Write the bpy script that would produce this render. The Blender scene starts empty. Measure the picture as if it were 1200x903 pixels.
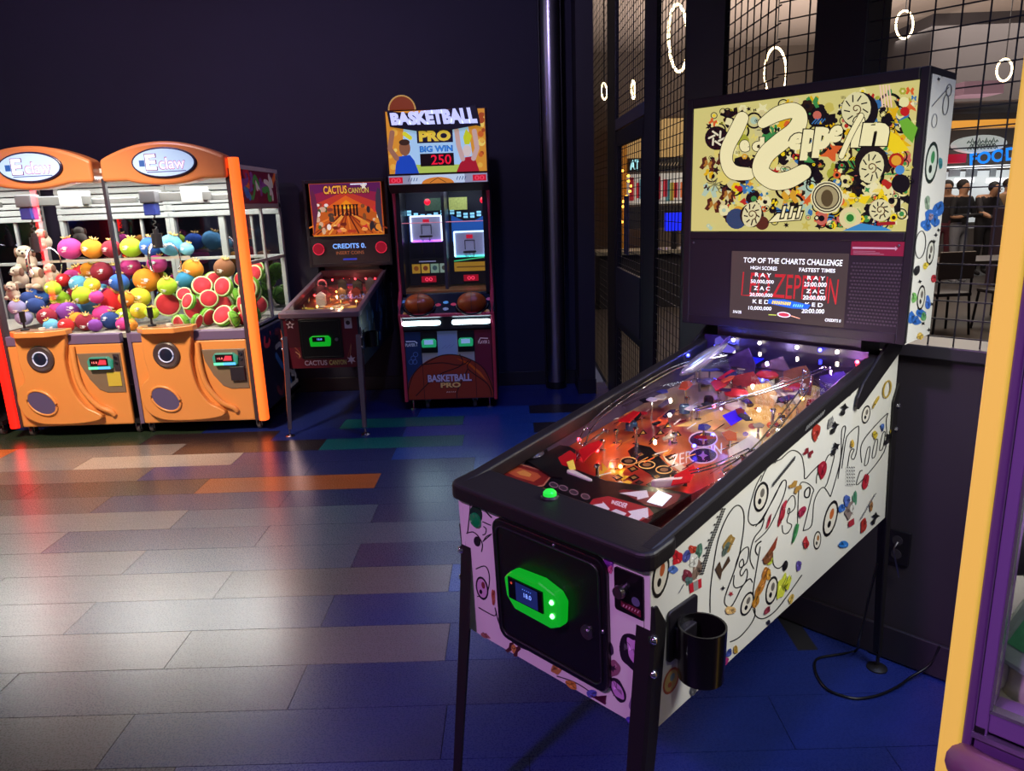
import bpy, bmesh, math, random
from mathutils import Vector, Matrix

# ------------------------------------------------------------------ camera, light, exposure
SC = bpy.context.scene
COL = SC.collection
CAM_POS = Vector((0.0, 0.0, 1.5976))
FW = Vector((-0.00914684, 0.97040363, -0.24131541))
RT = Vector((0.99941879, 0.00094644, -0.03407614))
UP = Vector((0.03283922, 0.24148685, 0.96984828))
FPX = 858.08
cam_data = bpy.data.cameras.new('camera')
cam_data.sensor_width = 36.0
cam_data.lens = FPX / 1200 * 36.0
cam_data.clip_start = 0.05
cam_data.clip_end = 200
cam = bpy.data.objects.new('camera', cam_data)
COL.objects.link(cam)
cam.matrix_world = Matrix(((RT.x, UP.x, -FW.x, CAM_POS.x), (RT.y, UP.y, -FW.y, CAM_POS.y),
                           (RT.z, UP.z, -FW.z, CAM_POS.z), (0, 0, 0, 1)))
SC.camera = cam
SC.view_settings.view_transform = 'Standard'
SC.view_settings.look = 'None'
SC.view_settings.exposure = 0.0
SC.view_settings.gamma = 1.0
SC.view_settings.use_curve_mapping = False

world = bpy.data.worlds.new('world')
SC.world = world
world.use_nodes = True
wb = world.node_tree.nodes['Background']
wb.inputs[0].default_value = (0.35, 0.33, 0.5, 1)
wb.inputs[1].default_value = 0.16


def lamp(name, kind, loc, energy, color, size=0.5, size_y=None, target=None, angle=None, blend=0.6):
    d = bpy.data.lights.new(name, kind)
    d.energy = energy
    d.color = color
    if kind == 'AREA':
        d.size = size
        if size_y:
            d.shape = 'RECTANGLE'
            d.size_y = size_y
    elif kind == 'SPOT':
        d.spot_size = math.radians(angle)
        d.spot_blend = blend
        d.shadow_soft_size = size
    else:
        d.shadow_soft_size = size
    o = bpy.data.objects.new(name, d)
    COL.objects.link(o)
    o.location = loc
    if target is not None:
        o.rotation_euler = (Vector(target) - Vector(loc)).to_track_quat('-Z', 'Y').to_euler()
    return o


# unseen spots at ceiling height, no housings; white, indigo, warm, washes are added fill
lamp('ceiling_spot_purple', 'SPOT', (-1.9, -0.5, 3.3), 330, (0.82, 0.34, 1.0), 0.12, target=(0.1, 1.6, 0.8), angle=44)
lamp('fill_spot_white', 'SPOT', (0.75, -0.4, 3.4), 66, (1.0, 0.97, 0.9), 0.2, target=(0.95, 2.0, 0.9), angle=46)
lamp('ceiling_spot_blue', 'SPOT', (0.3, 4.3, 3.3), 75, (0.10, 0.25, 1.0), 0.15, target=(-0.4, 4.8, 0.0), angle=85)
lamp('fill_spot_indigo', 'SPOT', (1.02, 1.55, 3.4), 100, (0.2, 0.34, 1.0), 0.2, target=(0.95, 1.5, 0.0), angle=70)
lamp('fill_spot_warm', 'SPOT', (-3.0, 2.6, 3.3), 900, (1.0, 0.78, 0.56), 0.25, target=(-2.9, 5.3, 0.75), angle=46)
lamp('fill_wash', 'AREA', (-2.2, 4.2, 3.5), 10, (0.78, 0.66, 1.0), 2.5, target=(-2.2, 4.2, 0))
lamp('wall_fill_spot', 'SPOT', (-3.2, 3.6, 3.5), 90, (0.75, 0.48, 0.9), 0.08, target=(-3.0, 6.44, 2.5), angle=100)
lamp('wall_fill_spot', 'SPOT', (-0.4, 3.6, 3.5), 70, (0.6, 0.5, 1.0), 0.08, target=(-0.4, 6.44, 2.3), angle=90)
# lamps added to light the food hall; the uplights only brighten its ceiling
for _x, _y, _z, _e in ((2.6, 11.3, 1.0, 950), (4.6, 12.6, 0.9, 800), (5.4, 9.4, 0.85, 420), (8.4, 12.4, 1.3, 240)):
    lamp('hall_fill_uplight', 'SPOT', (_x, _y, _z), _e, (1.0, 0.86, 0.76), 0.06, target=(_x, _y, 6), angle=140, blend=0.8)
lamp('hall_light_near', 'AREA', (5.0, 9.0, 4.4), 240, (1.0, 0.86, 0.7), 3.0, target=(5.0, 9.0, 0))
lamp('hall_light_far', 'AREA', (9.0, 14.0, 4.4), 170, (1.0, 0.9, 0.78), 3.0, target=(9.0, 14.0, 0))


# ------------------------------------------------------------------ helpers
def srgb(h):
    h = h.lstrip('#')
    if len(h) == 3:
        h = h[0] * 2 + h[1] * 2 + h[2] * 2
    out = []
    for i in (0, 2, 4):
        c = int(h[i:i + 2], 16) / 255
        out.append(c / 12.92 if c <= 0.04045 else ((c + 0.055) / 1.055) ** 2.4)
    return tuple(out)


_M = {}


def M(name, col=None, rough=0.5, metal=0.0, emit=None, es=0.0, noise=0.0, nscale=20.0, bump=0.0, coat=0.0, stretch=None, spec=0.5):
    """procedural principled material: colour, light noise variation, optional bump"""
    if name in _M:
        return _M[name]
    m = bpy.data.materials.new(name)
    m.use_nodes = True
    nt = m.node_tree
    b = nt.nodes['Principled BSDF']
    c = srgb(col) if isinstance(col, str) else col
    b.inputs['Base Color'].default_value = (*c, 1)
    b.inputs['Roughness'].default_value = rough
    b.inputs['Metallic'].default_value = metal
    b.inputs['Specular IOR Level'].default_value = spec
    if coat:
        b.inputs['Coat Weight'].default_value = coat
        b.inputs['Coat Roughness'].default_value = 0.08
    if emit is not None:
        e = srgb(emit) if isinstance(emit, str) else emit
        b.inputs['Emission Color'].default_value = (*e, 1)
        b.inputs['Emission Strength'].default_value = es
    if noise or bump:
        tc = nt.nodes.new('ShaderNodeTexCoord')
        mp = nt.nodes.new('ShaderNodeMapping')
        if stretch:
            mp.inputs['Scale'].default_value = stretch
        nt.links.new(tc.outputs['Object'], mp.inputs[0])
        nz = nt.nodes.new('ShaderNodeTexNoise')
        nz.inputs['Scale'].default_value = nscale
        nz.inputs['Detail'].default_value = 5
        nt.links.new(mp.outputs[0], nz.inputs['Vector'])
        if noise:
            mx = nt.nodes.new('ShaderNodeMix')
            mx.data_type = 'RGBA'
            mx.inputs[6].default_value = (*[v * (1 - noise) for v in c], 1)
            mx.inputs[7].default_value = (*[min(1, v * (1 + noise)) for v in c], 1)
            nt.links.new(nz.outputs['Fac'], mx.inputs[0])
            nt.links.new(mx.outputs[2], b.inputs['Base Color'])
        if bump:
            bp = nt.nodes.new('ShaderNodeBump')
            bp.inputs['Strength'].default_value = bump
            bp.inputs['Distance'].default_value = 0.004
            nt.links.new(nz.outputs['Fac'], bp.inputs['Height'])
            nt.links.new(bp.outputs[0], b.inputs['Normal'])
    _M[name] = m
    return m


def Mprint(name, es=0.0, rough=0.45, diff=1.0):
    """flat print: colour comes from the face-corner colour of the printed shapes; es>0 for backlit print"""
    if name in _M:
        return _M[name]
    m = bpy.data.materials.new(name)
    m.use_nodes = True
    nt = m.node_tree
    b = nt.nodes['Principled BSDF']
    a = nt.nodes.new('ShaderNodeVertexColor')
    a.layer_name = 'ink'
    if diff < 1:
        dm = nt.nodes.new('ShaderNodeMix')
        dm.data_type = 'RGBA'
        dm.inputs[0].default_value = diff
        dm.inputs[6].default_value = (0, 0, 0, 1)
        nt.links.new(a.outputs['Color'], dm.inputs[7])
        nt.links.new(dm.outputs[2], b.inputs['Base Color'])
    else:
        nt.links.new(a.outputs['Color'], b.inputs['Base Color'])
    b.inputs['Roughness'].default_value = rough
    if es:
        nt.links.new(a.outputs['Color'], b.inputs['Emission Color'])
        b.inputs['Emission Strength'].default_value = es
    _M[name] = m
    return m


def Mglass(name, tint=(1, 1, 1), refl=0.06, rough=0.02):
    """thin clear pane: mostly see-through with a Fresnel sheen"""
    if name in _M:
        return _M[name]
    m = bpy.data.materials.new(name)
    m.use_nodes = True
    nt = m.node_tree
    nt.nodes.clear()
    out = nt.nodes.new('ShaderNodeOutputMaterial')
    mix = nt.nodes.new('ShaderNodeMixShader')
    tr = nt.nodes.new('ShaderNodeBsdfTransparent')
    tr.inputs[0].default_value = (*tint, 1)
    gl = nt.nodes.new('ShaderNodeBsdfGlossy')
    gl.inputs['Roughness'].default_value = rough
    # Schlick sheen from the facing angle (the same on both faces of the thin pane)
    lw = nt.nodes.new('ShaderNodeLayerWeight')
    lw.inputs[0].default_value = 0.5
    pw = nt.nodes.new('ShaderNodeMath')
    pw.operation = 'POWER'
    pw.inputs[1].default_value = 5
    nt.links.new(lw.outputs['Facing'], pw.inputs[0])
    mu = nt.nodes.new('ShaderNodeMath')
    mu.operation = 'MULTIPLY_ADD'
    mu.inputs[1].default_value = 0.75
    mu.inputs[2].default_value = refl * 0.6
    nt.links.new(pw.outputs[0], mu.inputs[0])
    nt.links.new(mu.outputs[0], mix.inputs[0])
    nt.links.new(tr.outputs[0], mix.inputs[1])
    nt.links.new(gl.outputs[0], mix.inputs[2])
    nt.links.new(mix.outputs[0], out.inputs[0])
    _M[name] = m
    return m


class MB:
    def __init__(s):
        s.v, s.f = [], []

    def add(s, vs, fs):
        o = len(s.v)
        s.v += [tuple(v) for v in vs]
        s.f += [tuple(i + o for i in f) for f in fs]
        return s

    def box(s, x0, x1, y0, y1, z0, z1, mat=None):
        vs = [Vector((x, y, z)) for z in (z0, z1) for y in (y0, y1) for x in (x0, x1)]
        if mat is not None:
            vs = [mat @ v for v in vs]
        return s.add(vs, [(0, 2, 3, 1), (4, 5, 7, 6), (0, 1, 5, 4), (2, 6, 7, 3), (0, 4, 6, 2), (1, 3, 7, 5)])

    def hexa(s, b, t):
        """bottom 4 and top 4 corners, both counter-clockwise seen from above"""
        return s.add(list(b) + list(t), [(3, 2, 1, 0), (4, 5, 6, 7), (0, 1, 5, 4), (1, 2, 6, 5), (2, 3, 7, 6), (3, 0, 4, 7)])

    def prism(s, poly, fn, d0, d1):
        n = len(poly)
        a = [fn(p[0], p[1], d0) for p in poly]
        b = [fn(p[0], p[1], d1) for p in poly]
        return s.add(a + b, [tuple(range(n))[::-1], tuple(range(n, 2 * n))] + [(i, (i + 1) % n, n + (i + 1) % n, n + i) for i in range(n)])

    def cyl(s, p0, p1, r0, r1=None, n=16, caps=True):
        p0, p1 = Vector(p0), Vector(p1)
        r1 = r0 if r1 is None else r1
        q = (p1 - p0).to_track_quat('Z', 'Y')
        vs = []
        for p, r in ((p0, r0), (p1, r1)):
            vs += [p + q @ Vector((r * math.cos(2 * math.pi * i / n), r * math.sin(2 * math.pi * i / n), 0)) for i in range(n)]
        fs = [(i, (i + 1) % n, n + (i + 1) % n, n + i) for i in range(n)]
        if caps:
            fs += [tuple(range(n))[::-1], tuple(range(n, 2 * n))]
        return s.add(vs, fs)

    def lathe(s, prof, c=(0, 0, 0), n=20, q=None):
        c = Vector(c)
        vs = []
        for r, z in prof:
            for i in range(n):
                p = Vector((r * math.cos(2 * math.pi * i / n), r * math.sin(2 * math.pi * i / n), z))
                vs.append(c + (q @ p if q else p))
        fs = []
        for k in range(len(prof) - 1):
            fs += [(k * n + i, k * n + (i + 1) % n, (k + 1) * n + (i + 1) % n, (k + 1) * n + i) for i in range(n)]
        fs += [tuple(range(n))[::-1], tuple(range((len(prof) - 1) * n, len(prof) * n))]
        return s.add(vs, fs)

    def tube(s, pts, r, n=6, closed=False):
        pts = [Vector(p) for p in pts]
        m = len(pts)
        up = Vector((0, 0, 1))
        vs, fs = [], []
        for i, p in enumerate(pts):
            if closed:
                d = pts[(i + 1) % m] - pts[i - 1]
            else:
                d = pts[min(i + 1, m - 1)] - pts[max(i - 1, 0)]
            d.normalize()
            a = up.cross(d)
            if a.length < 1e-3:
                a = Vector((1, 0, 0)).cross(d)
            a.normalize()
            b = d.cross(a)
            rr = r[i] if isinstance(r, (list, tuple)) else r
            vs += [p + a * (rr * math.cos(2 * math.pi * k / n)) + b * (rr * math.sin(2 * math.pi * k / n)) for k in range(n)]
        for i in range(m if closed else m - 1):
            j = (i + 1) % m
            fs += [(i * n + k, i * n + (k + 1) % n, j * n + (k + 1) % n, j * n + k) for k in range(n)]
        if not closed:
            fs += [tuple(range(n))[::-1], tuple(range((m - 1) * n, m * n))]
        return s.add(vs, fs)

    def ball(s, c, r, nu=14, nv=9, mat=None, shape=None):
        c = Vector(c)
        rx, ry, rz = (r, r, r) if isinstance(r, (int, float)) else r
        vs = []
        for j in range(1, nv):
            t = math.pi * j / nv
            for i in range(nu):
                a = 2 * math.pi * i / nu
                p = Vector((rx * math.sin(t) * math.cos(a), ry * math.sin(t) * math.sin(a), rz * math.cos(t)))
                if shape:
                    p = shape(p)
                vs.append(c + (mat @ p if mat else p))
        tp, bt = Vector((0, 0, rz)), Vector((0, 0, -rz))
        if shape:
            tp, bt = shape(tp), shape(bt)
        vs += [c + (mat @ tp if mat else tp), c + (mat @ bt if mat else bt)]
        fs = []
        for j in range(nv - 2):
            fs += [(j * nu + i, (j + 1) * nu + i, (j + 1) * nu + (i + 1) % nu, j * nu + (i + 1) % nu) for i in range(nu)]
        T, B = len(vs) - 2, len(vs) - 1
        fs += [(T, i, (i + 1) % nu) for i in range(nu)]
        fs += [(B, (nv - 2) * nu + (i + 1) % nu, (nv - 2) * nu + i) for i in range(nu)]
        return s.add(vs, fs)


def link(name, me, parent=None, mat=None):
    o = bpy.data.objects.new(name, me)
    COL.objects.link(o)
    if parent is not None:
        o.parent = parent
    if mat is not None:
        me.materials.append(mat)
    return o


def mk(name, mb, mat, parent=None, smooth=0, bevel=0.0, label=None, segs=2):
    me = bpy.data.meshes.new(name)
    me.from_pydata(mb.v, [], mb.f)
    me.update()
    bm = bmesh.new()
    bm.from_mesh(me)
    bmesh.ops.recalc_face_normals(bm, faces=bm.faces)
    bm.to_mesh(me)
    bm.free()
    if smooth:
        me.shade_smooth()
        me.set_sharp_from_angle(angle=math.radians(smooth))
    o = link(name, me, parent, mat)
    if bevel:
        b = o.modifiers.new('edge', 'BEVEL')
        b.width = bevel
        b.segments = segs
        b.limit_method = 'ANGLE'
        b.angle_limit = math.radians(35)
    if label:
        o['label'] = label
    return o


def thing(name, label, cat, loc=(0, 0, 0), rz=0.0, group=None):
    o = bpy.data.objects.new(name, None)
    o.empty_display_size = 0.1
    COL.objects.link(o)
    o.location = loc
    o.rotation_euler = (0, 0, rz)
    return tag(o, label, cat, group)


def tag(o, label, cat, group=None):
    o['label'] = label
    o['category'] = cat
    if group:
        o['group'] = group
    return o


def struct(o, label=None):
    o['kind'] = 'structure'
    if label:
        o['label'] = label
    return o


def stuff(o):
    o['kind'] = 'stuff'
    return o


def copy_tree(o, parent=None):
    c = o.copy()
    COL.objects.link(c)
    c.parent = parent
    for ch in list(o.children):
        copy_tree(ch, c)
    return c


def frame_of(o):
    return Matrix.Translation(o.location) @ o.rotation_euler.to_matrix().to_4x4()


def pix(u, v, P, n, fr=None):
    """point of the plane (P, n), given in the thing's own frame, seen at photo pixel u, v"""
    d = FW + RT * ((u - 600) / FPX) + UP * ((451.5 - v) / FPX)
    o = CAM_POS.copy()
    if fr is not None:
        inv = fr.inverted()
        o = inv @ o
        d = inv.to_3x3() @ d
    P, n = Vector(P), Vector(n)
    return o + d * (((P - o).dot(n)) / d.dot(n))


def spline(pts, k=6, closed=False):
    n = len(pts)
    out = []
    rng = n if closed else n - 1
    for i in range(rng):
        g = lambda j: Vector(pts[j % n]) if closed else Vector(pts[max(0, min(n - 1, j))])
        p0, p1, p2, p3 = g(i - 1), g(i), g(i + 1), g(i + 2)
        for s in range(k):
            t = s / k
            out.append(0.5 * ((2 * p1) + (p2 - p0) * t + (2 * p0 - 5 * p1 + 4 * p2 - p3) * t * t + (3 * p1 - p0 - 3 * p2 + p3) * t ** 3))
    if not closed:
        out.append(Vector(pts[-1]))
    return out


_glyph = {}


def glyphs(txt, bold):
    """flat outline of a word, normalised to a 0..1 box: verts, faces, aspect"""
    key = (txt, bold)
    if key not in _glyph:
        cu = bpy.data.curves.new('word', 'FONT')
        cu.body = txt
        cu.offset = bold
        cu.resolution_u = 3
        ob = bpy.data.objects.new('word', cu)
        COL.objects.link(ob)
        dg = bpy.context.evaluated_depsgraph_get()
        me = ob.evaluated_get(dg).to_mesh()
        vs = [(v.co.x, v.co.y) for v in me.vertices]
        fs = [tuple(p.vertices) for p in me.polygons]
        x0, x1 = min(a for a, _ in vs), max(a for a, _ in vs)
        y0, y1 = min(b for _, b in vs), max(b for _, b in vs)
        vs = [((a - x0) / (x1 - x0), (b - y0) / (y1 - y0)) for a, b in vs]
        asp = (x1 - x0) / (y1 - y0)
        bpy.data.objects.remove(ob)
        _glyph[key] = (vs, fs, asp)
    return _glyph[key]


class Ink:
    """flat print laid on a surface; fn(a, b) gives the surface point, nrm its outward normal"""

    def __init__(s, fn, nrm, base=0.0004, step=0.000008):
        s.fn, s.n, s.base, s.step = fn, Vector(nrm).normalized(), base, step
        s.v, s.f, s.c, s.layer = [], [], [], 0

    def raw(s, pts, faces, col):
        c = srgb(col) if isinstance(col, str) else col
        o = len(s.v)
        off = s.n * (s.base + s.layer * s.step)
        s.layer += 1
        s.v += [tuple(Vector(s.fn(p[0], p[1])) + off) for p in pts]
        for f in faces:
            s.f.append(tuple(i + o for i in f))
            s.c.append(c)

    def poly(s, pts, col):
        s.raw(pts, [tuple(range(len(pts)))], col)

    def disc(s, x, y, r, col, ry=None, rot=0.0, n=18):
        ry = r if ry is None else ry
        ca, sa = math.cos(rot), math.sin(rot)
        s.poly([(x + r * math.cos(t) * ca - ry * math.sin(t) * sa, y + r * math.cos(t) * sa + ry * math.sin(t) * ca)
                for t in [2 * math.pi * i / n for i in range(n)]], col)

    def ring(s, x, y, r, w, col, ry=None, rot=0.0, n=22):
        ry = r if ry is None else ry
        pts = []
        ca, sa = math.cos(rot), math.sin(rot)
        for t in [2 * math.pi * i / n for i in range(n)]:
            pts.append((x + r * math.cos(t) * ca - ry * math.sin(t) * sa, y + r * math.cos(t) * sa + ry * math.sin(t) * ca))
        s.stroke(pts, w, col, closed=True)

    def star(s, x, y, r, col, k=5, inner=0.42, rot=0.0):
        s.poly([(x + (r if i % 2 == 0 else r * inner) * math.sin(math.pi * i / k + rot),
                 y + (r if i % 2 == 0 else r * inner) * math.cos(math.pi * i / k + rot)) for i in range(2 * k)], col)

    def stroke(s, pts, w, col, closed=False, caps=True):
        pts = [Vector((p[0], p[1])) for p in pts]
        n = len(pts)
        vs, fs = [], []
        for i, p in enumerate(pts):
            a = pts[(i - 1) % n] if closed else pts[max(i - 1, 0)]
            b = pts[(i + 1) % n] if closed else pts[min(i + 1, n - 1)]
            d = (b - a)
            if d.length < 1e-9:
                d = Vector((1, 0))
            d.normalize()
            ww = (w[i] if isinstance(w, (list, tuple)) else w) / 2
            q = Vector((-d.y, d.x)) * ww
            vs += [p + q, p - q]
        m = n if closed else n - 1
        for i in range(m):
            j = (i + 1) % n
            fs.append((2 * i, 2 * i + 1, 2 * j + 1, 2 * j))
        s.raw(vs, fs, col)
        if caps and not closed:
            for i in (0, n - 1):
                ww = (w[i] if isinstance(w, (list, tuple)) else w) / 2
                if ww > 0.9 or ww > 0.004 and ww < 0.2:
                    s.disc(pts[i].x, pts[i].y, ww, col, n=14)

    def text(s, txt, quad, col, bold=0.02):
        """quad: lower-left, lower-right, upper-right, upper-left"""
        vs, fs, _ = glyphs(txt, bold)
        q = [Vector((a[0], a[1])) for a in quad]
        pts = []
        for a, b in vs:
            pts.append((q[0] * (1 - a) + q[1] * a) * (1 - b) + (q[3] * (1 - a) + q[2] * a) * b)
        s.raw(pts, fs, col)

    def textbox(s, txt, x0, x1, y0, y1, col, bold=0.02):
        s.text(txt, [(x0, y0), (x1, y0), (x1, y1), (x0, y1)], col, bold)

    def butterfly(s, x, y, r, col, rot=0.0):
        for sg in (-1, 1):
            pts = [(0, 0), (.5, .9), (1, .75), (.75, .1), (.95, -.5), (.5, -.9), (.05, -.15)]
            s.poly([(x + r * (sg * a * math.cos(rot) - b * math.sin(rot)), y + r * (sg * a * math.sin(rot) + b * math.cos(rot))) for a, b in pts], col)

    def flower(s, x, y, r, col, mid, k=6):
        for i in range(k):
            t = 2 * math.pi * i / k
            s.disc(x + r * .55 * math.cos(t), y + r * .55 * math.sin(t), r * .42, col, n=10)
        s.disc(x, y, r * .35, mid, n=10)

    def build(s, name, mat, parent, label=None):
        me = bpy.data.meshes.new(name)
        me.from_pydata(s.v, [], s.f)
        a = me.color_attributes.new('ink', 'FLOAT_COLOR', 'CORNER')
        for p in me.polygons:
            c = s.c[p.index]
            for li in p.loop_indices:
                a.data[li].color = (*c, 1)
        me.update()
        # face every print outwards
        bm = bmesh.new()
        bm.from_mesh(me)
        for f in bm.faces:
            f.normal_update()
            if f.normal.dot(s.n) < 0:
                f.normal_flip()
        bm.to_mesh(me)
        bm.free()
        o = link(name, me, parent, mat)
        o['kind'] = 'stuff'
        if label:
            o['label'] = label
        return o


def rrect(x0, x1, y0, y1, r, k=5):
    out = []
    for cx, cy, a in ((x1 - r, y1 - r, 0), (x0 + r, y1 - r, 90), (x0 + r, y0 + r, 180), (x1 - r, y0 + r, 270)):
        for i in range(k + 1):
            t = math.radians(a + 90 * i / k)
            out.append((cx + r * math.cos(t), cy + r * math.sin(t)))
    return out


XZ = lambda a, b, d: Vector((a, d, b))      # polygon in x-z, extruded along y
YZ = lambda a, b, d: Vector((d, a, b))      # polygon in y-z, extruded along x
XY = lambda a, b, d: Vector((a, b, d))      # polygon in x-y, extruded along z

BLACK = M('black_satin', '#17141a', 0.42, noise=0.15, nscale=60)
BLACKM = M('black_powdercoat', '#131012', 0.5, noise=0.2, nscale=200, bump=0.1)
CHROME = M('chrome', '#d8d8dc', 0.12, 1.0)
STEEL = M('brushed_steel', '#9a9aa2', 0.3, 1.0, noise=0.15, nscale=30)
WHITEP = M('white_plastic', '#e4e6e4', 0.4, noise=0.05)
GLASS = Mglass('clear_pane', (0.97, 0.98, 0.98), 0.05)

# ------------------------------------------------------------------ the hall: floor of vinyl planks
ROW0, ROWH, GX = 2.09, 0.2435, 0.5275
mb = MB().box(-5.2, 1.05, -1.8, 6.46, -0.06, -0.004)
floor = struct(mk('floor', mb, M('floor_joint', '#15141b', 0.7)), 'dark vinyl plank floor of the arcade')
PLK = {}


def plank_mat(col):
    if col not in PLK:
        m = M('plank_' + col, '#' + col, 0.34, noise=0.22, nscale=9, bump=0.10, stretch=(0.6, 5, 1), spec=1.0, coat=.65)
        m.node_tree.nodes['Principled BSDF'].inputs['Coat Roughness'].default_value = 0.30
        nt = m.node_tree
        b = nt.nodes['Principled BSDF']
        tc = [n for n in nt.nodes if n.type == 'TEX_COORD'][0]
        n2 = nt.nodes.new('ShaderNodeTexNoise')
        n2.inputs['Scale'].default_value = 160
        nt.links.new(tc.outputs['Object'], n2.inputs['Vector'])
        mr = nt.nodes.new('ShaderNodeMapRange')
        mr.inputs[3].default_value = 0.20
        mr.inputs[4].default_value = 0.36
        nt.links.new(n2.outputs['Fac'], mr.inputs[0])
        nt.links.new(mr.outputs[0], b.inputs['Roughness'])
        PLK[col] = m
    return PLK[col]


NAVY, BLUE, DEEP, GREY, TAN, TAUPE, PURP, TEAL, ORNG, BRWN, SLATE = ('252b63', '1f46a0', '1b2a70', '6f6b69', '9a9086', '5d4f4c', '4a3f5c', '14706c', 'c2602a', '2d2124', '56637a')  # blues and pale tans also hold blue lamp light and cabinet reflections
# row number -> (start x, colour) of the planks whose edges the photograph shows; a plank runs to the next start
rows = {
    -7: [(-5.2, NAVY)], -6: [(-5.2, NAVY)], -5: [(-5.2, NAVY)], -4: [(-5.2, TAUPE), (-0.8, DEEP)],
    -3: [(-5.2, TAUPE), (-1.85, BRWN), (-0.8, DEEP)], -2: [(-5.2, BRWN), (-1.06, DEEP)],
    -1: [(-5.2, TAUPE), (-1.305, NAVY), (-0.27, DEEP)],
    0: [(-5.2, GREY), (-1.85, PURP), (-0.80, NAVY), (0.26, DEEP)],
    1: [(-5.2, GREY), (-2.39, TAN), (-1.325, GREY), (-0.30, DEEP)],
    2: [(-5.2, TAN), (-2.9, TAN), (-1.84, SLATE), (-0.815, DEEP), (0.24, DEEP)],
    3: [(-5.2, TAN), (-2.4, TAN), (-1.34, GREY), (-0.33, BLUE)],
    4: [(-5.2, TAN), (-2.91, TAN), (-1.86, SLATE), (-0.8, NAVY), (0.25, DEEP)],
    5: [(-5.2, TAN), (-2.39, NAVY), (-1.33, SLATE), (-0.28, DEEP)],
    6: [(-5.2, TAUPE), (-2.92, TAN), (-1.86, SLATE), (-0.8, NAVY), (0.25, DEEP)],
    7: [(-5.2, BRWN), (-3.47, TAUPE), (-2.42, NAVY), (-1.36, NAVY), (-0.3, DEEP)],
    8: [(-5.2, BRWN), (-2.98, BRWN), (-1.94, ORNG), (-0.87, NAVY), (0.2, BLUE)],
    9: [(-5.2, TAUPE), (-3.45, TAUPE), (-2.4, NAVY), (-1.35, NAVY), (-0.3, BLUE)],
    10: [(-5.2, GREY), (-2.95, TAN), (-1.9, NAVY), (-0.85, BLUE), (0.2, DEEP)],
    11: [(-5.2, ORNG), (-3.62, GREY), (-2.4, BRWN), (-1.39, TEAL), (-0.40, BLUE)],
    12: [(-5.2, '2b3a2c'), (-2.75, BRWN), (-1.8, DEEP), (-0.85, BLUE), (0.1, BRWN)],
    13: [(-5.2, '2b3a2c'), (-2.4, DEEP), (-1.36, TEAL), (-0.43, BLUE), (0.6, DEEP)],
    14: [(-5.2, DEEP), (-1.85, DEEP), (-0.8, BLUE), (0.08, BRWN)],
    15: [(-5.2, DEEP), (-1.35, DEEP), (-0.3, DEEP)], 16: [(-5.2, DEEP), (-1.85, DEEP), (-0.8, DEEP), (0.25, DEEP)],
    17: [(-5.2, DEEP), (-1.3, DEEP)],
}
pmesh = {}
random.seed(4)


def wall_x_at(y):
    """x of the hall's angled side (wall with wire screens) at depth y"""
    return 0.905 - 0.033 * (y - 2.65) if y > 2.65 else 0.905 + 0.982 * (2.65 - y)


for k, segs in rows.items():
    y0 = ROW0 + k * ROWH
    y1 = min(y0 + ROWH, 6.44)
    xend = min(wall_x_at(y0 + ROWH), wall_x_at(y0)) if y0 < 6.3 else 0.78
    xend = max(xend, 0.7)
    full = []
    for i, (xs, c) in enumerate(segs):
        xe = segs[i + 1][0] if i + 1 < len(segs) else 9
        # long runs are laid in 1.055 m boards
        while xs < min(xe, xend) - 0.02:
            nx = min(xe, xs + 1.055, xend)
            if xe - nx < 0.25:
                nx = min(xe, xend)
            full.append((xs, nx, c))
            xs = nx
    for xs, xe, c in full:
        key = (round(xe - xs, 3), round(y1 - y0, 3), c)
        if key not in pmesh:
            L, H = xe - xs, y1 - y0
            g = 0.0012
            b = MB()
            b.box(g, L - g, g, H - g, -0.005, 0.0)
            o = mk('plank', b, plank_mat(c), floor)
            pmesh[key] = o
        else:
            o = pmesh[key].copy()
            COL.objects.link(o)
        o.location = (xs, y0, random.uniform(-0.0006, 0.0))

# floor strip under the angled corner, beyond the last full boards
mb = MB().prism([(0.7, 3.0), (0.7, -1.8), (4.6, -1.8), (4.6, -1.0), (0.93, 2.62)], XY, -0.05, -0.006)
struct(mk('floor_corner', mb, plank_mat(DEEP)), 'blue vinyl floor beside the angled wall, blue light in its colour')

# ------------------------------------------------------------------ walls
WALLD = M('wall_dark', '#262236', 0.75, noise=0.12, nscale=5, bump=0.12)
WALLB = M('wall_black', '#27222b', 0.6, noise=0.12, nscale=6, bump=0.08)
BASE = M('baseboard_paint', '#221d27', 0.45, noise=0.1)
YB = 6.44
mb = MB().box(-6.0, 0.52, YB, YB + 0.15, 0, 3.6)
struct(mk('wall_back', mb, WALLD), 'dark painted wall behind the games')
mb = MB().box(-6.0, 0.52, YB - 0.014, YB, 0, 0.125)
struct(mk('baseboard_back', mb, BASE, bevel=0.004), 'dark baseboard along the back wall')
# box column in the corner
mb = MB().box(0.52, 0.655, 6.06, 7.2, 0, 3.6)
struct(mk('wall_corner_column', mb, WALLB), 'dark boxed column in the corner')
mb = MB().box(0.508, 0.52, 6.05, 6.43, 0, 0.125).box(0.508, 0.66, 6.046, 6.06, 0, 0.125)
struct(mk('baseboard_column', mb, BASE), 'baseboard wrapped round the corner column')
mb = MB().box(-6.0, 0.9, -2.0, 7.2, 3.6, 3.7).box(0.9, 2.9, -2.0, 1.0, 3.6, 3.7)
struct(mk('ceiling', mb, M('ceiling_dark', '#17151d', 0.8)), 'dark ceiling of the arcade')
mb = MB().box(-6.1, -6.0, -2.0, 7.2, 0, 3.6)
struct(mk('wall_left', mb, WALLD), 'dark side wall of the arcade')

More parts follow.
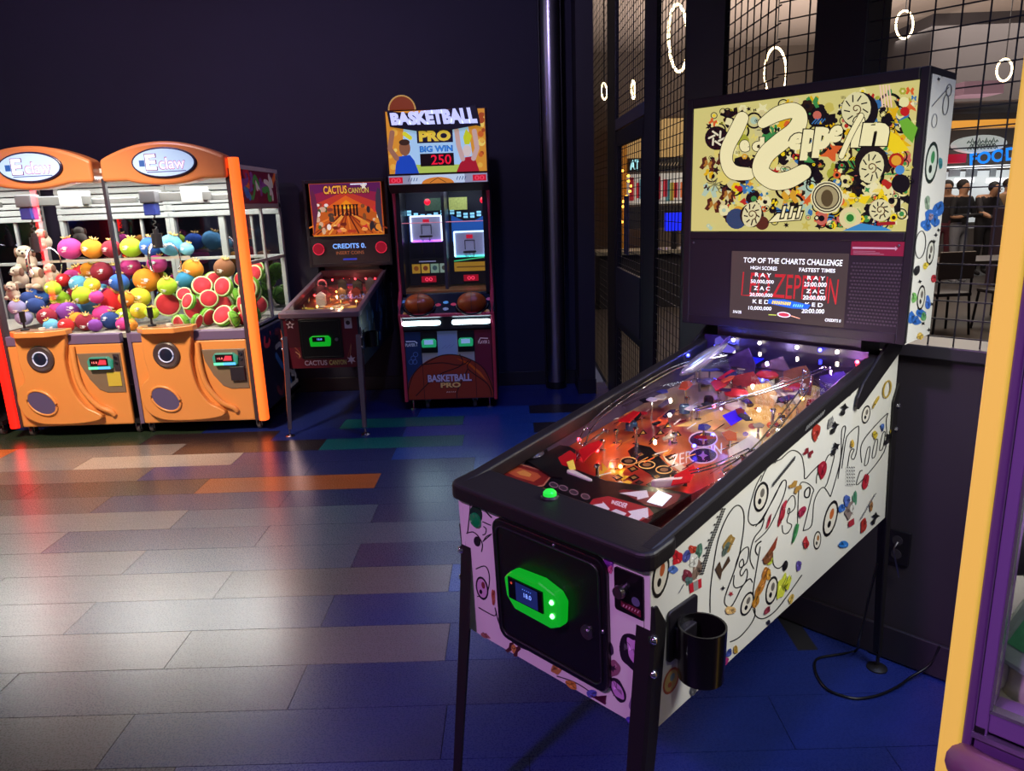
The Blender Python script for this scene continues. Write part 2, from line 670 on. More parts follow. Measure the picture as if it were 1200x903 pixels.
# polished vent pipe in front of the back wall
t = thing('steel_pipe', 'tall polished steel pipe standing floor to ceiling before the dark wall', 'pipe', (0.335, 6.315, 0))
mk('pipe_shaft', MB().cyl((0, 0, 0.06), (0, 0, 3.6), 0.078, n=32), M('pipe_steel', '#b8b4c0', 0.30, 1.0, noise=0.06, nscale=4), t, smooth=40)
mk('pipe_foot', MB().cyl((0, 0, 0), (0, 0, 0.06), 0.084, n=32), BLACK, t, smooth=40)
mk('pipe_bracket', MB().box(-0.09, -0.083, -0.02, 0.125, 0.0, 3.6).box(0.083, 0.09, -0.02, 0.125, 0.0, 3.6), BLACK, t)

# neon tubes on the side wall, whose light the pipe mirrors
for y, z0, z1, c, cn in ((1.2, 0.6, 2.2, '#ff2030', 'red'), (2.3, 1.6, 2.9, '#2060ff', 'blue'), (3.0, 1.2, 2.4, '#20ff80', 'green')):
    t = thing('neon_tube', f'upright {cn} neon tube on the dark side wall', 'neon light', (-5.93, y, z0))
    mk('tube', MB().cyl((0, 0, 0), (0, 0, z1 - z0), .035, n=12), M('neon_' + cn, '#ffffff', .4, emit=c, es=22), t, smooth=40)
    for zc in (.05, z1 - z0 - .09):
        mk('clip', MB().box(-.06, .0, -.03, .03, zc, zc + .04), STEEL, t)

# ------------------------------------------------------------------ wire screens: along the hall (A) and across the angled corner (B)
B1 = Vector((0.905, 2.65, 0))
DA = Vector((-0.033, 1, 0)).normalized()
DB = Vector((0.701, -0.713, 0)).normalized()
POST = M('screen_post', '#1a171e', 0.45, noise=0.1)
WIRE = M('screen_wire', '#26232a', 0.5, 0.3)


def rotm(d, org):
    a = math.atan2(d.y, d.x)
    return Matrix.Translation(org) @ Matrix.Rotation(a, 4, 'Z')


MA, MBm = rotm(DA, B1), rotm(DB, B1)
sA = lambda y: (y - 2.65) / DA.y
CELL, CELLX = 0.0555, 0.0715


def screen_panel(name, mat4, s0, s1, z0, z1, label, zoff=0.0, holes=()):
    t = bpy.data.objects.new(name, None)
    COL.objects.link(t)
    t['kind'] = 'structure'
    t['label'] = label
    mb = MB()
    r = 0.0019
    n = int((s1 - s0) / CELLX)
    for i in range(n + 1):
        s = s0 + (i + .5) * (s1 - s0) / (n + 1)
        mb.box(s - r, s + r, -r, r, z0, z1, mat4)
    m = int((z1 - z0) / CELL)
    for i in range(m + 1):
        z = z0 + (i + .5) * CELL + zoff
        if z < z1:
            mb.box(s0, s1, -3 * r, -r, z - r, z + r, mat4)
    o = mk('wire_mesh', mb, WIRE, t)
    stuff(o)
    return t


def post(name, mat4, s0, s1, z0, z1, d0=-0.02, d1=0.008, label='black steel post of the wire screen', m=POST):
    o = mk(name, MB().box(s0, s1, d0, d1, z0, z1, mat4), m, bevel=0.003)
    struct(o, label)
    return o


HT = 3.6
# screen A, from the far corner towards the camera
screen_panel('window_1', MA, sA(6.22), sA(7.1), 0, HT, 'wire screen panel beside the corner column')
post('trim_1', MA, sA(5.84), sA(6.22), 0, HT)
screen_panel('window_2', MA, sA(4.78), sA(5.84), 2.18, HT, 'wire screen panel above the screen door')
post('trim_2', MA, sA(4.46), sA(4.78), 0, HT)
screen_panel('window_3', MA, sA(3.82), sA(4.46), 0, HT, 'wire screen panel between door post and wide post')
post('trim_3', MA, sA(3.22), sA(3.82), 0, HT, -0.012, 0.008, 'wide black post of the wire screen')
screen_panel('window_4', MA, 0.0, sA(3.22), 1.12, HT, 'wire screen panel beside the angled corner')
mk('wall_low_side', MB().box(0, sA(3.22), -0.05, 0.05, 0, 1.12, MA), WALLB)['kind'] = 'structure'
# the door in screen A
d = bpy.data.objects.new('door_1', None)
COL.objects.link(d)
struct(d, 'black framed wire door with solid kick panel')
a0, a1 = sA(4.79), sA(5.83)
mk('header_bar', MB().box(a0, a1, -0.05, 0.008, 2.10, 2.18, MA), M('door_header', '#4a4550', 0.4), d, bevel=0.004)
mk('door_frame', MB().box(a0, a0 + .07, -.03, .006, 0.02, 2.09, MA).box(a1 - .07, a1, -.03, .006, 0.02, 2.09, MA)
   .box(a0, a1, -.03, .006, 1.98, 2.09, MA).box(a0, a1, -.03, .006, 0.02, .12, MA).box(a0, a1, -.03, .006, .62, .68, MA), POST, d, bevel=0.003)
mk('kick_panel', MB().box(a0 + .07, a1 - .07, -.012, .012, .68, 1.09, MA), M('kick_panel', '#2c2730', 0.5), d)
mb = MB()
for z0, z1 in ((.12, .62), (1.09, 1.98)):
    n = 12
    for i in range(n):
        s = a0 + .07 + (i + .5) * (a1 - a0 - .14) / n
        mb.box(s - .0021, s + .0021, -.0021, .0021, z0, z1, MA)
    z = z0 + .03
    while z < z1:
        mb.box(a0 + .07, a1 - .07, -.006, -.002, z - .0021, z + .0021, MA)
        z += CELL
stuff(mk('wire_mesh', mb, WIRE, d))
mk('notice', MB().box(a1 - .42, a1 - .24, -.02, -.014, 1.2, 1.62, MA), M('notice_paper', '#5a5468', 0.6), d)

# angled corner wall B: solid below, wire above, one broad column
LB = 5.2
o = mk('wall_angled', MB().box(-0.04, LB, 0.0, 0.12, 0, 1.085, MBm), WALLB)
struct(o, 'black half wall behind the white pinball machine')
struct(mk('trim_4', MB().box(-0.04, LB, -0.03, 0.15, 1.085, 1.125, MBm), M('ledge', '#2c2830', 0.4), bevel=0.004), 'dark ledge on the half wall under the wire screen')
struct(mk('baseboard_angled', MB().box(0.0, LB, -0.014, 0.0, 0, 0.122, MBm), BASE, bevel=0.004), 'black baseboard of the half wall')
sB = lambda u: (pix(u, 50, B1, (0.713, 0.701, 0)) - B1).dot(DB)
c0, c1 = sB(959), sB(1019)
screen_panel('window_5', MBm, 0.0, c0, 1.125, HT, 'wire screen panel between bent corner and broad column')
post('trim_5', MBm, c0, c1, 1.125, HT, -0.03, 0.16, 'broad black column between two wire screens')
screen_panel('window_6', MBm, c1, LB, 1.125, HT, 'wire screen panel above the half wall')

# wall socket and its short lead on the half wall
q = pix(1052, 640, B1 - 0.004 * Vector((0.713, 0.701, 0)), (0.713, 0.701, 0))
t = thing('wall_socket', 'small black wall socket on the half wall behind the machine leg', 'socket', q, math.atan2(DB.y, DB.x))
mk('socket_plate', MB().box(-.04, .04, -.008, .003, -.06, .06), M('socket_black', '#141217', 0.35), t, bevel=.003)
mk('socket_outlet', MB().cyl((0, -.008, .025), (0, -.011, .025), .017).cyl((0, -.008, -.025), (0, -.011, -.025), .017), M('socket_outlet', '#2e2a31', 0.4), t)
mk('glint_lead', MB().tube(spline([(0.005, -.02, .025), (0.0, -.035, .0), (0.01, -.03, -.05), (0.02, -.02, -.10)]), .003), STEEL, t, smooth=60)

# ------------------------------------------------------------------ the food hall seen through the wire
HF = M('hall_floor', '#352d28', 0.5, noise=0.2, nscale=2)
struct(mk('floor_hall', MB().prism([(1.0, 2.7), (4.7, -1.06), (18, -1.06), (18, 19), (0.8, 19), (0.8, 6.5)], XY, -.06, -.003), HF), 'brown floor of the food hall')
HC = M('hall_ceiling', '#8a7d74', 0.9, noise=0.06, nscale=.4)
struct(mk('ceiling_hall', MB().prism([(1.0, 2.75), (4.7, -1.0), (20, -1.0), (20, 19), (0.7, 19), (0.7, 7.2)], XY, 4.6, 4.7), HC), 'pale ceiling of the food hall')
YF = 16.6
HW = M('hall_wall', '#6d6158', 0.85, noise=0.08, nscale=.6)
struct(mk('wall_hall_far', MB().box(0.2, 20, YF, YF + .2, 0, 4.6), HW), 'far wall of the food hall')
struct(mk('wall_hall_side', MB().box(0.2, 0.6, 7.2, YF, 0, 4.6), M('hall_side', '#3a3440', 0.85)), 'dim side wall of the food hall')


def far(u, v, y=YF - .02):
    return pix(u, v, (0, y, 0), (0, 1, 0))


def fbox(u0, v0, u1, v1, y, depth):
    a, b = far(u0, v1, y), far(u1, v0, y)
    return MB().box(a.x, b.x, y, y + depth, a.z, b.z)


# ceiling soffits
a, b = far(1060, 100, 15), far(1290, 150, 15)
struct(mk('trim_6', MB().box(a.x, b.x, 14.2, YF, far(1150, 118, 14.2).z, 4.6), M('soffit_grey', '#4a4446', 0.8)), 'grey dropped soffit above the far shops')
struct(mk('trim_7', fbox(1085, 135, 1300, 152, 14.1, .3), M('soffit_amber', '#b9832c', 0.6, emit='#c8862a', es=0.25)), 'amber lit band under the soffit')
struct(mk('trim_8', MB().box(far(1122, 100, 13).x, far(1168, 100, 13).x, 12.8, 13.4, far(1140, 112, 13).z, far(1140, 97, 13).z), M('soffit_pink', '#7a5f70', 0.8)), 'pinkish ceiling drop')

# shop with a lit white counter (behind the wire, beside the yellow post)
t = thing('snack_shop', 'bright snack shop with white lit back wall, oval sign and blue letters', 'shop', (far(1140, 230).x, YF - .1, 0))
iv = Vector(t.location)


def shp(name, mb, m, parent=t, **k):
    mb.v = [tuple(Vector(v) - iv) for v in mb.v]
    return mk(name, mb, m, parent, **k)


shp('back_wall', fbox(1085, 195, 1290, 262, YF - .15, .1), M('shop_white', '#cfd2d0', 0.7, emit='#cfd8da', es=0.55))
shp('counter', fbox(1085, 262, 1290, 318, YF - 1.0, .7), M('shop_counter', '#6f6a68', 0.5))
for u0, u1 in ((1121, 1142), (1158, 1186)):
    shp('light_bar', fbox(u0, 208, u1, 214, YF - .5, .08), M('shop_tube', '#ffffff', 0.5, emit='#ffffff', es=2.0))
for u0, u1 in ((1098, 1104), (1112, 1126), (1132, 1146), (1160, 1168)):
    shp('menu_panel', fbox(u0, 197, u1, 207, YF - .2, .03), M('menu_dark', '#8a8f92', 0.6))
shp('red_band', fbox(1086, 180, 1133, 192, YF - .6, .2), M('shop_red', '#a01828', 0.5, emit='#c01a30', es=0.6))
shp('white_band', fbox(1086, 192, 1290, 196, YF - .6, .15), M('shop_tube', '#ffffff'))
a, b = far(1119, 180, YF - .7), far(1181, 157, YF - .7)
oc, rx, rz = (a + b) / 2, (b.x - a.x) / 2, (b.z - a.z) / 2
mb = MB().prism([(oc.x + rx * math.cos(i * .2618), oc.z + rz * math.sin(i * .2618)) for i in range(24)], XZ, YF - .72, YF - .5)
sg = shp('oval_sign', mb, M('oval_white', '#dfe2dc', 0.6, emit='#dfe6e0', es=0.45))
ink = Ink(lambda a_, b_: Vector((a_, YF - .722, b_)) - iv, (0, -1, 0), 0.004, 0.001)
for i, (tx, w) in enumerate((('FRESH FRUIT SMOOTHIES', .62), ('GELATO', .5), ('ICE CREAM', .6))):
    z = oc.z + rz * (.38 - .36 * i)
    for k in range(9):
        x = oc.x - rx * w + 2 * rx * w * (k + .2) / 9
        ink.stroke([(x, z - .05), (x + rx * .06, z + .05 * (k % 2)), (x + rx * .1, z - .04)], .03, '#5b6660', caps=False)
ink.build('sign_print', Mprint('far_print', 0.4), sg)
ink = Ink(lambda u, v: far(u, v, YF - .8) - iv, (0, -1, 0), 0.01, 0.001)
ink.text('FOOD', [(1136, 194), (1192, 187), (1192, 171), (1136, 180)], '#1d7fe8', .03)
ink.build('blue_lettering', Mprint('far_neon', 1.3), t)

# clothes and sweets shop seen through the door
t2 = thing('sweet_shop', 'lit shop with dark sign band and red and white shelves beyond the wire door', 'shop', (far(760, 230).x, YF - .1, 0))
iv2 = Vector(t2.location)


def shp2(name, mb, m, **k):
    mb.v = [tuple(Vector(v) - iv2) for v in mb.v]
    return mk(name, mb, m, t2, **k)


shp2('lit_wall', fbox(716, 138, 806, 186, YF - .1, .08), M('shop_warm', '#b59a70', 0.7, emit='#d0a866', es=0.4))
shp2('amber_column', fbox(716, 142, 735, 300, YF - .8, .5), M('amber', '#a8701c', 0.6, emit='#c07a1c', es=0.35))
shp2('sign_band', fbox(737, 184, 803, 202, YF - .9, .3), M('sign_dark', '#1c1715', 0.5))
ink = Ink(lambda u, v: far(u, v, YF - .91) - iv2, (0, -1, 0), 0.004, 0.001)
ink.textbox('AT', 738, 749, 199, 187, '#9fe6f0', .04)
for k in range(8):
    ink.stroke([(769 + 3.4 * k, 194), (771 + 3.4 * k, 190)], .8, '#6a5844', caps=False)
ink.build('sign_letters', Mprint('far_neon2', 1.4), t2)
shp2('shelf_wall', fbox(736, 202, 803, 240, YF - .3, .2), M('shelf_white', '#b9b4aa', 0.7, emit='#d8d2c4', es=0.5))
cols = ['#c02838', '#e0d8d0', '#c8203a', '#4aa0b0', '#d8b040', '#b02038', '#e8e4de', '#d07030']
random.seed(8)
for k in range(16):
    u = 739 + 4 * k
    v0 = 206 + random.uniform(0, 8)
    c = cols[k % 8]
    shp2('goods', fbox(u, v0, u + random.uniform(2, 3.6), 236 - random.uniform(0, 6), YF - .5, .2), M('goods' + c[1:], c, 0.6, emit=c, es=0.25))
shp2('shop_counter', fbox(736, 240, 803, 268, YF - 1.6, .6), M('shop_dark', '#241f24', 0.6))
for k in range(13):
    p = far(728 + random.uniform(0, 12), 200 + 6 * k, YF - 1.0) - iv2
    mk('fairy_bulb', MB().ball(p, .03, 8, 5), M('fairy', '#ffcf70', 0.5, emit='#ffb040', es=6), t2)

# counter with a blue display nearer the door
q = pix(790, 292, (0, 11, 0), (0, 1, 0))
t = thing('service_counter', 'long dark service counter with pale top and small blue screen', 'counter', (q.x, 11, 0))
mk('counter_body', MB().box(-1.1, .75, 0, .6, 0, .8), M('shop_dark', '#241f24'), t)
mk('counter_top', MB().box(-1.15, .8, -.05, .65, .8, .85), M('counter_pale', '#8d8676', 0.4), t)
mk('blue_screen', MB().box(-.12, .16, .1, .14, 1.12, 1.38), M('blue_scr', '#1020a0', 0.4, emit='#1a28ff', es=1.0), t)
mk('screen_stand', MB().box(-.02, .06, .1, .14, .85, 1.12), BLACK, t)

# hoop pendants
HOOP = M('hoop_light', '#fff4dc', 0.5, emit='#ffdca0', es=9.0)


def hoop(u, v, hpx, wpx, y, label, cv=None):
    c = pix(u, v, (0, y, 0), (0, 1, 0))
    dep = (c - CAM_POS).dot(FW)
    R = hpx / FPX * dep / 2
    W = wpx / FPX * dep / 2
    ang = math.acos(max(-1, min(1, W / R)))
    t = thing('hoop_pendant', label, 'pendant lamp', c, 0, 'hoop pendant lamps of the food hall')
    view = math.atan2(c.x, c.y)
    n = 30
    mb, dk = MB(), MB()
    a = ang - view
    pt = lambda th: Vector((R * math.cos(th) * math.cos(a), R * math.cos(th) * math.sin(a), R * math.sin(th)))
    r = max(.012, R * .045)
    for k in range(15):
        th = 2 * math.pi * k / 15
        mb.tube([pt(th + j * .122) for j in range(4)], r, 6)
    dk.tube([pt(2 * math.pi * k / n) for k in range(n)], r * .6, 6, closed=True)
    mk('hoop_ring', dk, M('hoop_metal', '#3a3028', 0.4, 0.5), t, smooth=60)
    mk('light_segments', mb, HOOP, t, smooth=60)
    top = 4.6 - c.z
    mk('cable', MB().cyl((0, 0, R), (0, 0, top), .008, n=6), BLACK, t)
    mk('canopy', MB().cyl((0, 0, top - .05), (0, 0, top), .16, n=16), BLACK, t)
    return t


hoop(795, 45, 72, 22, 11.6, 'large lit hoop pendant hanging beyond the wire by the wide post')
hoop(909, 86, 56, 24, 11.3, 'tall lit hoop pendant half hidden by the pinball backbox')
hoop(1060, 29, 30, 18, 10.4, 'small bright hoop pendant hanging beside the broad column')
hoop(1177, 82, 24, 15, 10.4, 'smallest lit hoop pendant next to the yellow machine post')
hoop(742, 105, 20, 4, 11.8, 'edge-on lit hoop pendant above the wire door')
hoop(708, 107, 18, 6, 11.8, 'faint lit hoop pendant beside the corner column')


# people at the food counter
def person(name, label, loc, rz, shirt, legs, hair, joints, lift=0.0):
    """joints: dict of overrides for the pose"""
    J = dict(pel=(0, 0, .95), wai=(0, 0, 1.1), che=(0, 0, 1.32), nec=(0, 0, 1.47), hed=(0, -.02, 1.58), top=(0, -.01, 1.70),
             shl=(-.18, 0, 1.40), ell=(-.24, 0, 1.13), hal=(-.22, -.1, .90), fil=(-.21, -.13, .82),
             shr=(.18, 0, 1.40), elr=(.24, 0, 1.13), har=(.22, -.1, .90), fir=(.21, -.13, .82),
             hil=(-.09, 0, .90), knl=(-.10, -.02, .50), anl=(-.10, .02, .08), tol=(-.11, -.14, .03),
             hir=(.09, 0, .90), knr=(.10, -.02, .50), anr=(.10, .02, .08), tor=(.11, -.14, .03))
    J.update(joints)
    Rr = dict(pel=.14, wai=.125, che=.15, nec=.055, hed=.092, top=.07, shl=.07, ell=.045, hal=.035, fil=.03, shr=.07, elr=.045, har=.035, fir=.03,
              hil=.10, knl=.065, anl=.045, tol=.035, hir=.10, knr=.065, anr=.045, tor=.035)
    E = [('pel', 'wai'), ('wai', 'che'), ('che', 'nec'), ('nec', 'hed'), ('hed', 'top'), ('che', 'shl'), ('shl', 'ell'), ('ell', 'hal'), ('hal', 'fil'),
         ('che', 'shr'), ('shr', 'elr'), ('elr', 'har'), ('har', 'fir'), ('pel', 'hil'), ('hil', 'knl'), ('knl', 'anl'), ('anl', 'tol'),
         ('pel', 'hir'), ('hir', 'knr'), ('knr', 'anr'), ('anr', 'tor')]
    ks = list(J)
    me = bpy.data.meshes.new('body_skeleton')
    me.from_pydata([J[k] for k in ks], [(ks.index(a), ks.index(b)) for a, b in E], [])
    ob = bpy.data.objects.new('body', me)
    COL.objects.link(ob)
    ob.modifiers.new('skin', 'SKIN')
    for i, k in enumerate(ks):
        sv = me.skin_vertices[0].data[i]
        sv.radius = (Rr[k] * (1.15 if k in ('che', 'wai', 'pel') else 1), Rr[k] * (.8 if k in ('che', 'wai', 'pel') else 1))
        sv.use_root = k == 'pel'
    s = ob.modifiers.new('sub', 'SUBSURF')
    s.levels = s.render_levels = 2
    dg = bpy.context.evaluated_depsgraph_get()
    me2 = bpy.data.meshes.new_from_object(ob.evaluated_get(dg))
    bpy.data.objects.remove(ob)
    t = thing(name, label, 'person', loc, rz)
    b = link('body', me2, t)
    for m in (M('skin_tone', '#b98a6c', 0.6), M('cloth' + shirt[1:], shirt, 0.8), M('cloth' + legs[1:], legs, 0.8)):
        me2.materials.append(m)
    hp = J['pel'][2] + .06
    for p in me2.polygons:
        c = p.center
        arm = abs(c.x) > .2
        if c.z < hp and not arm or c.z < J['knl'][2] + .1:
            p.material_index = 2
        elif c.z < J['nec'][2] - .02 and not (arm and c.z < J['ell'][2] + .02):
            p.material_index = 1
    me2.shade_smooth()
    h = Vector(J['hed'])
    mk('hair', MB().ball(h + Vector((0, .04, .06)), (.1, .095, .1), 12, 8), M('hair' + hair[1:], hair, 0.7), t, smooth=80)
    f = MB()
    for sx in (-1, 1):
        f.ball(h + Vector((sx * .035, -.092, .015)), .013, 6, 4)
    f.ball(h + Vector((0, -.10, -.02)), (.012, .02, .02), 6, 4)
    mk('face_features', f, M('skin_dark', '#7a5240', 0.6), t)
    return t


q = pix(1117, 331, (0, 0, 0), (0, 0, 1))
person('person', 'person in black shirt standing with forearms raised before the snack shop', (q.x, q.y, 0), .35, '#15141a', '#6a6a72', '#20181a',
       dict(ell=(-.26, -.05, 1.12), hal=(-.12, -.28, 1.14), fil=(-.05, -.33, 1.15), elr=(.26, -.05, 1.12), har=(.12, -.28, 1.14), fir=(.06, -.34, 1.15)))
q = pix(1099, 326, (0, 0, 0), (0, 0, 1))
person('person', 'person in dark red trousers standing beside the one in black shirt', (q.x, q.y, 0), -.4, '#241c22', '#5a2430', '#171215', {})
q = pix(1146, 322, (0, 0, 0), (0, 0, 1))
person('person', 'long-haired person in dark jacket leaning over the dark kiosk', (q.x, q.y, 0), .2, '#221d24', '#1b181d', '#140f12',
       dict(che=(0, -.06, 1.30), nec=(0, -.12, 1.43), hed=(0, -.17, 1.53), top=(0, -.18, 1.65), ell=(-.24, -.16, 1.14), hal=(-.16, -.36, 1.05), fil=(-.13, -.42, 1.05), elr=(.24, -.16, 1.14), har=(.16, -.36, 1.05), fir=(.13, -.42, 1.05)))
q = pix(1170, 318, (0, 0, 0), (0, 0, 1))
person('person', 'person in patterned tan top standing behind the dark kiosk', (q.x, q.y, 0), .1, '#8a6a48', '#2a2428', '#2a1c18', dict())

# kiosk and seating in front of the shop
q = pix(1163, 330, (0, 0, 0), (0, 0, 1))
t = thing('kiosk_board', 'dark purple kiosk board with round white emblem and folded card', 'kiosk', (q.x + .12, q.y - .75, 0))
mk('board', MB().box(-.42, .5, 0, .5, 0, 1.25), M('kiosk', '#3a2c38', 0.6, noise=0.2, nscale=6), t, bevel=.01)
ink = Ink(lambda a_, b_: Vector((a_, 0, b_)), (0, -1, 0), .003, .001)
ink.ring(.05, .95, .2, .02, '#6a5a66')
ink.ring(.05, .95, .12, .015, '#7d6c78')
ink.disc(.05, .62, .05, '#a8a0a0')
ink.poly([(-.1, .1), (.18, .1), (.14, .36), (-.06, .36)], '#b0a890')
ink.build('emblem_print', Mprint('matt_print'), t)
q = pix(1128, 392, (0, 0, 0), (0, 0, 1))
tb = thing('dining_table', 'long dark dining table behind the wire screen', 'table', (q.x - .1, q.y + .9, 0))
mk('table_top', MB().box(-1.2, 1.3, -.35, .35, .72, .76), M('table_dark', '#3b342f', 0.35), tb, bevel=.006)
for x in (-1.1, 1.2):
    for y in (-.3, .3):
        mk('leg', MB().box(x - .03, x + .03, y - .03, y + .03, 0, .72), BLACK, tb)


def hall_chair(loc, rz, label):
    c = thing('dining_chair', label, 'chair', loc, rz, 'dark chairs at the hall table')
    mk('seat', MB().box(-.2, .2, -.2, .2, .43, .47), M('chair_seat', '#2a2528', 0.5), c, bevel=.01)
    mk('backrest', MB().box(-.2, .2, -.2, -.17, .62, .92), M('chair_back', '#4c4038', 0.5), c, bevel=.01)
    for x in (-.18, .18):
        mk('back_post', MB().cyl((x, -.19, .45), (x, -.19, .64), .013, n=8), BLACK, c)
        for y in (-.18, .18):
            mk('leg', MB().cyl((x, y, .44), (x * 1.15, y * 1.15, 0), .014, n=8), BLACK, c)
    return c


for i, (dx, lb) in enumerate(((-.75, 'dark hall chair at the table end by the backbox'), (-.05, 'dark hall chair at the middle of the hall table'), (.65, 'dark hall chair at the hall table beside the yellow post'))):
    hall_chair((q.x - .1 + dx, q.y + .2, 0), .05 * i, lb)

# ------------------------------------------------------------------ pinball machines (local frame: x across, y away from the player, z up)
W2 = 0.2815
TOPS = (1.140 - 0.924) / (1.251 + 0.013)
topz = lambda y: 0.924 + TOPS * (y + 0.013)


def pinball_shell(t, side_m, front_m, trim_m, leg_m, foot_m, dz):
    """cabinet, rails, legs and backbox carcass shared by the two machines"""
    Z = lambda z: z + dz
    prof = [(0, Z(.545)), (1.27, Z(.587)), (1.251, Z(1.14)), (-.013, Z(.924))]
    for s in (-1, 1):
        mk('side_panel', MB().prism(prof, YZ, s * (W2 - .016), s * W2), side_m, t, bevel=.0015, segs=1)
    fp = [(-.0, Z(.545)), (.018, Z(.545)), (.005, Z(.924)), (-.013, Z(.924))]
    mk('front_panel', MB().prism(fp, YZ, -W2 + .016, W2 - .016), front_m, t)
    mk('cabinet_floor', MB().prism([(.018, Z(.548)), (1.25, Z(.589)), (1.25, Z(.6)), (.018, Z(.56))], YZ, -W2 + .016, W2 - .016), BLACK, t)
    mk('back_panel', MB().prism([(1.252, Z(.59)), (1.27, Z(.59)), (1.251, Z(1.13)), (1.235, Z(1.13))], YZ, -W2 + .016, W2 - .016), BLACK, t)
    # side rails: an angle along each top edge
    for s in (-1, 1):
        a, b = s * (W2 + .004), s * (W2 - .030)
        y0, y1 = -.013, 1.10
        z0, z1 = Z(topz(y0)), Z(topz(y1))
        lo, hi = -.012, .030
        bot = [(a, y0, z0 + lo), (b, y0, z0 + lo), (b, y1, z1 + lo), (a, y1, z1 + lo)]
        tp = [(a, y0, z0 + hi), (b, y0, z0 + hi), (b, y1, z1 + hi), (a, y1, z1 + hi)]
        if s < 0:
            bot, tp = [bot[i] for i in (1, 0, 3, 2)], [tp[i] for i in (1, 0, 3, 2)]
        mk('side_rail', MB().hexa(bot, tp), trim_m, t, bevel=.006)
    # lockdown bar with rounded front corners
    poly = rrect(-W2 - .012, W2 + .012, -.034, .075, .03)
    sl = lambda x, y, d: Vector((x, y, d + TOPS * .6 * (y + .034)))
    lb = mk('lockdown_bar', MB().prism(poly, sl, Z(.912), Z(.952)), trim_m, t, bevel=.008, segs=3)
    # legs: folded steel angle, wide top plate, bolts, levelling foot
    for sx in (-1, 1):
        for k, (yt, yb, zt) in enumerate(((-.004, -.085, .835), (1.262, 1.345, 1.03))):
            sy = -1 if k == 0 else 1
            x0 = sx * (W2 + .004)
            mb = MB()
            n = [(0, 0), (.040, 0), (.040, .003), (.003, .003), (.003, .040), (0, .040)]
            prev = None
            secs = [(zt + dz, 0.0, .25), (zt + dz - .05, 0.0, 1.0), (zt + dz - .30, .30, 1.0), (.055, 1.0, .72)]
            rings = []
            for z, f, w in secs:
                yy = yt + (yb - yt) * f
                ring = []
                # outline of an angle hugging the cabinet corner, with a flattened outer edge
                for a, b in ((-.042 * w, 0), (-.006 * w, 0), (0, .006 * w), (0, .042 * w), (-.004, .042 * w), (-.004, .004), (-.042 * w, .004)):
                    ring.append(Vector((x0 + sx * (a + .004), yy - sy * (b - .004), z)))
                rings.append(ring)
            vs = [v for r in rings for v in r]
            m = 7
            fs = [tuple(range(m)), tuple(range(3 * m, 4 * m))]
            for q in range(3):
                fs += [(q * m + i, q * m + (i + 1) % m, (q + 1) * m + (i + 1) % m, (q + 1) * m + i) for i in range(m)]
            mb.add(vs, fs)
            lg = mk('leg', mb, leg_m, t)
            for zz in (.07, .145):
                c = Vector((x0 + sx * .003, yt + sy * .003, zt + dz - zz))
                mk('bolt', MB().ball(c, (.009, .009, .009), 10, 6).cyl(c, c + Vector((sx * -.008, sy * -.008, 0)), .011, n=10), CHROME, lg, smooth=50)
            fx = x0 + sx * -.008
            mk('levelling_foot', MB().cyl((fx, yb, .012), (fx, yb, .06), .006, n=10).lathe([(.033, 0), (.033, .005), (.022, .011), (.012, .014)], (fx, yb, 0)), foot_m, lg, smooth=40)
    # neck and backbox
    mk('backbox_neck', MB().box(-.23, .23, 1.09, 1.24, Z(1.10), Z(1.19)), BLACK, t)
    return prof


def pinball_backbox(t, dz, shell_m, side_m, zsplit, hinge=True):
    Z = lambda z: z + dz
    b, y0, y1, z0, z1 = .352, 1.073, 1.275, Z(1.1855), Z(1.896)
    mk('backbox_back', MB().box(-b + .016, b - .016, y1 - .016, y1, z0, z1), BLACK, t)
    mk('backbox_top', MB().box(-b, b, y0, y1, z1 - .018, z1), shell_m, t, bevel=.002)
    mk('backbox_bottom', MB().box(-b + .016, b - .016, y0, y1, z0, z0 + .018), shell_m, t)
    for s in (-1, 1):
        mk('backbox_side', MB().box(min(s * b, s * (b - .016)), max(s * b, s * (b - .016)), y0, y1, z0, z1 - .018), side_m, t)
    # black moulding round the front opening
    fr = MB()
    for x0_, x1_, a_, c_ in ((-b, -b + .024, z0, z1), (b - .024, b, z0, z1), (-b + .024, b - .024, z1 - .03, z1), (-b + .024, b - .024, Z(zsplit) - .012, Z(zsplit) + .012), (-b + .024, b - .024, z0, z0 + .03)):
        fr.box(x0_, x1_, y0 - .008, y0 + .012, a_, c_)
    mk('front_moulding', fr, BLACK, t, bevel=.003)
    if hinge:
        for s in (-1, 1):
            x0_, x1_ = s * (W2 + .004), s * (W2 + .012)
            pts = [(.93, Z(1.055)), (.925, Z(1.03)), (.94, Z(1.02)), (.97, Z(1.03)), (1.235, Z(1.135)), (1.25, Z(1.17)), (1.245, Z(1.19)), (1.16, Z(1.19)), (1.10, Z(1.165)), (.96, Z(1.088))]
            mk('hinge_arm', MB().prism(pts, YZ, x0_, x1_), BLACKM, t, bevel=.002)


# ================================================================== the white doodle machine
PIN_A = math.radians(-45.5)
pin = thing('pinball_machine', 'white pinball machine covered in doodles with a glowing collage backglass', 'pinball machine', (0.04892, 1.47192, 0), PIN_A)
PF = frame_of(pin)
WHITE_SIDE = M('cabinet_white', '#dcdcd2', 0.42, noise=0.03, nscale=12)
pinball_shell(pin, WHITE_SIDE, WHITE_SIDE, BLACKM, BLACKM, BLACKM, 0.0)
pinball_backbox(pin, 0.0, BLACK, WHITE_SIDE, 1.475)

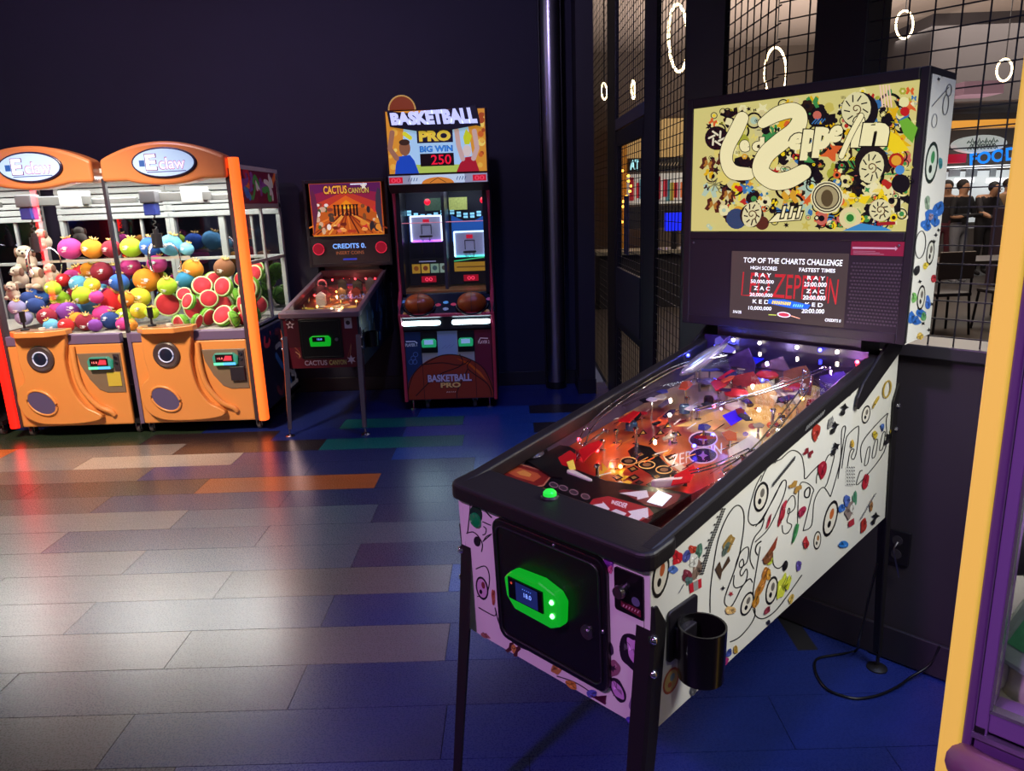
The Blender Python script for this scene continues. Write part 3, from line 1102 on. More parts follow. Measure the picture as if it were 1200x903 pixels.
SIDE = lambda u, v: pix(u, v, (W2, 0, 0), (1, 0, 0), PF)
FRONT = lambda u, v: pix(u, v, (0, -.0065, .7345), (0, 1, .0343), PF)
PRINT = Mprint('cabinet_print', 0.0, 0.42)
PALE = ['#c8342c', '#d8a030', '#3f6fc8', '#3d9a58', '#7a3f8c', '#d86a2c', '#2c2a2c', '#c04868', '#6fae3c', '#e0c840', '#8a8a8a']
BK = '#0e0d10'


def medallion(ink, x, y, rx, ry, rot, a='#ded8c4', b='#1a1714', c='#b86a3a'):
    """round badge: dark ring, pale field and a few plain shapes"""
    ink.disc(x, y, rx, b, ry, rot)
    ink.disc(x, y, rx * .78, a, ry * .82, rot)
    ink.disc(x + rx * .2, y - ry * .25, rx * .3, c, ry * .3, rot)
    ink.disc(x - rx * .2, y + ry * .3, rx * .25, b, ry * .2, rot)


def scatter(ink, rng, pts, smin, smax, pal):
    for (x, y) in pts:
        r = rng.uniform(smin, smax)
        k = rng.randrange(7)
        c = rng.choice(pal)
        c2 = rng.choice(pal)
        if k == 0:
            ink.disc(x, y, r, c, r * rng.uniform(.6, 1.2), rng.uniform(0, 3))
            ink.disc(x, y, r * .5, c2)
        elif k == 1:
            ink.butterfly(x, y, r * 1.3, c, rng.uniform(-.6, .6))
        elif k == 2:
            ink.flower(x, y, r * 1.2, c, c2)
        elif k == 3:
            ink.star(x, y, r * 1.3, c, rng.choice((4, 5, 6)), .45, rng.uniform(0, 3))
        elif k == 4:
            ink.ring(x, y, r, r * .25, BK)
            ink.disc(x, y, r * .5, c)
        elif k == 5:
            a = rng.uniform(0, 3)
            for i in range(4):
                ink.stroke([(x + i * r * .4, y), (x + i * r * .4 + r * math.cos(a), y + r * math.sin(a))], r * .16, c, caps=False)
        else:
            pts_ = [(x + r * rng.uniform(.6, 1.4) * math.cos(t_), y + r * rng.uniform(.6, 1.4) * math.sin(t_)) for t_ in [i * .7 for i in range(9)]]
            ink.poly([(p.x, p.y) for p in spline(pts_, 3, True)], c)


# ---- print on the long side (traced as flat print on the panel)
ink = Ink(SIDE, (1, 0, 0))
c1 = lambda x, y: (770 + x * .1771, 560 + y * .1772)
c2 = lambda x, y: (880 + x * .2214, 440 + y * .2215)
c3 = lambda x, y: (780 + x * .2216, 640 + y * .2215)


def line(pts, conv, w=1.15, col=BK, closed=False, k=6):
    ink.stroke([(p.x, p.y) for p in spline([conv(*q) for q in pts], k, closed)], w, col, closed, caps=False)


# outline letters of the name
line([(350, 890), (352, 740), (375, 560), (405, 400), (450, 280), (500, 200), (540, 180), (570, 220), (573, 320), (545, 500), (500, 640), (450, 780), (450, 835), (485, 850), (520, 800), (560, 720), (610, 665), (632, 690)], c1, 1.4)
line([(510, 640), (505, 700), (525, 725), (575, 700), (597, 640), (590, 600), (560, 645), (548, 620), (572, 570), (565, 535), (545, 560), (550, 590), (590, 560), (605, 500), (600, 455), (560, 480), (530, 540), (512, 610)], c1, 1.3)
line([(650, 320), (705, 260), (690, 330), (645, 390), (622, 460), (615, 540), (640, 600)], c1, 1.3)
line([(690, 415), (660, 440), (650, 480), (665, 510)], c1, 1.6)
line([(640, 315), (605, 285), (610, 200), (650, 60), (690, -20)], c1, 1.2)
line([(640, 310), (690, 285), (740, 190), (790, 90), (830, 20)], c1, 1.2)
line([(480, 850), (560, 900), (700, 900), (840, 790)], c1, .01)
line([(340, 505), (400, 470), (470, 370), (462, 250), (480, 120), (500, 0)], c3, 1.3)
line([(462, 330), (480, 370), (520, 380), (580, 340), (650, 250), (720, 150)], c3, 1.3)
line([(565, 30), (570, 95), (600, 115), (640, 75)], c3, 1.2)
line([(0, 790), (40, 780), (70, 735), (125, 640), (160, 565), (185, 555), (180, 610), (150, 690), (90, 810), (20, 880)], c2, 1.2)
line([(160, 440), (215, 395), (265, 420), (282, 500), (285, 545), (320, 510), (360, 470)], c2, 1.2)
line([(50, 560), (90, 480), (160, 440)], c2, 1.2)
line([(165, 790), (170, 830), (195, 830), (215, 790), (190, 770), (205, 715), (200, 700), (195, 730), (230, 700), (232, 650), (215, 635), (180, 690), (165, 760)], c2, 1.1)
line([(245, 800), (255, 590), (290, 565), (330, 600), (320, 640), (275, 820)], c2, 1.1)
line([(275, 820), (320, 790), (335, 660), (380, 590), (420, 640)], c2, 1.1)
line([(305, 590), (285, 610), (285, 640), (305, 640), (312, 605)], c2, 1.6, closed=True)
line([(345, 570), (350, 520), (385, 470), (410, 420), (440, 415), (430, 470), (405, 560), (390, 590)], c2, 1.1)
line([(420, 640), (450, 540), (475, 430), (480, 290), (500, 270), (490, 340), (460, 545)], c2, 1.1)
line([(480, 490), (500, 350), (515, 310), (560, 270), (570, 280), (560, 390), (545, 440), (530, 430), (545, 390), (525, 400), (510, 480)], c2, 1.1)
line([(585, 460), (590, 350), (715, 205), (715, 240), (705, 400), (565, 575), (575, 510), (590, 500)], c2, 1.1)
for x in (610, 650, 690):
    line([(x - 10, 470 - (x - 610)), (x + 5, 390 - (x - 610)), (x + 20, 380 - (x - 610)), (x + 8, 460 - (x - 610))], c2, 1.0, closed=True)
line([(340, 80), (250, 20), (260, -90), (200, -150)], c3, .01)
_br = random.Random(9)
_disc = ink.disc


def blot(x, y, r, c, ry=None, rot=0.0, n=16):
    """ink blot with an uneven outline, a darker inner mark and a few pen strokes"""
    ry = r if ry is None else ry
    if r < 1:
        return ink.disc(x, y, r, c, ry, rot, n)
    ca, sa = math.cos(rot), math.sin(rot)

    def at_(rr, t_):
        a_, b_ = r * rr * math.cos(t_), ry * rr * math.sin(t_)
        return (x + a_ * ca - b_ * sa, y + a_ * sa + b_ * ca)

    ks = [_br.uniform(.72, 1.18) for _ in range(9)]
    ink.poly([(p.x, p.y) for p in spline([at_(ks[i], i * .698) for i in range(9)], 3, True)], c)
    dk = tuple(v * .45 for v in srgb(c))
    lt = tuple(min(1, v * 1.5 + .08) for v in srgb(c))
    t0 = _br.uniform(0, 6)
    ink.poly([at_(.7, t0), at_(.75, t0 + .8), at_(.15, t0 + 1.2), at_(.3, t0 + 4)], dk)
    ink.poly([at_(.6, t0 + 3), at_(.65, t0 + 3.7), at_(.2, t0 + 4.1)], lt)
    for k in range(2):
        t1 = _br.uniform(0, 6)
        ink.stroke([at_(.2, t1), at_(.7, t1 + .4), at_(1.0, t1 + .3)], .55, '#181418', caps=False)


# badges
for x, y, rx, ry, rot, f in ((690, 125, 42, 100, .25, c1), (595, 830, 38, 85, .35, c1), (757, 742, 38, 98, .2, c1)):
    u, v = f(x, y)
    medallion(ink, u, v, rx * .177, ry * .177, rot, '#dcd8c8', BK, '#6a655c')
for x, y, rx, ry, rot, f, c in ((52, 640, 36, 82, .2, c2, '#6a655c'), (420, 755, 34, 100, .25, c2, '#b8622c'), (608, 205, 22, 50, .2, c2, '#555'), (350, 870, 20, 50, .1, c2, '#a06a2c')):
    u, v = f(x, y)
    medallion(ink, u, v, rx * .2215, ry * .2215, rot, '#dcd8c8', BK, '#6a655c' if c == '#555' else c)
medallion(ink, 774, 674, 9, 27, .2, '#d9d4c4', '#191614', '#b0582a')
medallion(ink, 786, 797, 8, 17, .35, '#c8b060', '#b05a2c', '#7fa0a0')
# colour patches
D = lambda f, x, y, r, c, ry=None, rot=0: blot(*f(x, y), r, c, ry, rot)
D(c1, 132, 525, 6.6, '#c01c28', 9, .15)
D(c1, 100, 605, 6.5, '#4f70b8', 4.6)
D(c1, 195, 510, 5.5, '#4a4f96', 8, .3)
D(c1, 235, 470, 6, '#b8402c', 5)
D(c1, 272, 490, 5, '#4c7460', 10, .2)
D(c1, 262, 600, 5.5, '#7c6658', 13, .3)
D(c1, 238, 545, 5.2, '#d8d8cf', 8.4, .2)
D(c1, 195, 640, 6, '#7a2c3c', 7)
D(c1, 210, 680, 5, '#50706c', 5)
ink.stroke([c1(175, 700), c1(140, 760)], .8, '#556')
ink.poly([c1(208, 700), c1(290, 660), c1(292, 720), c1(215, 762)], '#b8202e')
ink.poly([c1(236, 688), c1(268, 672), c1(270, 733), c1(240, 748)], '#8f8f8c')
for i in range(26):
    x, y = 440 - i * 6.5 if i < 13 else 355 - (i - 13) * 5, 205 + i * 17
    for j in range(2 if i % 3 else 3):
        ink.stroke([c1(x - j * 14, y + 5), c1(x - j * 14 + 8, y - 7)], 1.6, '#1a1a1a', caps=False)
D(c1, 470, 430, 5, '#98793a', 12, .45)
D(c1, 452, 460, 3.2, '#5a6a60', 9, .4)
ink.poly([c1(380, 600), c1(410, 548), c1(425, 600), c1(470, 510), c1(480, 545), c1(425, 620), c1(415, 672), c1(400, 640)], '#4a3828')
ink.star(*c1(485, 762), 3.4, '#a02c34')
ink.star(*c1(432, 725), 3.0, '#1a1a1a', 4)
ink.poly([c1(690, 540), c1(740, 470), c1(795, 380), c1(780, 460), c1(715, 545)], '#8a3a24')
D(c1, 680, 720, 4, '#b8782c', 16, .35)
D(c1, 715, 625, 5, '#a86a24', 8, .3)
D(c1, 735, 640, 3, '#c89030', 6)
D(c1, 650, 810, 3.5, '#b07820', 9, .3)
D(c1, 735, 285, 1.6, '#a82838', 9, .3)
D(c1, 820, 250, 2.5, '#a02430', 13, .3)
D(c1, 820, 720, 5, '#c8d040', 16, .2)
D(c1, 740, 545, 4, '#b8c840', 5)
D(c1, 480, 870, 7, '#d8b070', 5)
D(c1, 725, 870, 3, '#8a2c3c', 6, .4)
D(c3, 540, 50, 4, '#7a4a2c', 9, .4)
D(c3, 630, 100, 3, BK, 7, .2)
D(c3, 660, 275, 3, '#d0b050', 6, .3)
D(c3, 540, 400, 2.2, '#223', 3)
D(c3, 300, 610, 5, '#a02c6c', 9, .5)
D(c3, 330, 560, 3, '#3a4a9a', 6, .4)
D(c3, 368, 545, 2.6, '#b8902c', 5)
D(c3, 145, 755, 4, '#555', 7, .3)
D(c3, 700, 100, 3.5, '#5a4a9a', 6)
D(c2, 340, 300, 4.6, '#a83426', 10, .15)
ink.butterfly(*c2(300, 405), 5.5, '#7a2028', .5)
D(c2, 372, 495, 4.6, '#9c1c30', 10, .15)
ink.ring(*c2(238, 310), 4.6, .8, '#3a3a3a', 9, .2)
for i in range(5):
    ink.stroke([c2(95 + i * 13, 430 - i * 5), c2(125 + i * 8, 460 - i * 12)], 1.6, '#141414', caps=False)
for i in range(18):
    ink.stroke([c2(110 + i * 6.5, 585 - i * 8), c2(118 + i * 6.5, 560 - i * 8)], 1.5, '#3c3c3c', caps=False)
ink.butterfly(*c2(232, 585), 7, '#a8803a', .8)
D(c2, 165, 700, 2.4, '#b03040', 12, .3)
D(c2, 265, 720, 4, '#a02848', 7, .4)
D(c2, 230, 830, 2, '#3d8a50', 14, .25)
D(c2, 285, 885, 3.5, '#b02c30', 8)
D(c2, 603, 560, 3.6, '#b02430', 10, .1)
D(c2, 478, 700, 4.4, '#3566b8', 5)
D(c2, 505, 660, 4, '#4a64b0', 7)
D(c2, 545, 650, 2.6, '#4c8a68', 9)
D(c2, 518, 710, 5, '#8a7a74', 10, .2)
D(c2, 535, 690, 3, '#d8d8cf', 6, .2)
ink.poly([c2(510, 770), c2(540, 750), c2(542, 785), c2(512, 800)], '#a82c3a')
D(c2, 592, 790, 3.6, '#a83024', 9, .15)
D(c2, 485, 890, 6, '#2f78c8', 4)
for x, y in ((530, 60), (490, 165), (440, 260), (445, 370), (725, 320), (655, 740)):
    ink.star(*c2(x, y), 5, '#161616', 4, .5, x)
    D(c2, x - 12, y + 30, 2.6, '#202020', 4, .4)
D(c2, 415, 245, 2.4, '#8c8c88', 8, .3)
ink.ring(*c2(715, 70), 4, 1.6, '#b89a34', 10, .2)
D(c2, 655, 140, 1.6, '#d0b040', 9, .5)
D(c2, 650, 310, 3, '#c8b030', 5)
D(c2, 690, 270, 2, '#4468b0', 5)
D(c2, 530, 360, 2, '#d0a840', 5)
D(c2, 395, 175, 2.2, '#b04030', 6, .3)
D(c2, 630, 680, 2, '#a07040', 7)
D(c2, 740, 300, 2.4, '#d0b030', 6)
for i in range(24):
    x, y = 500 + (i % 4) * 12, 480 + (i // 4) * 18
    ink.stroke([c2(x, y), c2(x + 5, y + 6)], 1.2, '#333', caps=False)
for i in range(10):
    ink.stroke([c2(570 + i * 8, 760 - i * 14), c2(584 + i * 8, 745 - i * 14)], .9, '#777', caps=False)
    ink.stroke([c2(280 + i * 10, 290 - i * 9), c2(292 + i * 10, 260 - i * 9)], .8, '#888', caps=False)
D(c3, 640, 190, 3, '#c8d030', 10, .3)
ink.build('side_print', PRINT, pin)

# ---- print on the front
ink = Ink(FRONT, (0, -1, -.034))
f1 = lambda x, y: (530 + x * .1107, 540 + y * .1107)
f8 = lambda x, y: (540 + x * .3213, 570 + y * .3212)


def fl(pts, conv, w=1.25, closed=False):
    ink.stroke([(p.x, p.y) for p in spline([conv(*q) for q in pts], 5, closed)], w, '#1a0f1e', closed, caps=False)


fl([(160, 330), (190, 450), (170, 700), (160, 760)], f1)
fl([(250, 380), (240, 460)], f1)
fl([(320, 400), (350, 520), (420, 600)], f1, 1.6)
fl([(150, 765), (220, 750), (280, 800), (320, 880), (310, 960)], f1)
fl([(330, 850), (360, 800), (420, 770)], f1)
fl([(320, 640), (410, 680)], f1)
fl([(330, 690), (360, 720), (350, 770), (320, 780)], f1)
fl([(670, 620), (740, 580), (820, 620), (860, 680)], f1, 1.2)
fl([(980, 660), (990, 740)], f1)
ink.disc(*f1(255, 560), 7, '#0f2f22', 11, -.2)
ink.disc(*f1(265, 850), 4, '#1a0f1e', 6, -.2)
fl([(55, 300), (90, 290), (105, 330), (95, 390), (60, 400)], f8)
fl([(65, 440), (120, 470), (130, 460)], f8)
fl([(80, 200), (110, 175)], f8, 1.2)
medallion(ink, *f8(78, 370), 7, 14, -.2, '#c8a8c0', '#1a0f1e', '#7a3a3a')
fl([(125, 440), (150, 520), (210, 580), (300, 610), (420, 635)], f8)
fl([(350, 690), (430, 720), (530, 790)], f8)
D = lambda x, y, r, c, ry=None, rot=0: blot(*f8(x, y), r, c, ry, rot)
ink.butterfly(*f8(193, 592), 8, '#4a2424', .5)
D(193, 592, 3, '#c08a3c', 5)
D(285, 572, 7, '#b08a5c', 3, .4)
D(350, 662, 6, '#b0813c', 8)
D(188, 532, 4, '#a03a5c', 3, .6)
D(90, 542, 6, '#9a6a5c', 3, .5)
D(405, 722, 8, '#c0882c', 4, .4)
D(510, 720, 7, '#4a5aa8', 8)
D(488, 690, 6, '#b09060', 6)
D(555, 660, 8, '#8a5a6a', 11)
ink.star(*f8(556, 662), 5, '#302030')
D(572, 740, 8, '#251a2a', 14, -.5)
D(572, 740, 6, '#c090c4', 12, -.5)
D(480, 755, 6, '#5060b0', 5)
ink.poly([f8(462, 750), f8(500, 775), f8(528, 795), f8(532, 760), f8(520, 790), f8(478, 765)], '#5a1a3a')
D(540, 285, 7, '#7a3a9a', 11)
D(548, 300, 3, '#d0688a', 5)
D(512, 232, 3.4, '#3a1a3a', 4.5)
D(620, 600, 13, '#1c1220', 22, -.15)
D(632, 600, 9, '#c898cc', 17, -.15)
D(632, 785, 6, '#8a7a9a', 12)
D(545, 590, 4, '#3a2a44', 10, -.3)
D(120, 400, 2.4, '#b06040', 9)
D(625, 850, 8, '#4a3fa8', 4)
ink.build('front_print', PRINT, pin)

# ---- coin door with its green card reader
FX = lambda a, b, d: Vector((a, -.0065 - (b - .7345) * .0343 - d, b))
poly = rrect(-.152, .182, .587, .902, .03)
cd = mk('coin_door', MB().prism(poly, FX, -.004, .012), M('coin_door_black', '#0d0c0e', 0.32, noise=.3, nscale=300, bump=.15), pin, bevel=.004)
mk('door_rim', MB().tube([FX(a, b, .013) for a, b in rrect(-.136, .166, .603, .886, .022)], .003, 6, closed=True), BLACK, cd, smooth=60)
GREEN = M('reader_green', '#0a6a18', 0.25, emit='#10e030', es=0.42)
rp = [(-.085, .735), (-.09, .78), (-.066, .803), (.02, .808), (.068, .795), (.083, .775), (.078, .72), (.05, .705), (-.06, .708)]
rd = mk('card_reader', MB().prism(rp, FX, .010, .042), GREEN, cd, bevel=.008, segs=3)
mk('reader_screen', MB().prism([(-.07, .738), (.035, .738), (.035, .790), (-.07, .790)], FX, .040, .046), M('reader_lcd', '#05070d', 0.15), rd)
ink = Ink(lambda a, b: FX(a, b, .047), (0, -1, -.034), .0003, .00001)
ink.poly([(-.045, .741), (.022, .741), (.022, .787), (-.045, .787)], '#101d4a')
ink.textbox('18.0', -.02, .003, .758, .769, '#7fa8ff', .01)
for k in range(5):
    ink.stroke([(-.024 + k * .006, .775), (-.021 + k * .006, .778)], .0016, '#4a70d0', caps=False)
ink.disc(-.058, .779, .003, '#b0402c')
ink.build('screen_print', Mprint('lcd_print', 1.0), rd)
for z in (.775, .742):
    mk('reader_led', MB().ball(FX(.06, z, .043), .006, 8, 5), M('led_green', '#b0ffb0', 0.3, emit='#60ff70', es=6), rd)
mk('door_lock', MB().cyl(FX(.13, .72, .01), FX(.13, .72, .016), .016, n=20).cyl(FX(.13, .72, .014), FX(.13, .72, .019), .008, n=14), STEEL, cd, smooth=40)
for a, b in ((.045, .893), (.172, .74)):
    mk('door_screw', MB().ball(FX(a, b, .012), .005, 8, 5), STEEL, cd, smooth=60)
# start button, ball-launch plate
mk('start_button', MB().lathe([(.018, 0), (.018, .006), (.014, .009), (.0, .010)], FX(-.218, .868, 0), 20, Vector((0, -1, -.034)).to_track_quat('Z', 'Y')), M('start_green', '#0b4a34', 0.3, emit='#0a7a50', es=0.2), pin, smooth=40)
lp = mk('launch_plate', MB().prism(rrect(.198, .268, .80, .895, .006), FX, -.002, .004), M('plate_black', '#0b0a0c', 0.3), pin)
mk('launch_rod', MB().cyl(FX(.222, .853, 0), FX(.222, .853, .018), .010, n=14).cyl(FX(.222, .853, .018), FX(.222, .853, .026), .014, .012, n=16), STEEL, lp, smooth=40)
ink = Ink(lambda a, b: FX(a, b, .004), (0, -1, -.034), .0003, .00001)
ink.poly([(.214, .812), (.262, .806), (.262, .822), (.214, .826)], '#6a1c30')
for k in range(6):
    ink.stroke([(.219 + k * .007, .813), (.222 + k * .007, .819)], .002, '#c8a0a8', caps=False)
ink.disc(.25, .836, .010, '#5a5a78')
ink.disc(.205, .842, .006, '#2a6a50')
ink.build('plate_print', PRINT, lp)
# button on the lockdown bar
gb = mk('action_button', MB().lathe([(.021, 0), (.021, .006), (.017, .010)], (-.028, .045, .955), 20), BLACK, pin, smooth=40)
mk('button_cap', MB().lathe([(.0155, 0), (.015, .010), (.010, .015), (.0, .016)], (-.028, .045, .962), 18), M('button_green', '#20a030', 0.3, emit='#20e040', es=0.9), gb, smooth=40)
# cup holder
ch = mk('cup_holder', MB().prism(rrect(.045, .15, .685, .80, .01), YZ, W2, W2 + .008), BLACK, pin, bevel=.003)
cx, cy = W2 + .056, .088
cup = MB()
for k in range(25):
    th = math.radians(-70 + k * 320 / 24) + math.radians(35)
prof = [(.046, .0), (.048, .115), (.044, .115), (.042, .006), (.0, .006)]
mk('cup', MB().lathe(prof, (cx, cy, .660), 30), M('cup_black', '#0d0c0d', 0.22), ch, smooth=40)
mk('cup_arm', MB().box(W2 + .006, W2 + .03, cy - .025, cy + .025, .69, .76), BLACK, ch, bevel=.003)

# ---- playfield
ply = lambda y: .905 + .135 * (y - .1)
PLY = lambda a, b, d: Vector((a, b, ply(b) + d))
m = M('playfield_art', '#8c1f1a', 0.3, coat=.3)
nt = m.node_tree
bs = nt.nodes['Principled BSDF']
tc = nt.nodes.new('ShaderNodeTexCoord')
sp = nt.nodes.new('ShaderNodeSeparateXYZ')
nt.links.new(tc.outputs['Object'], sp.inputs[0])
nz = nt.nodes.new('ShaderNodeTexNoise')
nz.inputs['Scale'].default_value = 9
nt.links.new(tc.outputs['Object'], nz.inputs[0])
ad = nt.nodes.new('ShaderNodeMath')
ad.operation = 'MULTIPLY_ADD'
ad.inputs[1].default_value = .55
nt.links.new(nz.outputs['Fac'], ad.inputs[0])
nt.links.new(sp.outputs['Y'], ad.inputs[2])
cr = nt.nodes.new('ShaderNodeValToRGB')
nt.links.new(ad.outputs[0], cr.inputs[0])
for i, (p_, c_) in enumerate(((.35, '#5a0c12'), (.6, '#8a1c14'), (.78, '#b85a20'), (.9, '#7a2030'), (1.0, '#a88858'))):
    e = cr.color_ramp.elements[i] if i < 2 else cr.color_ramp.elements.new(p_)
    e.position = p_
    e.color = (*srgb(c_), 1)
nt.links.new(cr.outputs[0], bs.inputs['Base Color'])
pfb = mk('playfield', MB().prism([(-.262, .1), (.262, .1), (.262, 1.06), (-.262, 1.06)], PLY, -.012, 0), m, pin)
PFX = lambda u, v: pix(u, v, (0, .1, .905), (0, -.135, 1), PF)
ink = Ink(PFX, (0, -.135, 1), .0008, .00001)
g6 = lambda x, y: (560 + x * .225, 480 + y * .225)


def g(pts):
    return [g6(*q) for q in pts]


ink.star(*g6(690, 370), 24, '#c89a28', 14, .6)
ink.disc(*g6(690, 372), 14, '#8a4a1c', 8)
ink.poly(g([(780, 215), (830, 180), (900, 195), (960, 260), (1010, 310), (1090, 340), (1090, 400), (980, 390), (900, 340), (820, 290)]), '#120b0d')
ink.poly(g([(960, 235), (1010, 260), (1120, 320), (1130, 345), (1060, 325), (980, 270)]), '#b8a888')
for x, y in ((785, 268), (880, 287), (970, 313), (1045, 345)):
    ink.disc(*g6(x, y), 10.5, '#1c1210', 5)
    ink.ring(*g6(x, y), 9.5, 1.2, '#c89a58', 4.4)
    ink.disc(*g6(x, y), 5, '#6a4a30', 2.2)
for x, y in ((725, 355), (805, 310), (810, 355), (930, 350), (845, 235), (920, 240), (1000, 250)):
    ink.poly(g([(x - 28, y - 4), (x + 8, y - 18), (x + 34, y), (x - 4, y + 18)]), '#1b1416')
    ink.poly(g([(x - 14, y - 3), (x + 6, y - 10), (x + 20, y), (x - 2, y + 8)]), '#7d5a2a')
for x, y in ((855, 120), (910, 155), (945, 120), (1010, 155), (1035, 130), (985, 85), (820, 135)):
    ink.poly(g([(x - 20, y + 14), (x + 6, y - 18), (x + 28, y + 6)]), '#171013')
    ink.poly(g([(x - 8, y + 8), (x + 6, y - 9), (x + 16, y + 4)]), '#c8913c')
for x, y in ((620, 400), (660, 385), (740, 385), (780, 380), (840, 380), (900, 392)):
    ink.poly(g([(x - 26, y), (x, y - 14), (x + 26, y), (x, y + 14)]), random.choice(['#d8a838', '#d8c8a0', '#2a1a18', '#c85a28']))
ink.poly(g([(560, 395), (640, 400), (760, 412), (900, 405), (1000, 395), (960, 412), (800, 428), (640, 424)]), '#d8b890')
# name on the playfield, two bumper rings
ink.text('ZEPPELIN', [(786, 548), (846, 532), (846, 519), (786, 534)], '#d8cfc0', .0)
for v, c in ((515, '#38143c'), (534, '#2a1038')):
    ink.disc(824, v, 17, c, 9.5, -.05)
    ink.ring(824, v, 16.5, 1.6, '#c8a8b8', 9, -.05)
    ink.star(824, v, 6, '#8a5a9a', 4)
ink.poly([(790, 500), (870, 470), (940, 440), (960, 455), (935, 490), (900, 520), (870, 560), (850, 545), (860, 510), (820, 500)], '#c9a25e')
rng = random.Random(3)
for i in range(46):
    u = rng.uniform(860, 960)
    v = rng.uniform(440, 520)
    if (u - 790) * .9 + (v - 560) * 1.2 < 75:
        ink.disc(u, v, rng.uniform(2, 6), rng.choice(['#3a1f18', '#c8502a', '#e0c890', '#241428', '#b8863a', '#8a2c30', '#5c3a70']), rng.uniform(1.5, 4))
for i in range(60):
    u, v = rng.uniform(690, 860), rng.uniform(470, 560)
    ink.stroke([(u, v), (u + rng.uniform(6, 16), v - rng.uniform(3, 9))], rng.uniform(.6, 1.6), rng.choice(['#e8a040', '#3a0d10', '#d8d0c0', '#e06028', '#601018']), caps=False)
ink.build('playfield_print', Mprint('pf_print', 0.10, .25), pin)
# apron
APZ = lambda a, b, d: Vector((a, b, .932 + .10 * (b - .1) + d))
apr = mk('apron', MB().prism([(-.262, .078), (.185, .078), (.185, .285), (.12, .275), (-.02, .235), (-.135, .245), (-.20, .335), (-.235, .345), (-.262, .34)], APZ, -.02, 0), M('apron_black', '#0f0d0f', 0.3), pin, bevel=.002)
APX = lambda u, v: pix(u, v, (0, .1, .932), (0, -.10, 1), PF)
ink = Ink(APX, (0, -.1, 1), .0006, .00001)
card = g([(95, 340), (150, 295), (210, 285), (330, 320), (372, 350), (340, 390), (265, 408)])
ink.poly(g([(88, 345), (150, 288), (212, 278), (335, 314), (382, 350), (345, 397), (265, 416)]), '#b06a4a')
ink.poly(card, '#7a1c14')
ink.poly(g([(150, 325), (210, 300), (310, 330), (330, 350), (290, 375), (200, 350)]), '#b8542a')
ink.poly(g([(200, 325), (240, 315), (280, 335), (270, 350), (220, 340)]), '#d8903c')
ink.poly(g([(305, 425), (340, 405), (550, 485), (520, 508)]), '#8a6a14')
for x, y in ((395, 392), (445, 408), (500, 430), (560, 452)):
    ink.disc(*g6(x, y), 6, '#3c2a30', 3.6, .3)
    ink.ring(*g6(x, y), 5, .8, '#8a6a6a', 2.8, .3)
ink.poly(g([(575, 500), (600, 465), (680, 450), (890, 510), (915, 540), (900, 580), (850, 610), (780, 605)]), '#9c1820')
ink.text('INSIDER', [g6(695, 490), g6(770, 515), g6(785, 490), g6(700, 470)], '#e8dcd8', .02)
ink.poly(g([(585, 498), (650, 488), (650, 478), (688, 518), (640, 542), (640, 528), (590, 512)]), '#d8cfc8')
ink.poly(g([(740, 595), (800, 545), (780, 530), (885, 510), (890, 570), (860, 560), (800, 608)]), '#d8cfc8')
ink.poly(g([(690, 530), (720, 518), (775, 540), (745, 570), (670, 555)]), '#cfc6c0')
ink.poly(g([(730, 425), (760, 415), (1060, 440), (1010, 520), (880, 500)]), '#6a1018')
ink.poly(g([(735, 435), (830, 425), (880, 420), (890, 455), (830, 470), (830, 455)]), '#d8cfc8')
ink.build('apron_print', Mprint('apron_ink', 0.03), apr)
ink = Ink(APX, (0, -.1, 1), .003, .00001)
ink.poly(g([(880, 485), (940, 425), (1012, 455), (960, 508)]), '#e8f0f8')
ink.build('apron_screen', Mprint('apron_lcd', 0.8), apr)
p = APX(*g6(300, 240))
mk('ball_dome', MB().ball(p + Vector((0, 0, .0)), (.026, .03, .016), 16, 8), M('dome_grey', '#5a5458', 0.3, .3), apr, smooth=80)
tp = [APX(*g6(*q)) for q in ((235, 260), (310, 182), (340, 178), (440, 365), (380, 355))]
mk('ball_trough_guide', MB().add(tp + [q + Vector((0, 0, .006)) for q in tp], [(4, 3, 2, 1, 0), (5, 6, 7, 8, 9)] + [(i, (i + 1) % 5, 5 + (i + 1) % 5, 5 + i) for i in range(5)]), M('apron_black', '#0f0d0f'), apr)
# plunger lane beside the apron
mk('lane_wall', MB().box(.190, .194, .08, .62, .90, .955), Mglass('lane_pane', (.7, .75, .72), .12), pin)
mk('lane_floor', MB().box(.196, .262, .08, .5, .888, .894), BLACK, pin)
mk('plunger_rod', MB().cyl((.228, .08, .91), (.228, .26, .918), .005, n=10).cyl((.228, .26, .918), (.228, .275, .919), .009, n=12), STEEL, pin, smooth=40)
# inner walls
for s in (-1, 1):
    mk('inner_wall', MB().prism([(.06, .88), (1.07, 1.0), (1.07, topz(1.07) + .012), (.06, topz(.06) + .012)], YZ, s * .2635, s * .2655),
       M('inner_side', '#4a4058', 0.3), pin)
mk('playfield_back', MB().box(-.262, .262, 1.062, 1.068, 1.0, 1.155), M('pf_back', '#1c1430', 0.35, noise=.5, nscale=20), pin)

# ---- things standing on the playfield
RED = M('plastic_red', '#a01018', 0.25, emit='#e01018', es=0.15)
CLEAR = Mglass('clear_plastic', (.85, .85, .9), .1)
BULB = {c: M('bulb_' + c, '#ffffff', 0.4, emit=e, es=s) for c, e, s in (('w', '#fff0d8', 18), ('b', '#1428ff', 22), ('r', '#ff1420', 14), ('a', '#ffb040', 14))}


def on(u, v, h=0.0):
    p = PFX(u, v)
    return Vector((p.x, p.y, p.z + h))


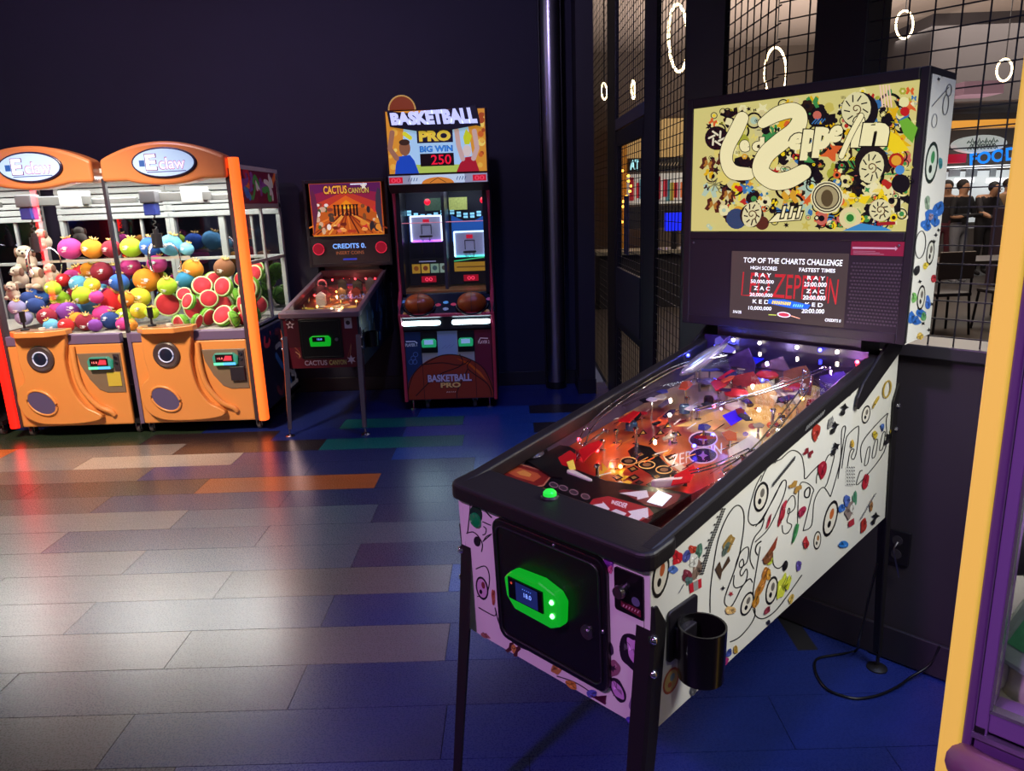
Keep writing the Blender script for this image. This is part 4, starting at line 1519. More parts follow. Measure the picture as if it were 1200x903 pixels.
def flipper(u0, v0, u1, v1):
    a, b = on(u0, v0, .014), on(u1, v1, .014)
    mb = MB()
    d = (b - a).normalized()
    n_ = Vector((-d.y, d.x, 0)).normalized()
    prof_ = [a - d * .010, a + n_ * .011, b + n_ * .006, b + d * .007, b - n_ * .006, a - n_ * .011]
    k = len(prof_)
    mb.add([q + Vector((0, 0, -.008)) for q in prof_] + [q + Vector((0, 0, .012)) for q in prof_], [tuple(range(k))[::-1], tuple(range(k, 2 * k))] + [(i, (i + 1) % k, k + (i + 1) % k, k + i) for i in range(k)])
    return mk('flipper', mb, M('flipper_white', '#d8ccb8', 0.35), pin, bevel=.003)


flipper(668, 562, 692, 573)
flipper(797, 571, 766, 574)


def plate(name, uv, h, th, m_):
    pts_ = [on(u, v, 0) for u, v in uv]
    k = len(pts_)
    mb = MB().add([q + Vector((0, 0, h)) for q in pts_] + [q + Vector((0, 0, h + th)) for q in pts_], [tuple(range(k))[::-1], tuple(range(k, 2 * k))] + [(i, (i + 1) % k, k + (i + 1) % k, k + i) for i in range(k)])
    return mk(name, mb, m_, pin, bevel=.0015)


plate('slingshot_plastic', [(678, 538), (690, 530), (708, 524), (704, 534), (690, 545), (684, 552)], .022, .004, RED)
plate('slingshot_plastic', [(790, 568), (812, 556), (816, 562), (808, 576), (786, 580)], .022, .004, RED)
plate('lane_plastic', [(654, 545), (668, 536), (676, 542), (672, 562), (664, 566)], .018, .004, RED)
plate('lane_plastic', [(664, 552), (672, 549), (675, 560), (668, 562)], .023, .003, M('plastic_yellow', '#d8c048', 0.3, emit='#e8d050', es=.3))
plate('ramp_plastic', [(724, 512), (742, 500), (750, 502), (738, 514)], .045, .004, RED)
plate('ramp_plastic', [(832, 468), (856, 452), (864, 455), (850, 472), (838, 478)], .05, .004, M('plastic_red_clear', '#a01828', 0.2, emit='#ff1020', es=.15))
plate('ramp_plastic', [(862, 440), (892, 428), (905, 436), (880, 452)], .06, .004, M('plastic_blue', '#1418a0', 0.2, emit='#2020ff', es=.6))
plate('cream_plastic', [(852, 538), (880, 520), (892, 528), (876, 552), (858, 556)], .02, .006, M('plastic_cream', '#d8cfb8', 0.3))
plate('cream_plastic', [(895, 470), (930, 452), (945, 462), (915, 490)], .03, .006, M('plastic_cream', '#d8cfb8'))
plate('violet_plastic', [(846, 500), (868, 490), (876, 500), (856, 512)], .03, .004, M('plastic_violet', '#3a1ca0', 0.2, emit='#3018ff', es=.5))


def wireform(pts, r=.0022, rails=2, gap=.02):
    mb = MB()
    P_ = spline(pts, 8)
    for s in ((-.5, .5) if rails == 2 else (0,)):
        line_ = []
        for i, q in enumerate(P_):
            d = (P_[min(i + 1, len(P_) - 1)] - P_[max(i - 1, 0)]).normalized()
            n_ = Vector((-d.y, d.x, 0))
            line_.append(q + n_ * gap * s)
        mb.tube(line_, r, 6)
    for i in range(0, len(P_), 8):
        d = (P_[min(i + 1, len(P_) - 1)] - P_[max(i - 1, 0)]).normalized()
        n_ = Vector((-d.y, d.x, 0))
        mb.tube([P_[i] - n_ * gap * .55 + Vector((0, 0, .0)), P_[i] + Vector((0, 0, -gap * .4)), P_[i] + n_ * gap * .55], r * .9, 6)
    return mk('wire_ramp', mb, CHROME, pin, smooth=60)


def inn(x, y, h):
    return Vector((x, y, ply(y) + h))


wireform([inn(-.20, .36, .03), inn(-.225, .42, .045), inn(-.225, .52, .07), inn(-.21, .66, .09), inn(-.19, .82, .10), inn(-.12, .95, .10)])
wireform([inn(.20, .40, .03), inn(.225, .50, .05), inn(.22, .64, .075), inn(.20, .80, .095), inn(.15, .92, .10)])
wireform([inn(.13, .36, .025), inn(.17, .42, .03), inn(.20, .52, .035)], gap=.015)
wireform([inn(-.02, .62, .06), inn(.06, .70, .075), inn(.14, .82, .09), inn(.19, .96, .10)], gap=.018)
wireform([inn(-.17, .30, .02), inn(-.20, .38, .02), inn(-.205, .47, .022)], rails=1)
rng = random.Random(11)
spots = [(735, 505), (722, 520), (745, 521), (805, 480), (818, 492), (815, 445), (842, 470), (905, 452), (872, 470), (925, 436), (790, 520), (700, 560), (706, 528), (870, 555), (850, 452), (940, 470), (905, 500)]
for u, v in spots:
    p = on(u, v)
    h = rng.uniform(.028, .05)
    mk('chrome_post', MB().lathe([(.009, 0), (.009, .004), (.0045, .006), (.0045, h - .008), (.008, h - .006), (.008, h), (.003, h + .003)], p, 12), CHROME, pin, smooth=40)
for u, v, r, c in ((740, 508, .017, '#3a5a78'), (802, 488, .016, '#54708c'), (830, 478, .014, '#2c1c24')):
    p = on(u, v)
    mk('target_cap', MB().lathe([(r, .012), (r, .03), (r * .8, .036), (0, .037)], p, 16), M('cap' + c[1:], c, 0.12, .6), pin, smooth=40)
# pop bumpers
for u, v in ((898, 456), (862, 478), (925, 470)):
    p = on(u, v)
    bu = mk('pop_bumper', MB().lathe([(.030, 0), (.031, .012), (.024, .016), (.022, .040)], p, 20), M('bumper_white', '#d8d0c0', 0.3), pin, smooth=40)
    mk('bumper_cap', MB().lathe([(.032, .040), (.034, .046), (.026, .054), (0, .057)], p, 20), M('bumper_cap', '#8a1c28', 0.2, emit='#d02030', es=.25), bu, smooth=40)
# crowded upper playfield: ramps, printed plastics, posts
rgc = random.Random(44)
for k in range(44):
    x, y = rgc.uniform(-.2, .24), rgc.uniform(.5, 1.02)
    h = rgc.uniform(.018, .075) * (.5 + y * .5)
    w_, l_ = rgc.uniform(.008, .022), rgc.uniform(.012, .036)
    a_ = rgc.uniform(0, 3.1)
    ca, sa = math.cos(a_), math.sin(a_)
    pts_ = [(x + ca * i * l_ - sa * j * w_, y + sa * i * l_ + ca * j * w_) for i, j in ((-1, -.6), (.3, -1), (1, -.2), (.7, .9), (-.8, .7))]
    c = rgc.choice(['#1a1420', '#2a1c3c', '#8a1420', '#c8c0b0', '#20205a', '#5a4a68', '#9a8a70', '#701828', '#101014', '#3a3a80', '#b0a8b8', '#c04828'])
    mk('playfield_plastic', MB().prism(pts_, PLY, h, h + .003), M('pp' + c[1:], c, .2), pin)
    if k % 2:
        mk('plastic_post', MB().cyl(PLY(x, y, 0), PLY(x, y, h), .003, n=6), CHROME, pin)
for pts_ in ([(-.23, .56), (-.20, .74), (-.10, .86), (.02, .80)], [(.23, .54), (.21, .72), (.12, .84), (.02, .92)], [(-.14, .96), (.0, 1.0), (.14, .98), (.22, .9)]):
    for dx in (-.011, .011):
        mk('clear_ramp_wall', MB().tube(spline([PLY(x + dx, y, .055) for x, y in pts_], 6), .0035, 6), CLEAR, pin, smooth=60)
# zeppelin toy
a, b = inn(-.185, .80, .075), inn(-.135, .99, .125)
q = (b - a).to_track_quat('Z', 'Y')
L = (b - a).length
prof = [(.002, 0), (.010, L * .06), (.018, L * .2), (.022, L * .42), (.021, L * .62), (.015, L * .82), (.007, L * .95), (.001, L)]
z = mk('airship_toy', MB().lathe(prof, a, 18, q), M('airship_silver', '#a8a8c0', 0.22, .7), pin, smooth=60)
fn = MB()
for k in range(4):
    th = k * math.pi / 2 + .6
    ra = Vector((math.cos(th), math.sin(th), 0))
    pts_ = [a + q @ (ra * .012 + Vector((0, 0, L * .78))), a + q @ (ra * .036 + Vector((0, 0, L * .9))), a + q @ (ra * .034 + Vector((0, 0, L * 1.0))), a + q @ (ra * .004 + Vector((0, 0, L * .97)))]
    nn = q @ Vector((-math.sin(th), math.cos(th), 0)) * .0012
    fn.add([x - nn for x in pts_] + [x + nn for x in pts_], [(3, 2, 1, 0), (4, 5, 6, 7), (0, 1, 5, 4), (1, 2, 6, 5), (2, 3, 7, 6), (3, 0, 4, 7)])
mk('tail_fins', fn, M('airship_fin', '#5a4a8a', 0.3, .5), z)
mk('airship_stand', MB().cyl(inn(-.165, .88, 0), inn(-.165, .88, .085), .004, n=8), STEEL, z)
# small figures of plastics at the back
for x, y, h, c in ((-.08, .98, .12, '#40306a'), (.02, 1.0, .10, '#5c4a58'), (.10, .98, .09, '#7a4a3a'), (-.02, .90, .08, '#8a2838'), (.20, 1.0, .08, '#403080'), (.05, .86, .07, '#b89a6a')):
    p = inn(x, y, 0)
    pts_ = [(x - .04, 0), (x + .04, 0), (x + .045, h * .6), (x + .02, h), (x - .015, h * .85), (x - .045, h * .7)]
    mk('back_plastic', MB().prism(pts_, lambda a_, b_, d_, y=y: Vector((a_, y + d_, ply(y) + b_)), 0, .003), M('bp' + c[1:], c, 0.25, noise=.5, nscale=60), pin)
# lamps under the plastics and along the back
for x, y, h, c in ((-.21, 1.045, .09, 'b'), (-.15, 1.05, .115, 'w'), (-.06, 1.05, .115, 'w'), (.06, 1.05, .115, 'w'), (.13, 1.05, .115, 'b'), (.18, 1.05, .115, 'w'), (.245, 1.03, .10, 'r'),
                   (-.24, .93, .09, 'b'), (.06, .58, .02, 'b'), (.055, .50, .02, 'b'), (-.02, .72, .035, 'r'), (.01, .80, .04, 'r'), (-.22, .37, .03, 'r'), (.13, .345, .02, 'r'), (-.10, .62, .03, 'w'),
                   (.20, .66, .03, 'w'), (-.05, .33, .01, 'a'), (.10, .75, .035, 'w'), (.02, .92, .05, 'b'), (-.15, .36, .018, 'r'), (.17, .86, .04, 'a')):
    mk('lamp_bulb', MB().ball(inn(x, y, h), .0055, 8, 5), BULB[c], pin, smooth=80)
for x, y, h, e, c in ((-.2, .98, .10, .55, (.1, .12, 1)), (0, .98, .11, .35, (.5, .4, 1)), (.2, .96, .10, .35, (.6, .2, .9)), (.06, .62, .08, .22, (.3, .3, 1)), (-.16, .42, .06, .25, (1, .25, .15)), (.0, .40, .09, .5, (1, .75, .5)), (.05, .80, .10, .6, (1, .8, .6)), (-.1, .62, .09, .4, (1, .7, .5)), (.16, .38, .06, .2, (1, .2, .3))):
    l = lamp('playfield_lamp', 'POINT', (0, 0, 0), e * 1.1, c, .004)
    l.parent = pin
    l.location = inn(x, y, h)
# top glass
pts_ = [(-.252, .07), (.252, .07), (.252, 1.075), (-.252, 1.075)]
mk('top_glass', MB().prism(pts_, lambda a_, b_, d_: Vector((a_, b_, topz(b_) + .022 + d_)), 0, .003), Mglass('table_glass', (.96, .97, .97), .055), pin)

# ---- backbox front: glowing collage, name, display
BY = 1.070
ink = Ink(lambda u, v: pix(u, v, (0, BY, 0), (0, 1, 0), PF), (0, -1, 0), .0008, .00001)
bg = mk('backglass', MB().box(-.328, .328, BY, BY + .004, 1.489, 1.866), M('backglass_base', '#3a3828', 0.25, emit='#e4d886', es=.75), pin)
PAL = ['#c8342c', '#e0b020', '#3f78c8', '#3d9a48', '#7a3f8c', '#e0682c', '#181418', '#c85878', '#7fb03c', '#f0d830', '#e8e0b8', '#181418', '#50a0b8', '#181418', '#c03828']
rng = random.Random(21)
ys = lambda x, f: (120 - (x - 822) * .13) * (1 - f) + 272 * f
DARK = ['#181418', '#2a1a14', '#181418', '#141014', '#b82c24', '#e0b018', '#e8dc9a', '#3a70a8', '#3d8a48', '#e8e0b0', '#d8602c', '#f0d020', '#a8a838', '#c86858', '#e8dc9a', '#181418', '#c8b858']
LITE = ['#e8e0a8', '#f0e4a0', '#cfc68a', '#e0d070', '#d8c890', '#181418', '#b0c8b0', '#d8a030', '#e8d840']


def inside(x, y, r):
    f = (x - 822) / 256
    return x - r > 823.5 and x + r < 1081 - (y - 90) * .062 and y - r > 125.5 - (x - 822) * .128 and y + r < 271.5


for n_, r0, r1 in ((170, 9, 17), (330, 4, 9), (330, 1.8, 4.5)):
    for i in range(n_):
        x, y, r = rng.uniform(826, 1082), rng.uniform(92, 270), rng.uniform(r0, r1)
        if not inside(x, y, r * 1.3):
            continue
        busy = min(1, max(.3, (x - 850) / 110))
        if rng.random() > .6 + .4 * busy:
            continue
        scatter(ink, rng, [(x, y)], r * .8, r, DARK if rng.random() < busy else LITE)
for x, y, r, c in ((843, 162, 14, '#141014'), (866, 256, 12, '#2c4468'), (1010, 130, 22, '#181418'), (1024, 190, 20, '#201818'), (1058, 215, 11, '#181418'), (1034, 246, 13, '#d8cfa0'), (884, 252, 14, '#241a14'), (896, 261, 8, '#5a2c20')):
    ink.disc(x, y, r, c)
for x, y, r, ry in ((1006, 128, 17, 20), (1024, 196, 14, 19), (884, 251, 11, 15), (1034, 246, 12, 12)):
    # pale suns with rays and a spiral
    ink.disc(x, y, r, '#e0d8a4', ry, .3)
    for k in range(9):
        a = k * .698
        ink.stroke([(x + r * .45 * math.cos(a), y + ry * .45 * math.sin(a)), (x + r * .85 * math.cos(a + .25), y + ry * .85 * math.sin(a + .25))], 1.5, '#181418', caps=False)
    ink.stroke([(x + (1 + k * .42) * math.cos(k * .6), y + (1 + k * .42) * math.sin(k * .6)) for k in range(14)], 1.3, '#5a3a20', caps=False)
for k in range(6):
    a = k * 1.047
    ink.stroke([(843 + 9 * math.cos(a), 162 + 9 * math.sin(a)), (843 + 4 * math.cos(a + .9), 162 + 4 * math.sin(a + .9))], 2.2, '#e8e0c0')
for r, c in ((19, '#e8e0b0'), (17.5, '#3c3428'), (16, '#e8e0b0'), (14.5, '#3c3428')):
    ink.disc(972, 231, r, c)
ink.disc(972, 231, 13, '#a89a70')
ink.disc(972, 232, 7, '#5a4a30', 10)
ink.disc(999, 255, 13, '#e0cf98')
ink.disc(999, 255, 7, '#c8d890')
ink.disc(999, 255, 4.5, '#2c7a30')
ink.disc(1053, 188, 9, '#b02818')
ink.disc(1053, 188, 6, '#e0a030')
ink.disc(1057, 199, 5.5, '#4a8ac8')
ink.disc(1062, 120, 6, '#e8e0a0')
ink.disc(1063, 131, 5.5, '#c02020')
for k in range(4):
    ink.stroke([(1034 + 3.5 * k, 100), (1037 + 3.5 * k, 126)], 1.8, '#f0c8b0', caps=False)
ink.poly([(1056, 142), (1066, 138), (1078, 150), (1072, 168), (1062, 158)], '#6fae34')
ink.poly([(1040, 150), (1056, 160), (1068, 176), (1050, 180), (1038, 168)], '#f0d020')
ink.poly([(1012, 261), (1040, 266), (1048, 270), (990, 270)], '#3f88c0')
ink.stroke([(1032, 262), (1050, 261)], 4, '#a02028')
for x, y in ((833, 192), (839, 240), (852, 187), (856, 228)):
    ink.butterfly(x, y, 9, '#4a2418', .25)
    ink.butterfly(x, y, 5, '#a8702c', .25)
for k in range(4):
    a = .3 + k * .785
    ink.stroke([(841 - 10 * math.cos(a), 216 - 8 * math.sin(a)), (841 + 10 * math.cos(a), 216 + 8 * math.sin(a))], 1.2, '#7a7a50')
ink.disc(836, 203, 0.1, '#e8d830')
ink.flower(866, 219, 6, '#e8c820', '#c02020')
ink.disc(870, 221, 3.5, '#b82020')
ink.star(881, 222, 5.5, '#5aa0c8', 7)
# name in balloon letters
CREAM = '#f4eab4'


def balloon(pts, w):
    P_ = [(p.x, p.y) for p in spline(pts, 8)]
    n_ = len(P_)
    if isinstance(w, (list, tuple)):
        ww = []
        for i in range(n_):
            f = i / (n_ - 1) * (len(w) - 1)
            j = min(int(f), len(w) - 2)
            ww.append(w[j] + (w[j + 1] - w[j]) * (f - j))
    else:
        ww = [w] * n_
    ink.stroke(P_, [a_ + 1.6 for a_ in ww], '#141008')
    ink.stroke(P_, ww, CREAM)


b4 = lambda x, y: (815 + x * .1994, 100 + y * .1993)
balloon([b4(*q) for q in ((290, 195), (255, 270), (205, 370), (200, 450), (240, 510), (330, 520))], [15, 16, 15, 14, 17, 14])
ink.text('e', [b4(272, 395), b4(338, 395), b4(338, 318), b4(272, 318)], '#141008', .09)
ink.text('e', [b4(276, 391), b4(334, 391), b4(334, 322), b4(276, 322)], CREAM, .05)
ink.text('d', [b4(345, 395), b4(425, 390), b4(425, 300), b4(345, 305)], '#141008', .09)
ink.text('d', [b4(350, 391), b4(421, 386), b4(421, 304), b4(350, 309)], CREAM, .05)
balloon([b4(*q) for q in ((410, 225), (500, 170), (590, 150), (630, 190), (600, 265), (520, 330), (430, 410), (400, 500), (470, 560), (560, 555), (650, 510))], [11, 17, 18, 17, 20, 21, 20, 19, 20, 20, 18])
lets = [('e', 925, 944, 176, 156), ('p', 940, 960, 188, 152), ('p', 954, 974, 185, 149), ('e', 972, 988, 167, 147), ('i', 999, 1012, 173, 136), ('n', 1010, 1042, 171, 144)]
for ch_, x0, x1, v1, v0 in lets:
    sk = 5
    ink.text(ch_, [(x0 - 1.3, v1 + 1.3), (x1 + 1.3, v1 + 1.3), (x1 + 1.3 + sk, v0 - 1.3), (x0 - 1.3 + sk, v0 - 1.3)], '#141008', .1)
    ink.text(ch_, [(x0, v1), (x1, v1), (x1 + sk, v0), (x0 + sk, v0)], CREAM, .07)
balloon([(989, 183), (1000, 158), (1012, 136)], [6, 6, 6])
# III
ink.poly([(902, 261), (942, 258), (946, 246), (913, 248)], '#141008')
ink.poly([(904, 260), (941, 257), (944, 248), (914, 250)], CREAM)
for x in (920, 929, 938):
    ink.poly([(x - 4, 257), (x + 2, 256), (x + 6, 239), (x, 240)], '#141008')
    ink.poly([(x - 2, 255), (x + 1, 254.5), (x + 4.4, 241), (x + 1.4, 241.5)], CREAM)
ink.build('backglass_print', Mprint('backlit_print', 0.85, .25, .12), bg)
# speaker panel and display
sp_ = mk('speaker_panel', MB().box(-.328, .328, BY - .002, BY + .01, 1.213, 1.464), M('panel_black', '#1a161c', 0.5, noise=.2, nscale=100), pin)
gr = MB()
for s, x0, x1 in ((1, .19, .325), (-1, -.325, -.185)):
    for i in range(int((x1 - x0) / .009)):
        for j in range(18 if s > 0 else 0):
            x, z_ = x0 + .006 + i * .009 + (j % 2) * .0045, 1.235 + j * .0098
            gr.box(x - .0028, x + .0028, BY - .0035, BY - .002, z_ - .0022, z_ + .0022)
g_ = mk('speaker_grille', gr, M('grille_dot', '#4a434b', 0.4), sp_)
stuff(g_)
for s in (-1, 1):
    mk('speaker_screw', MB().ball((s * .315, BY - .003, 1.452), .004, 8, 5), STEEL, sp_)
dsp = mk('display', MB().box(-.176, .186, BY - .004, BY - .001, 1.217, 1.428), M('lcd_dark', '#0b0a0d', 0.2, emit='#58484a', es=.8), sp_)
ink = Ink(lambda u, v: pix(u, v, (0, BY - .004, 0), (0, 1, 0), PF), (0, -1, 0), .0004, .00001)
d6 = lambda x, y: (800 + x * .22917, 270 + y * .2292)


def dt(tx, x0, x1, y1, y0, x2, x3, y3, y2, col='#e8f4f0', bold=.015):
    """text on the tilted screen: lower edge x0..x1 at y1->y3, upper edge y0->y2 (crop units)"""
    ink.text(tx, [d6(x0, y1), d6(x1, y3), d6(x3, y2), d6(x2, y0)], col, bold)


RD = '#a02428'
ink.stroke([d6(312, 212), d6(302, 330), d6(350, 332)], 1.5, RD, caps=False)
dt('E', 340, 372, 332, 215, 350, 384, 333, 215, RD, 0)
dt('D', 378, 440, 335, 218, 390, 450, 338, 220, RD, 0)
dt('Z', 455, 520, 340, 222, 470, 530, 345, 224, RD, 0)
dt('EPPELI', 525, 735, 348, 225, 535, 745, 355, 236, RD, 0)
dt('N', 740, 785, 372, 245, 752, 800, 378, 250, RD, 0)
dt('TOP OF THE CHARTS CHALLENGE', 310, 815, 163, 137, 312, 820, 182, 150)
dt('HIGH SCORES', 347, 482, 198, 181, 348, 484, 205, 185)
dt('FASTEST TIMES', 595, 780, 210, 190, 597, 782, 216, 196)
for i, (nm, s1, s2) in enumerate((('R A Y', '50,000,000', '25:00.000'), ('Z A C', '20,000,000', '20:00.000'), ('K E D', '10,000,000', '20:00.000'))):
    y = 235 + i * 68
    x = -6 * i
    dt(nm, 370 + x, 452 + x, y, y - 20, 371 + x, 454 + x, y + 5, y - 16)
    dt(s1, 348 + x, 465 + x, y + 36, y + 14, 349 + x, 467 + x, y + 40, y + 19)
    dt(nm, 637 + x, 728 + x, y + 16, y - 4, 639 + x, 730 + x, y + 20, y)
    dt(s2, 620 + x, 735 + x, y + 50, y + 27, 622 + x, 738 + x, y + 54, y + 31)
ink.poly([d6(435, 372), d6(560, 398), d6(640, 402), d6(655, 380), d6(520, 352), d6(440, 350)], '#1c5ab8')
for k in range(9):
    ink.stroke([d6(458 + 11 * k, 374 + k), d6(464 + 11 * k, 358 + k)], 1.6, '#e8d040', caps=False)
for k in range(5):
    ink.stroke([d6(566 + 11 * k, 389 + k), d6(572 + 11 * k, 375 + k)], 1.4, '#70c8f0', caps=False)
ink.disc(*d6(518, 430), 8, '#e8d8d8', 3.2, .1)
ink.disc(*d6(518, 430), 6.5, '#a83040', 2.2, .1)
ink.stroke([d6(440, 430), d6(480, 432)], 1, '#b8d050', caps=False)
ink.stroke([d6(556, 436), d6(600, 450)], 1, '#e0a080', caps=False)
dt('3/6/25', 257, 300, 420, 406, 258, 301, 424, 410)
dt('CREDITS 0', 727, 808, 464, 449, 729, 810, 470, 455)
ink.build('display_print', Mprint('lcd_text', 0.85, .3), dsp)
lab = mk('red_label', MB().box(.19, .333, BY - .0035, BY - .002, 1.424, 1.462), M('label_red', '#8a1c38', 0.4), sp_)
ink = Ink(lambda u, v: pix(u, v, (0, BY - .0035, 0), (0, 1, 0), PF), (0, -1, 0), .0003, .00001)
ink.poly([(999, 289), (1049, 290), (1049, 288), (1052, 291), (1049, 294), (1049, 292), (999, 291.5)], '#c8a8b0')
for k in range(3):
    ink.stroke([(1000, 294 + k * 1.7), (1026 + 5 * k, 294.4 + k * 1.8)], .6, '#b88894', caps=False)
ink.build('label_print', Mprint('label_ink'), lab)
# backbox side print
ink = Ink(lambda u, v: pix(u, v, (.352, 0, 0), (1, 0, 0), PF), (1, 0, 0))
c7 = lambda x, y: (1055 + x * .3768, 70 + y * .3765)
D = lambda x, y, r, c, ry=None, rot=0: blot(*c7(x, y), r, c, ry, rot)
medallion(ink, *c7(97, 320), 7.5, 25, .12, '#cfd8c8', '#1c2a20', '#3d8a50')
D(84, 445, 3.5, '#8aa088', 9, .1)
for x, y, r, ry in ((95, 490, 8, 9), (80, 515, 6, 7), (118, 465, 6, 9), (108, 505, 5, 6), (45, 810, 7, 5), (65, 790, 6, 6), (35, 800, 4, 7)):
    D(x, y, r, '#2f68b8', ry, .3)
D(95, 488, 3, '#8a7a90', 4)
ink.ring(*c7(62, 575), 6, 1, '#2a2a2a', 16, .1)
medallion(ink, *c7(93, 600), 4.6, 15, .12, '#d4d4c6', '#181614', '#6a655c')
medallion(ink, *c7(64, 740), 4.6, 15, .12, '#d4d4c6', '#181614', '#6a655c')
D(78, 640, 3, '#d8c040', 4, .5)
D(50, 655, 3.4, '#222', 7, .5)
D(103, 680, 3, '#b02c34', 5)
D(42, 740, 3, '#6fae5c', 6)
D(85, 755, 3, '#3f6fc8', 8)
D(125, 320, 2.4, '#3f8a90', 7)
D(72, 800, 3, '#5a9a60', 6)
D(60, 860, 4, '#d0b050', 5)
for x, y in ((110, 545), (104, 565), (118, 530), (70, 820), (88, 840), (60, 690), (118, 60), (130, 48), (98, 760)):
    ink.star(*c7(x, y), 2.6, '#1c1c1c', 4, .45, x)
ink.stroke([c7(97, 145), c7(150, 85)], .9, '#3a3a40', caps=False)
ink.ring(*c7(140, 140), 3.2, 1, '#555', 12, .1)
ink.ring(*c7(150, 95), 3, 1, '#555', 7, .1)
ink.ring(*c7(105, 190), 3, .8, '#777', 8, .1)
ink.build('backbox_side_print', PRINT, pin)

# power lead of the white machine
pts_ = [pix(u, v, (0, 0, .006), (0, 0, 1)) for u, v in ((1003, 762), (985, 766), (962, 770), (955, 776), (957, 790), (968, 806), (985, 814), (1005, 818), (1030, 814), (1052, 804))]
wq = B1 - Vector((.713, .701, 0)) * .016
hang = [pix(1028, 660, w_ := (B1 - Vector((.713, .701, 0)) * .16), (.713, .701, 0)), pix(1017, 705, w_, (.713, .701, 0)), pix(1007, 748, w_, (.713, .701, 0))]
tail = [pix(1066, 794, (0, 0, .006), (0, 0, 1)), pix(1090, 778, wq, (.713, .701, 0)), pix(1101, 757, wq, (.713, .701, 0))]
cd_ = MB().tube(spline(hang + pts_ + tail, 6), .0042, 8)
tag(mk('power_cord', cd_, M('cord_black', '#0c0b0d', 0.35), None, smooth=60), 'black power cord looping over the blue floor by the rear leg', 'cord')

# ------------------------------------------------------------------ claw machines
ORANGE = M('claw_orange', '#e2934e', 0.32, noise=.05, nscale=4, coat=.4)
VIOLET = M('claw_violet', '#6a5a7c', 0.4)
CW = 0.92


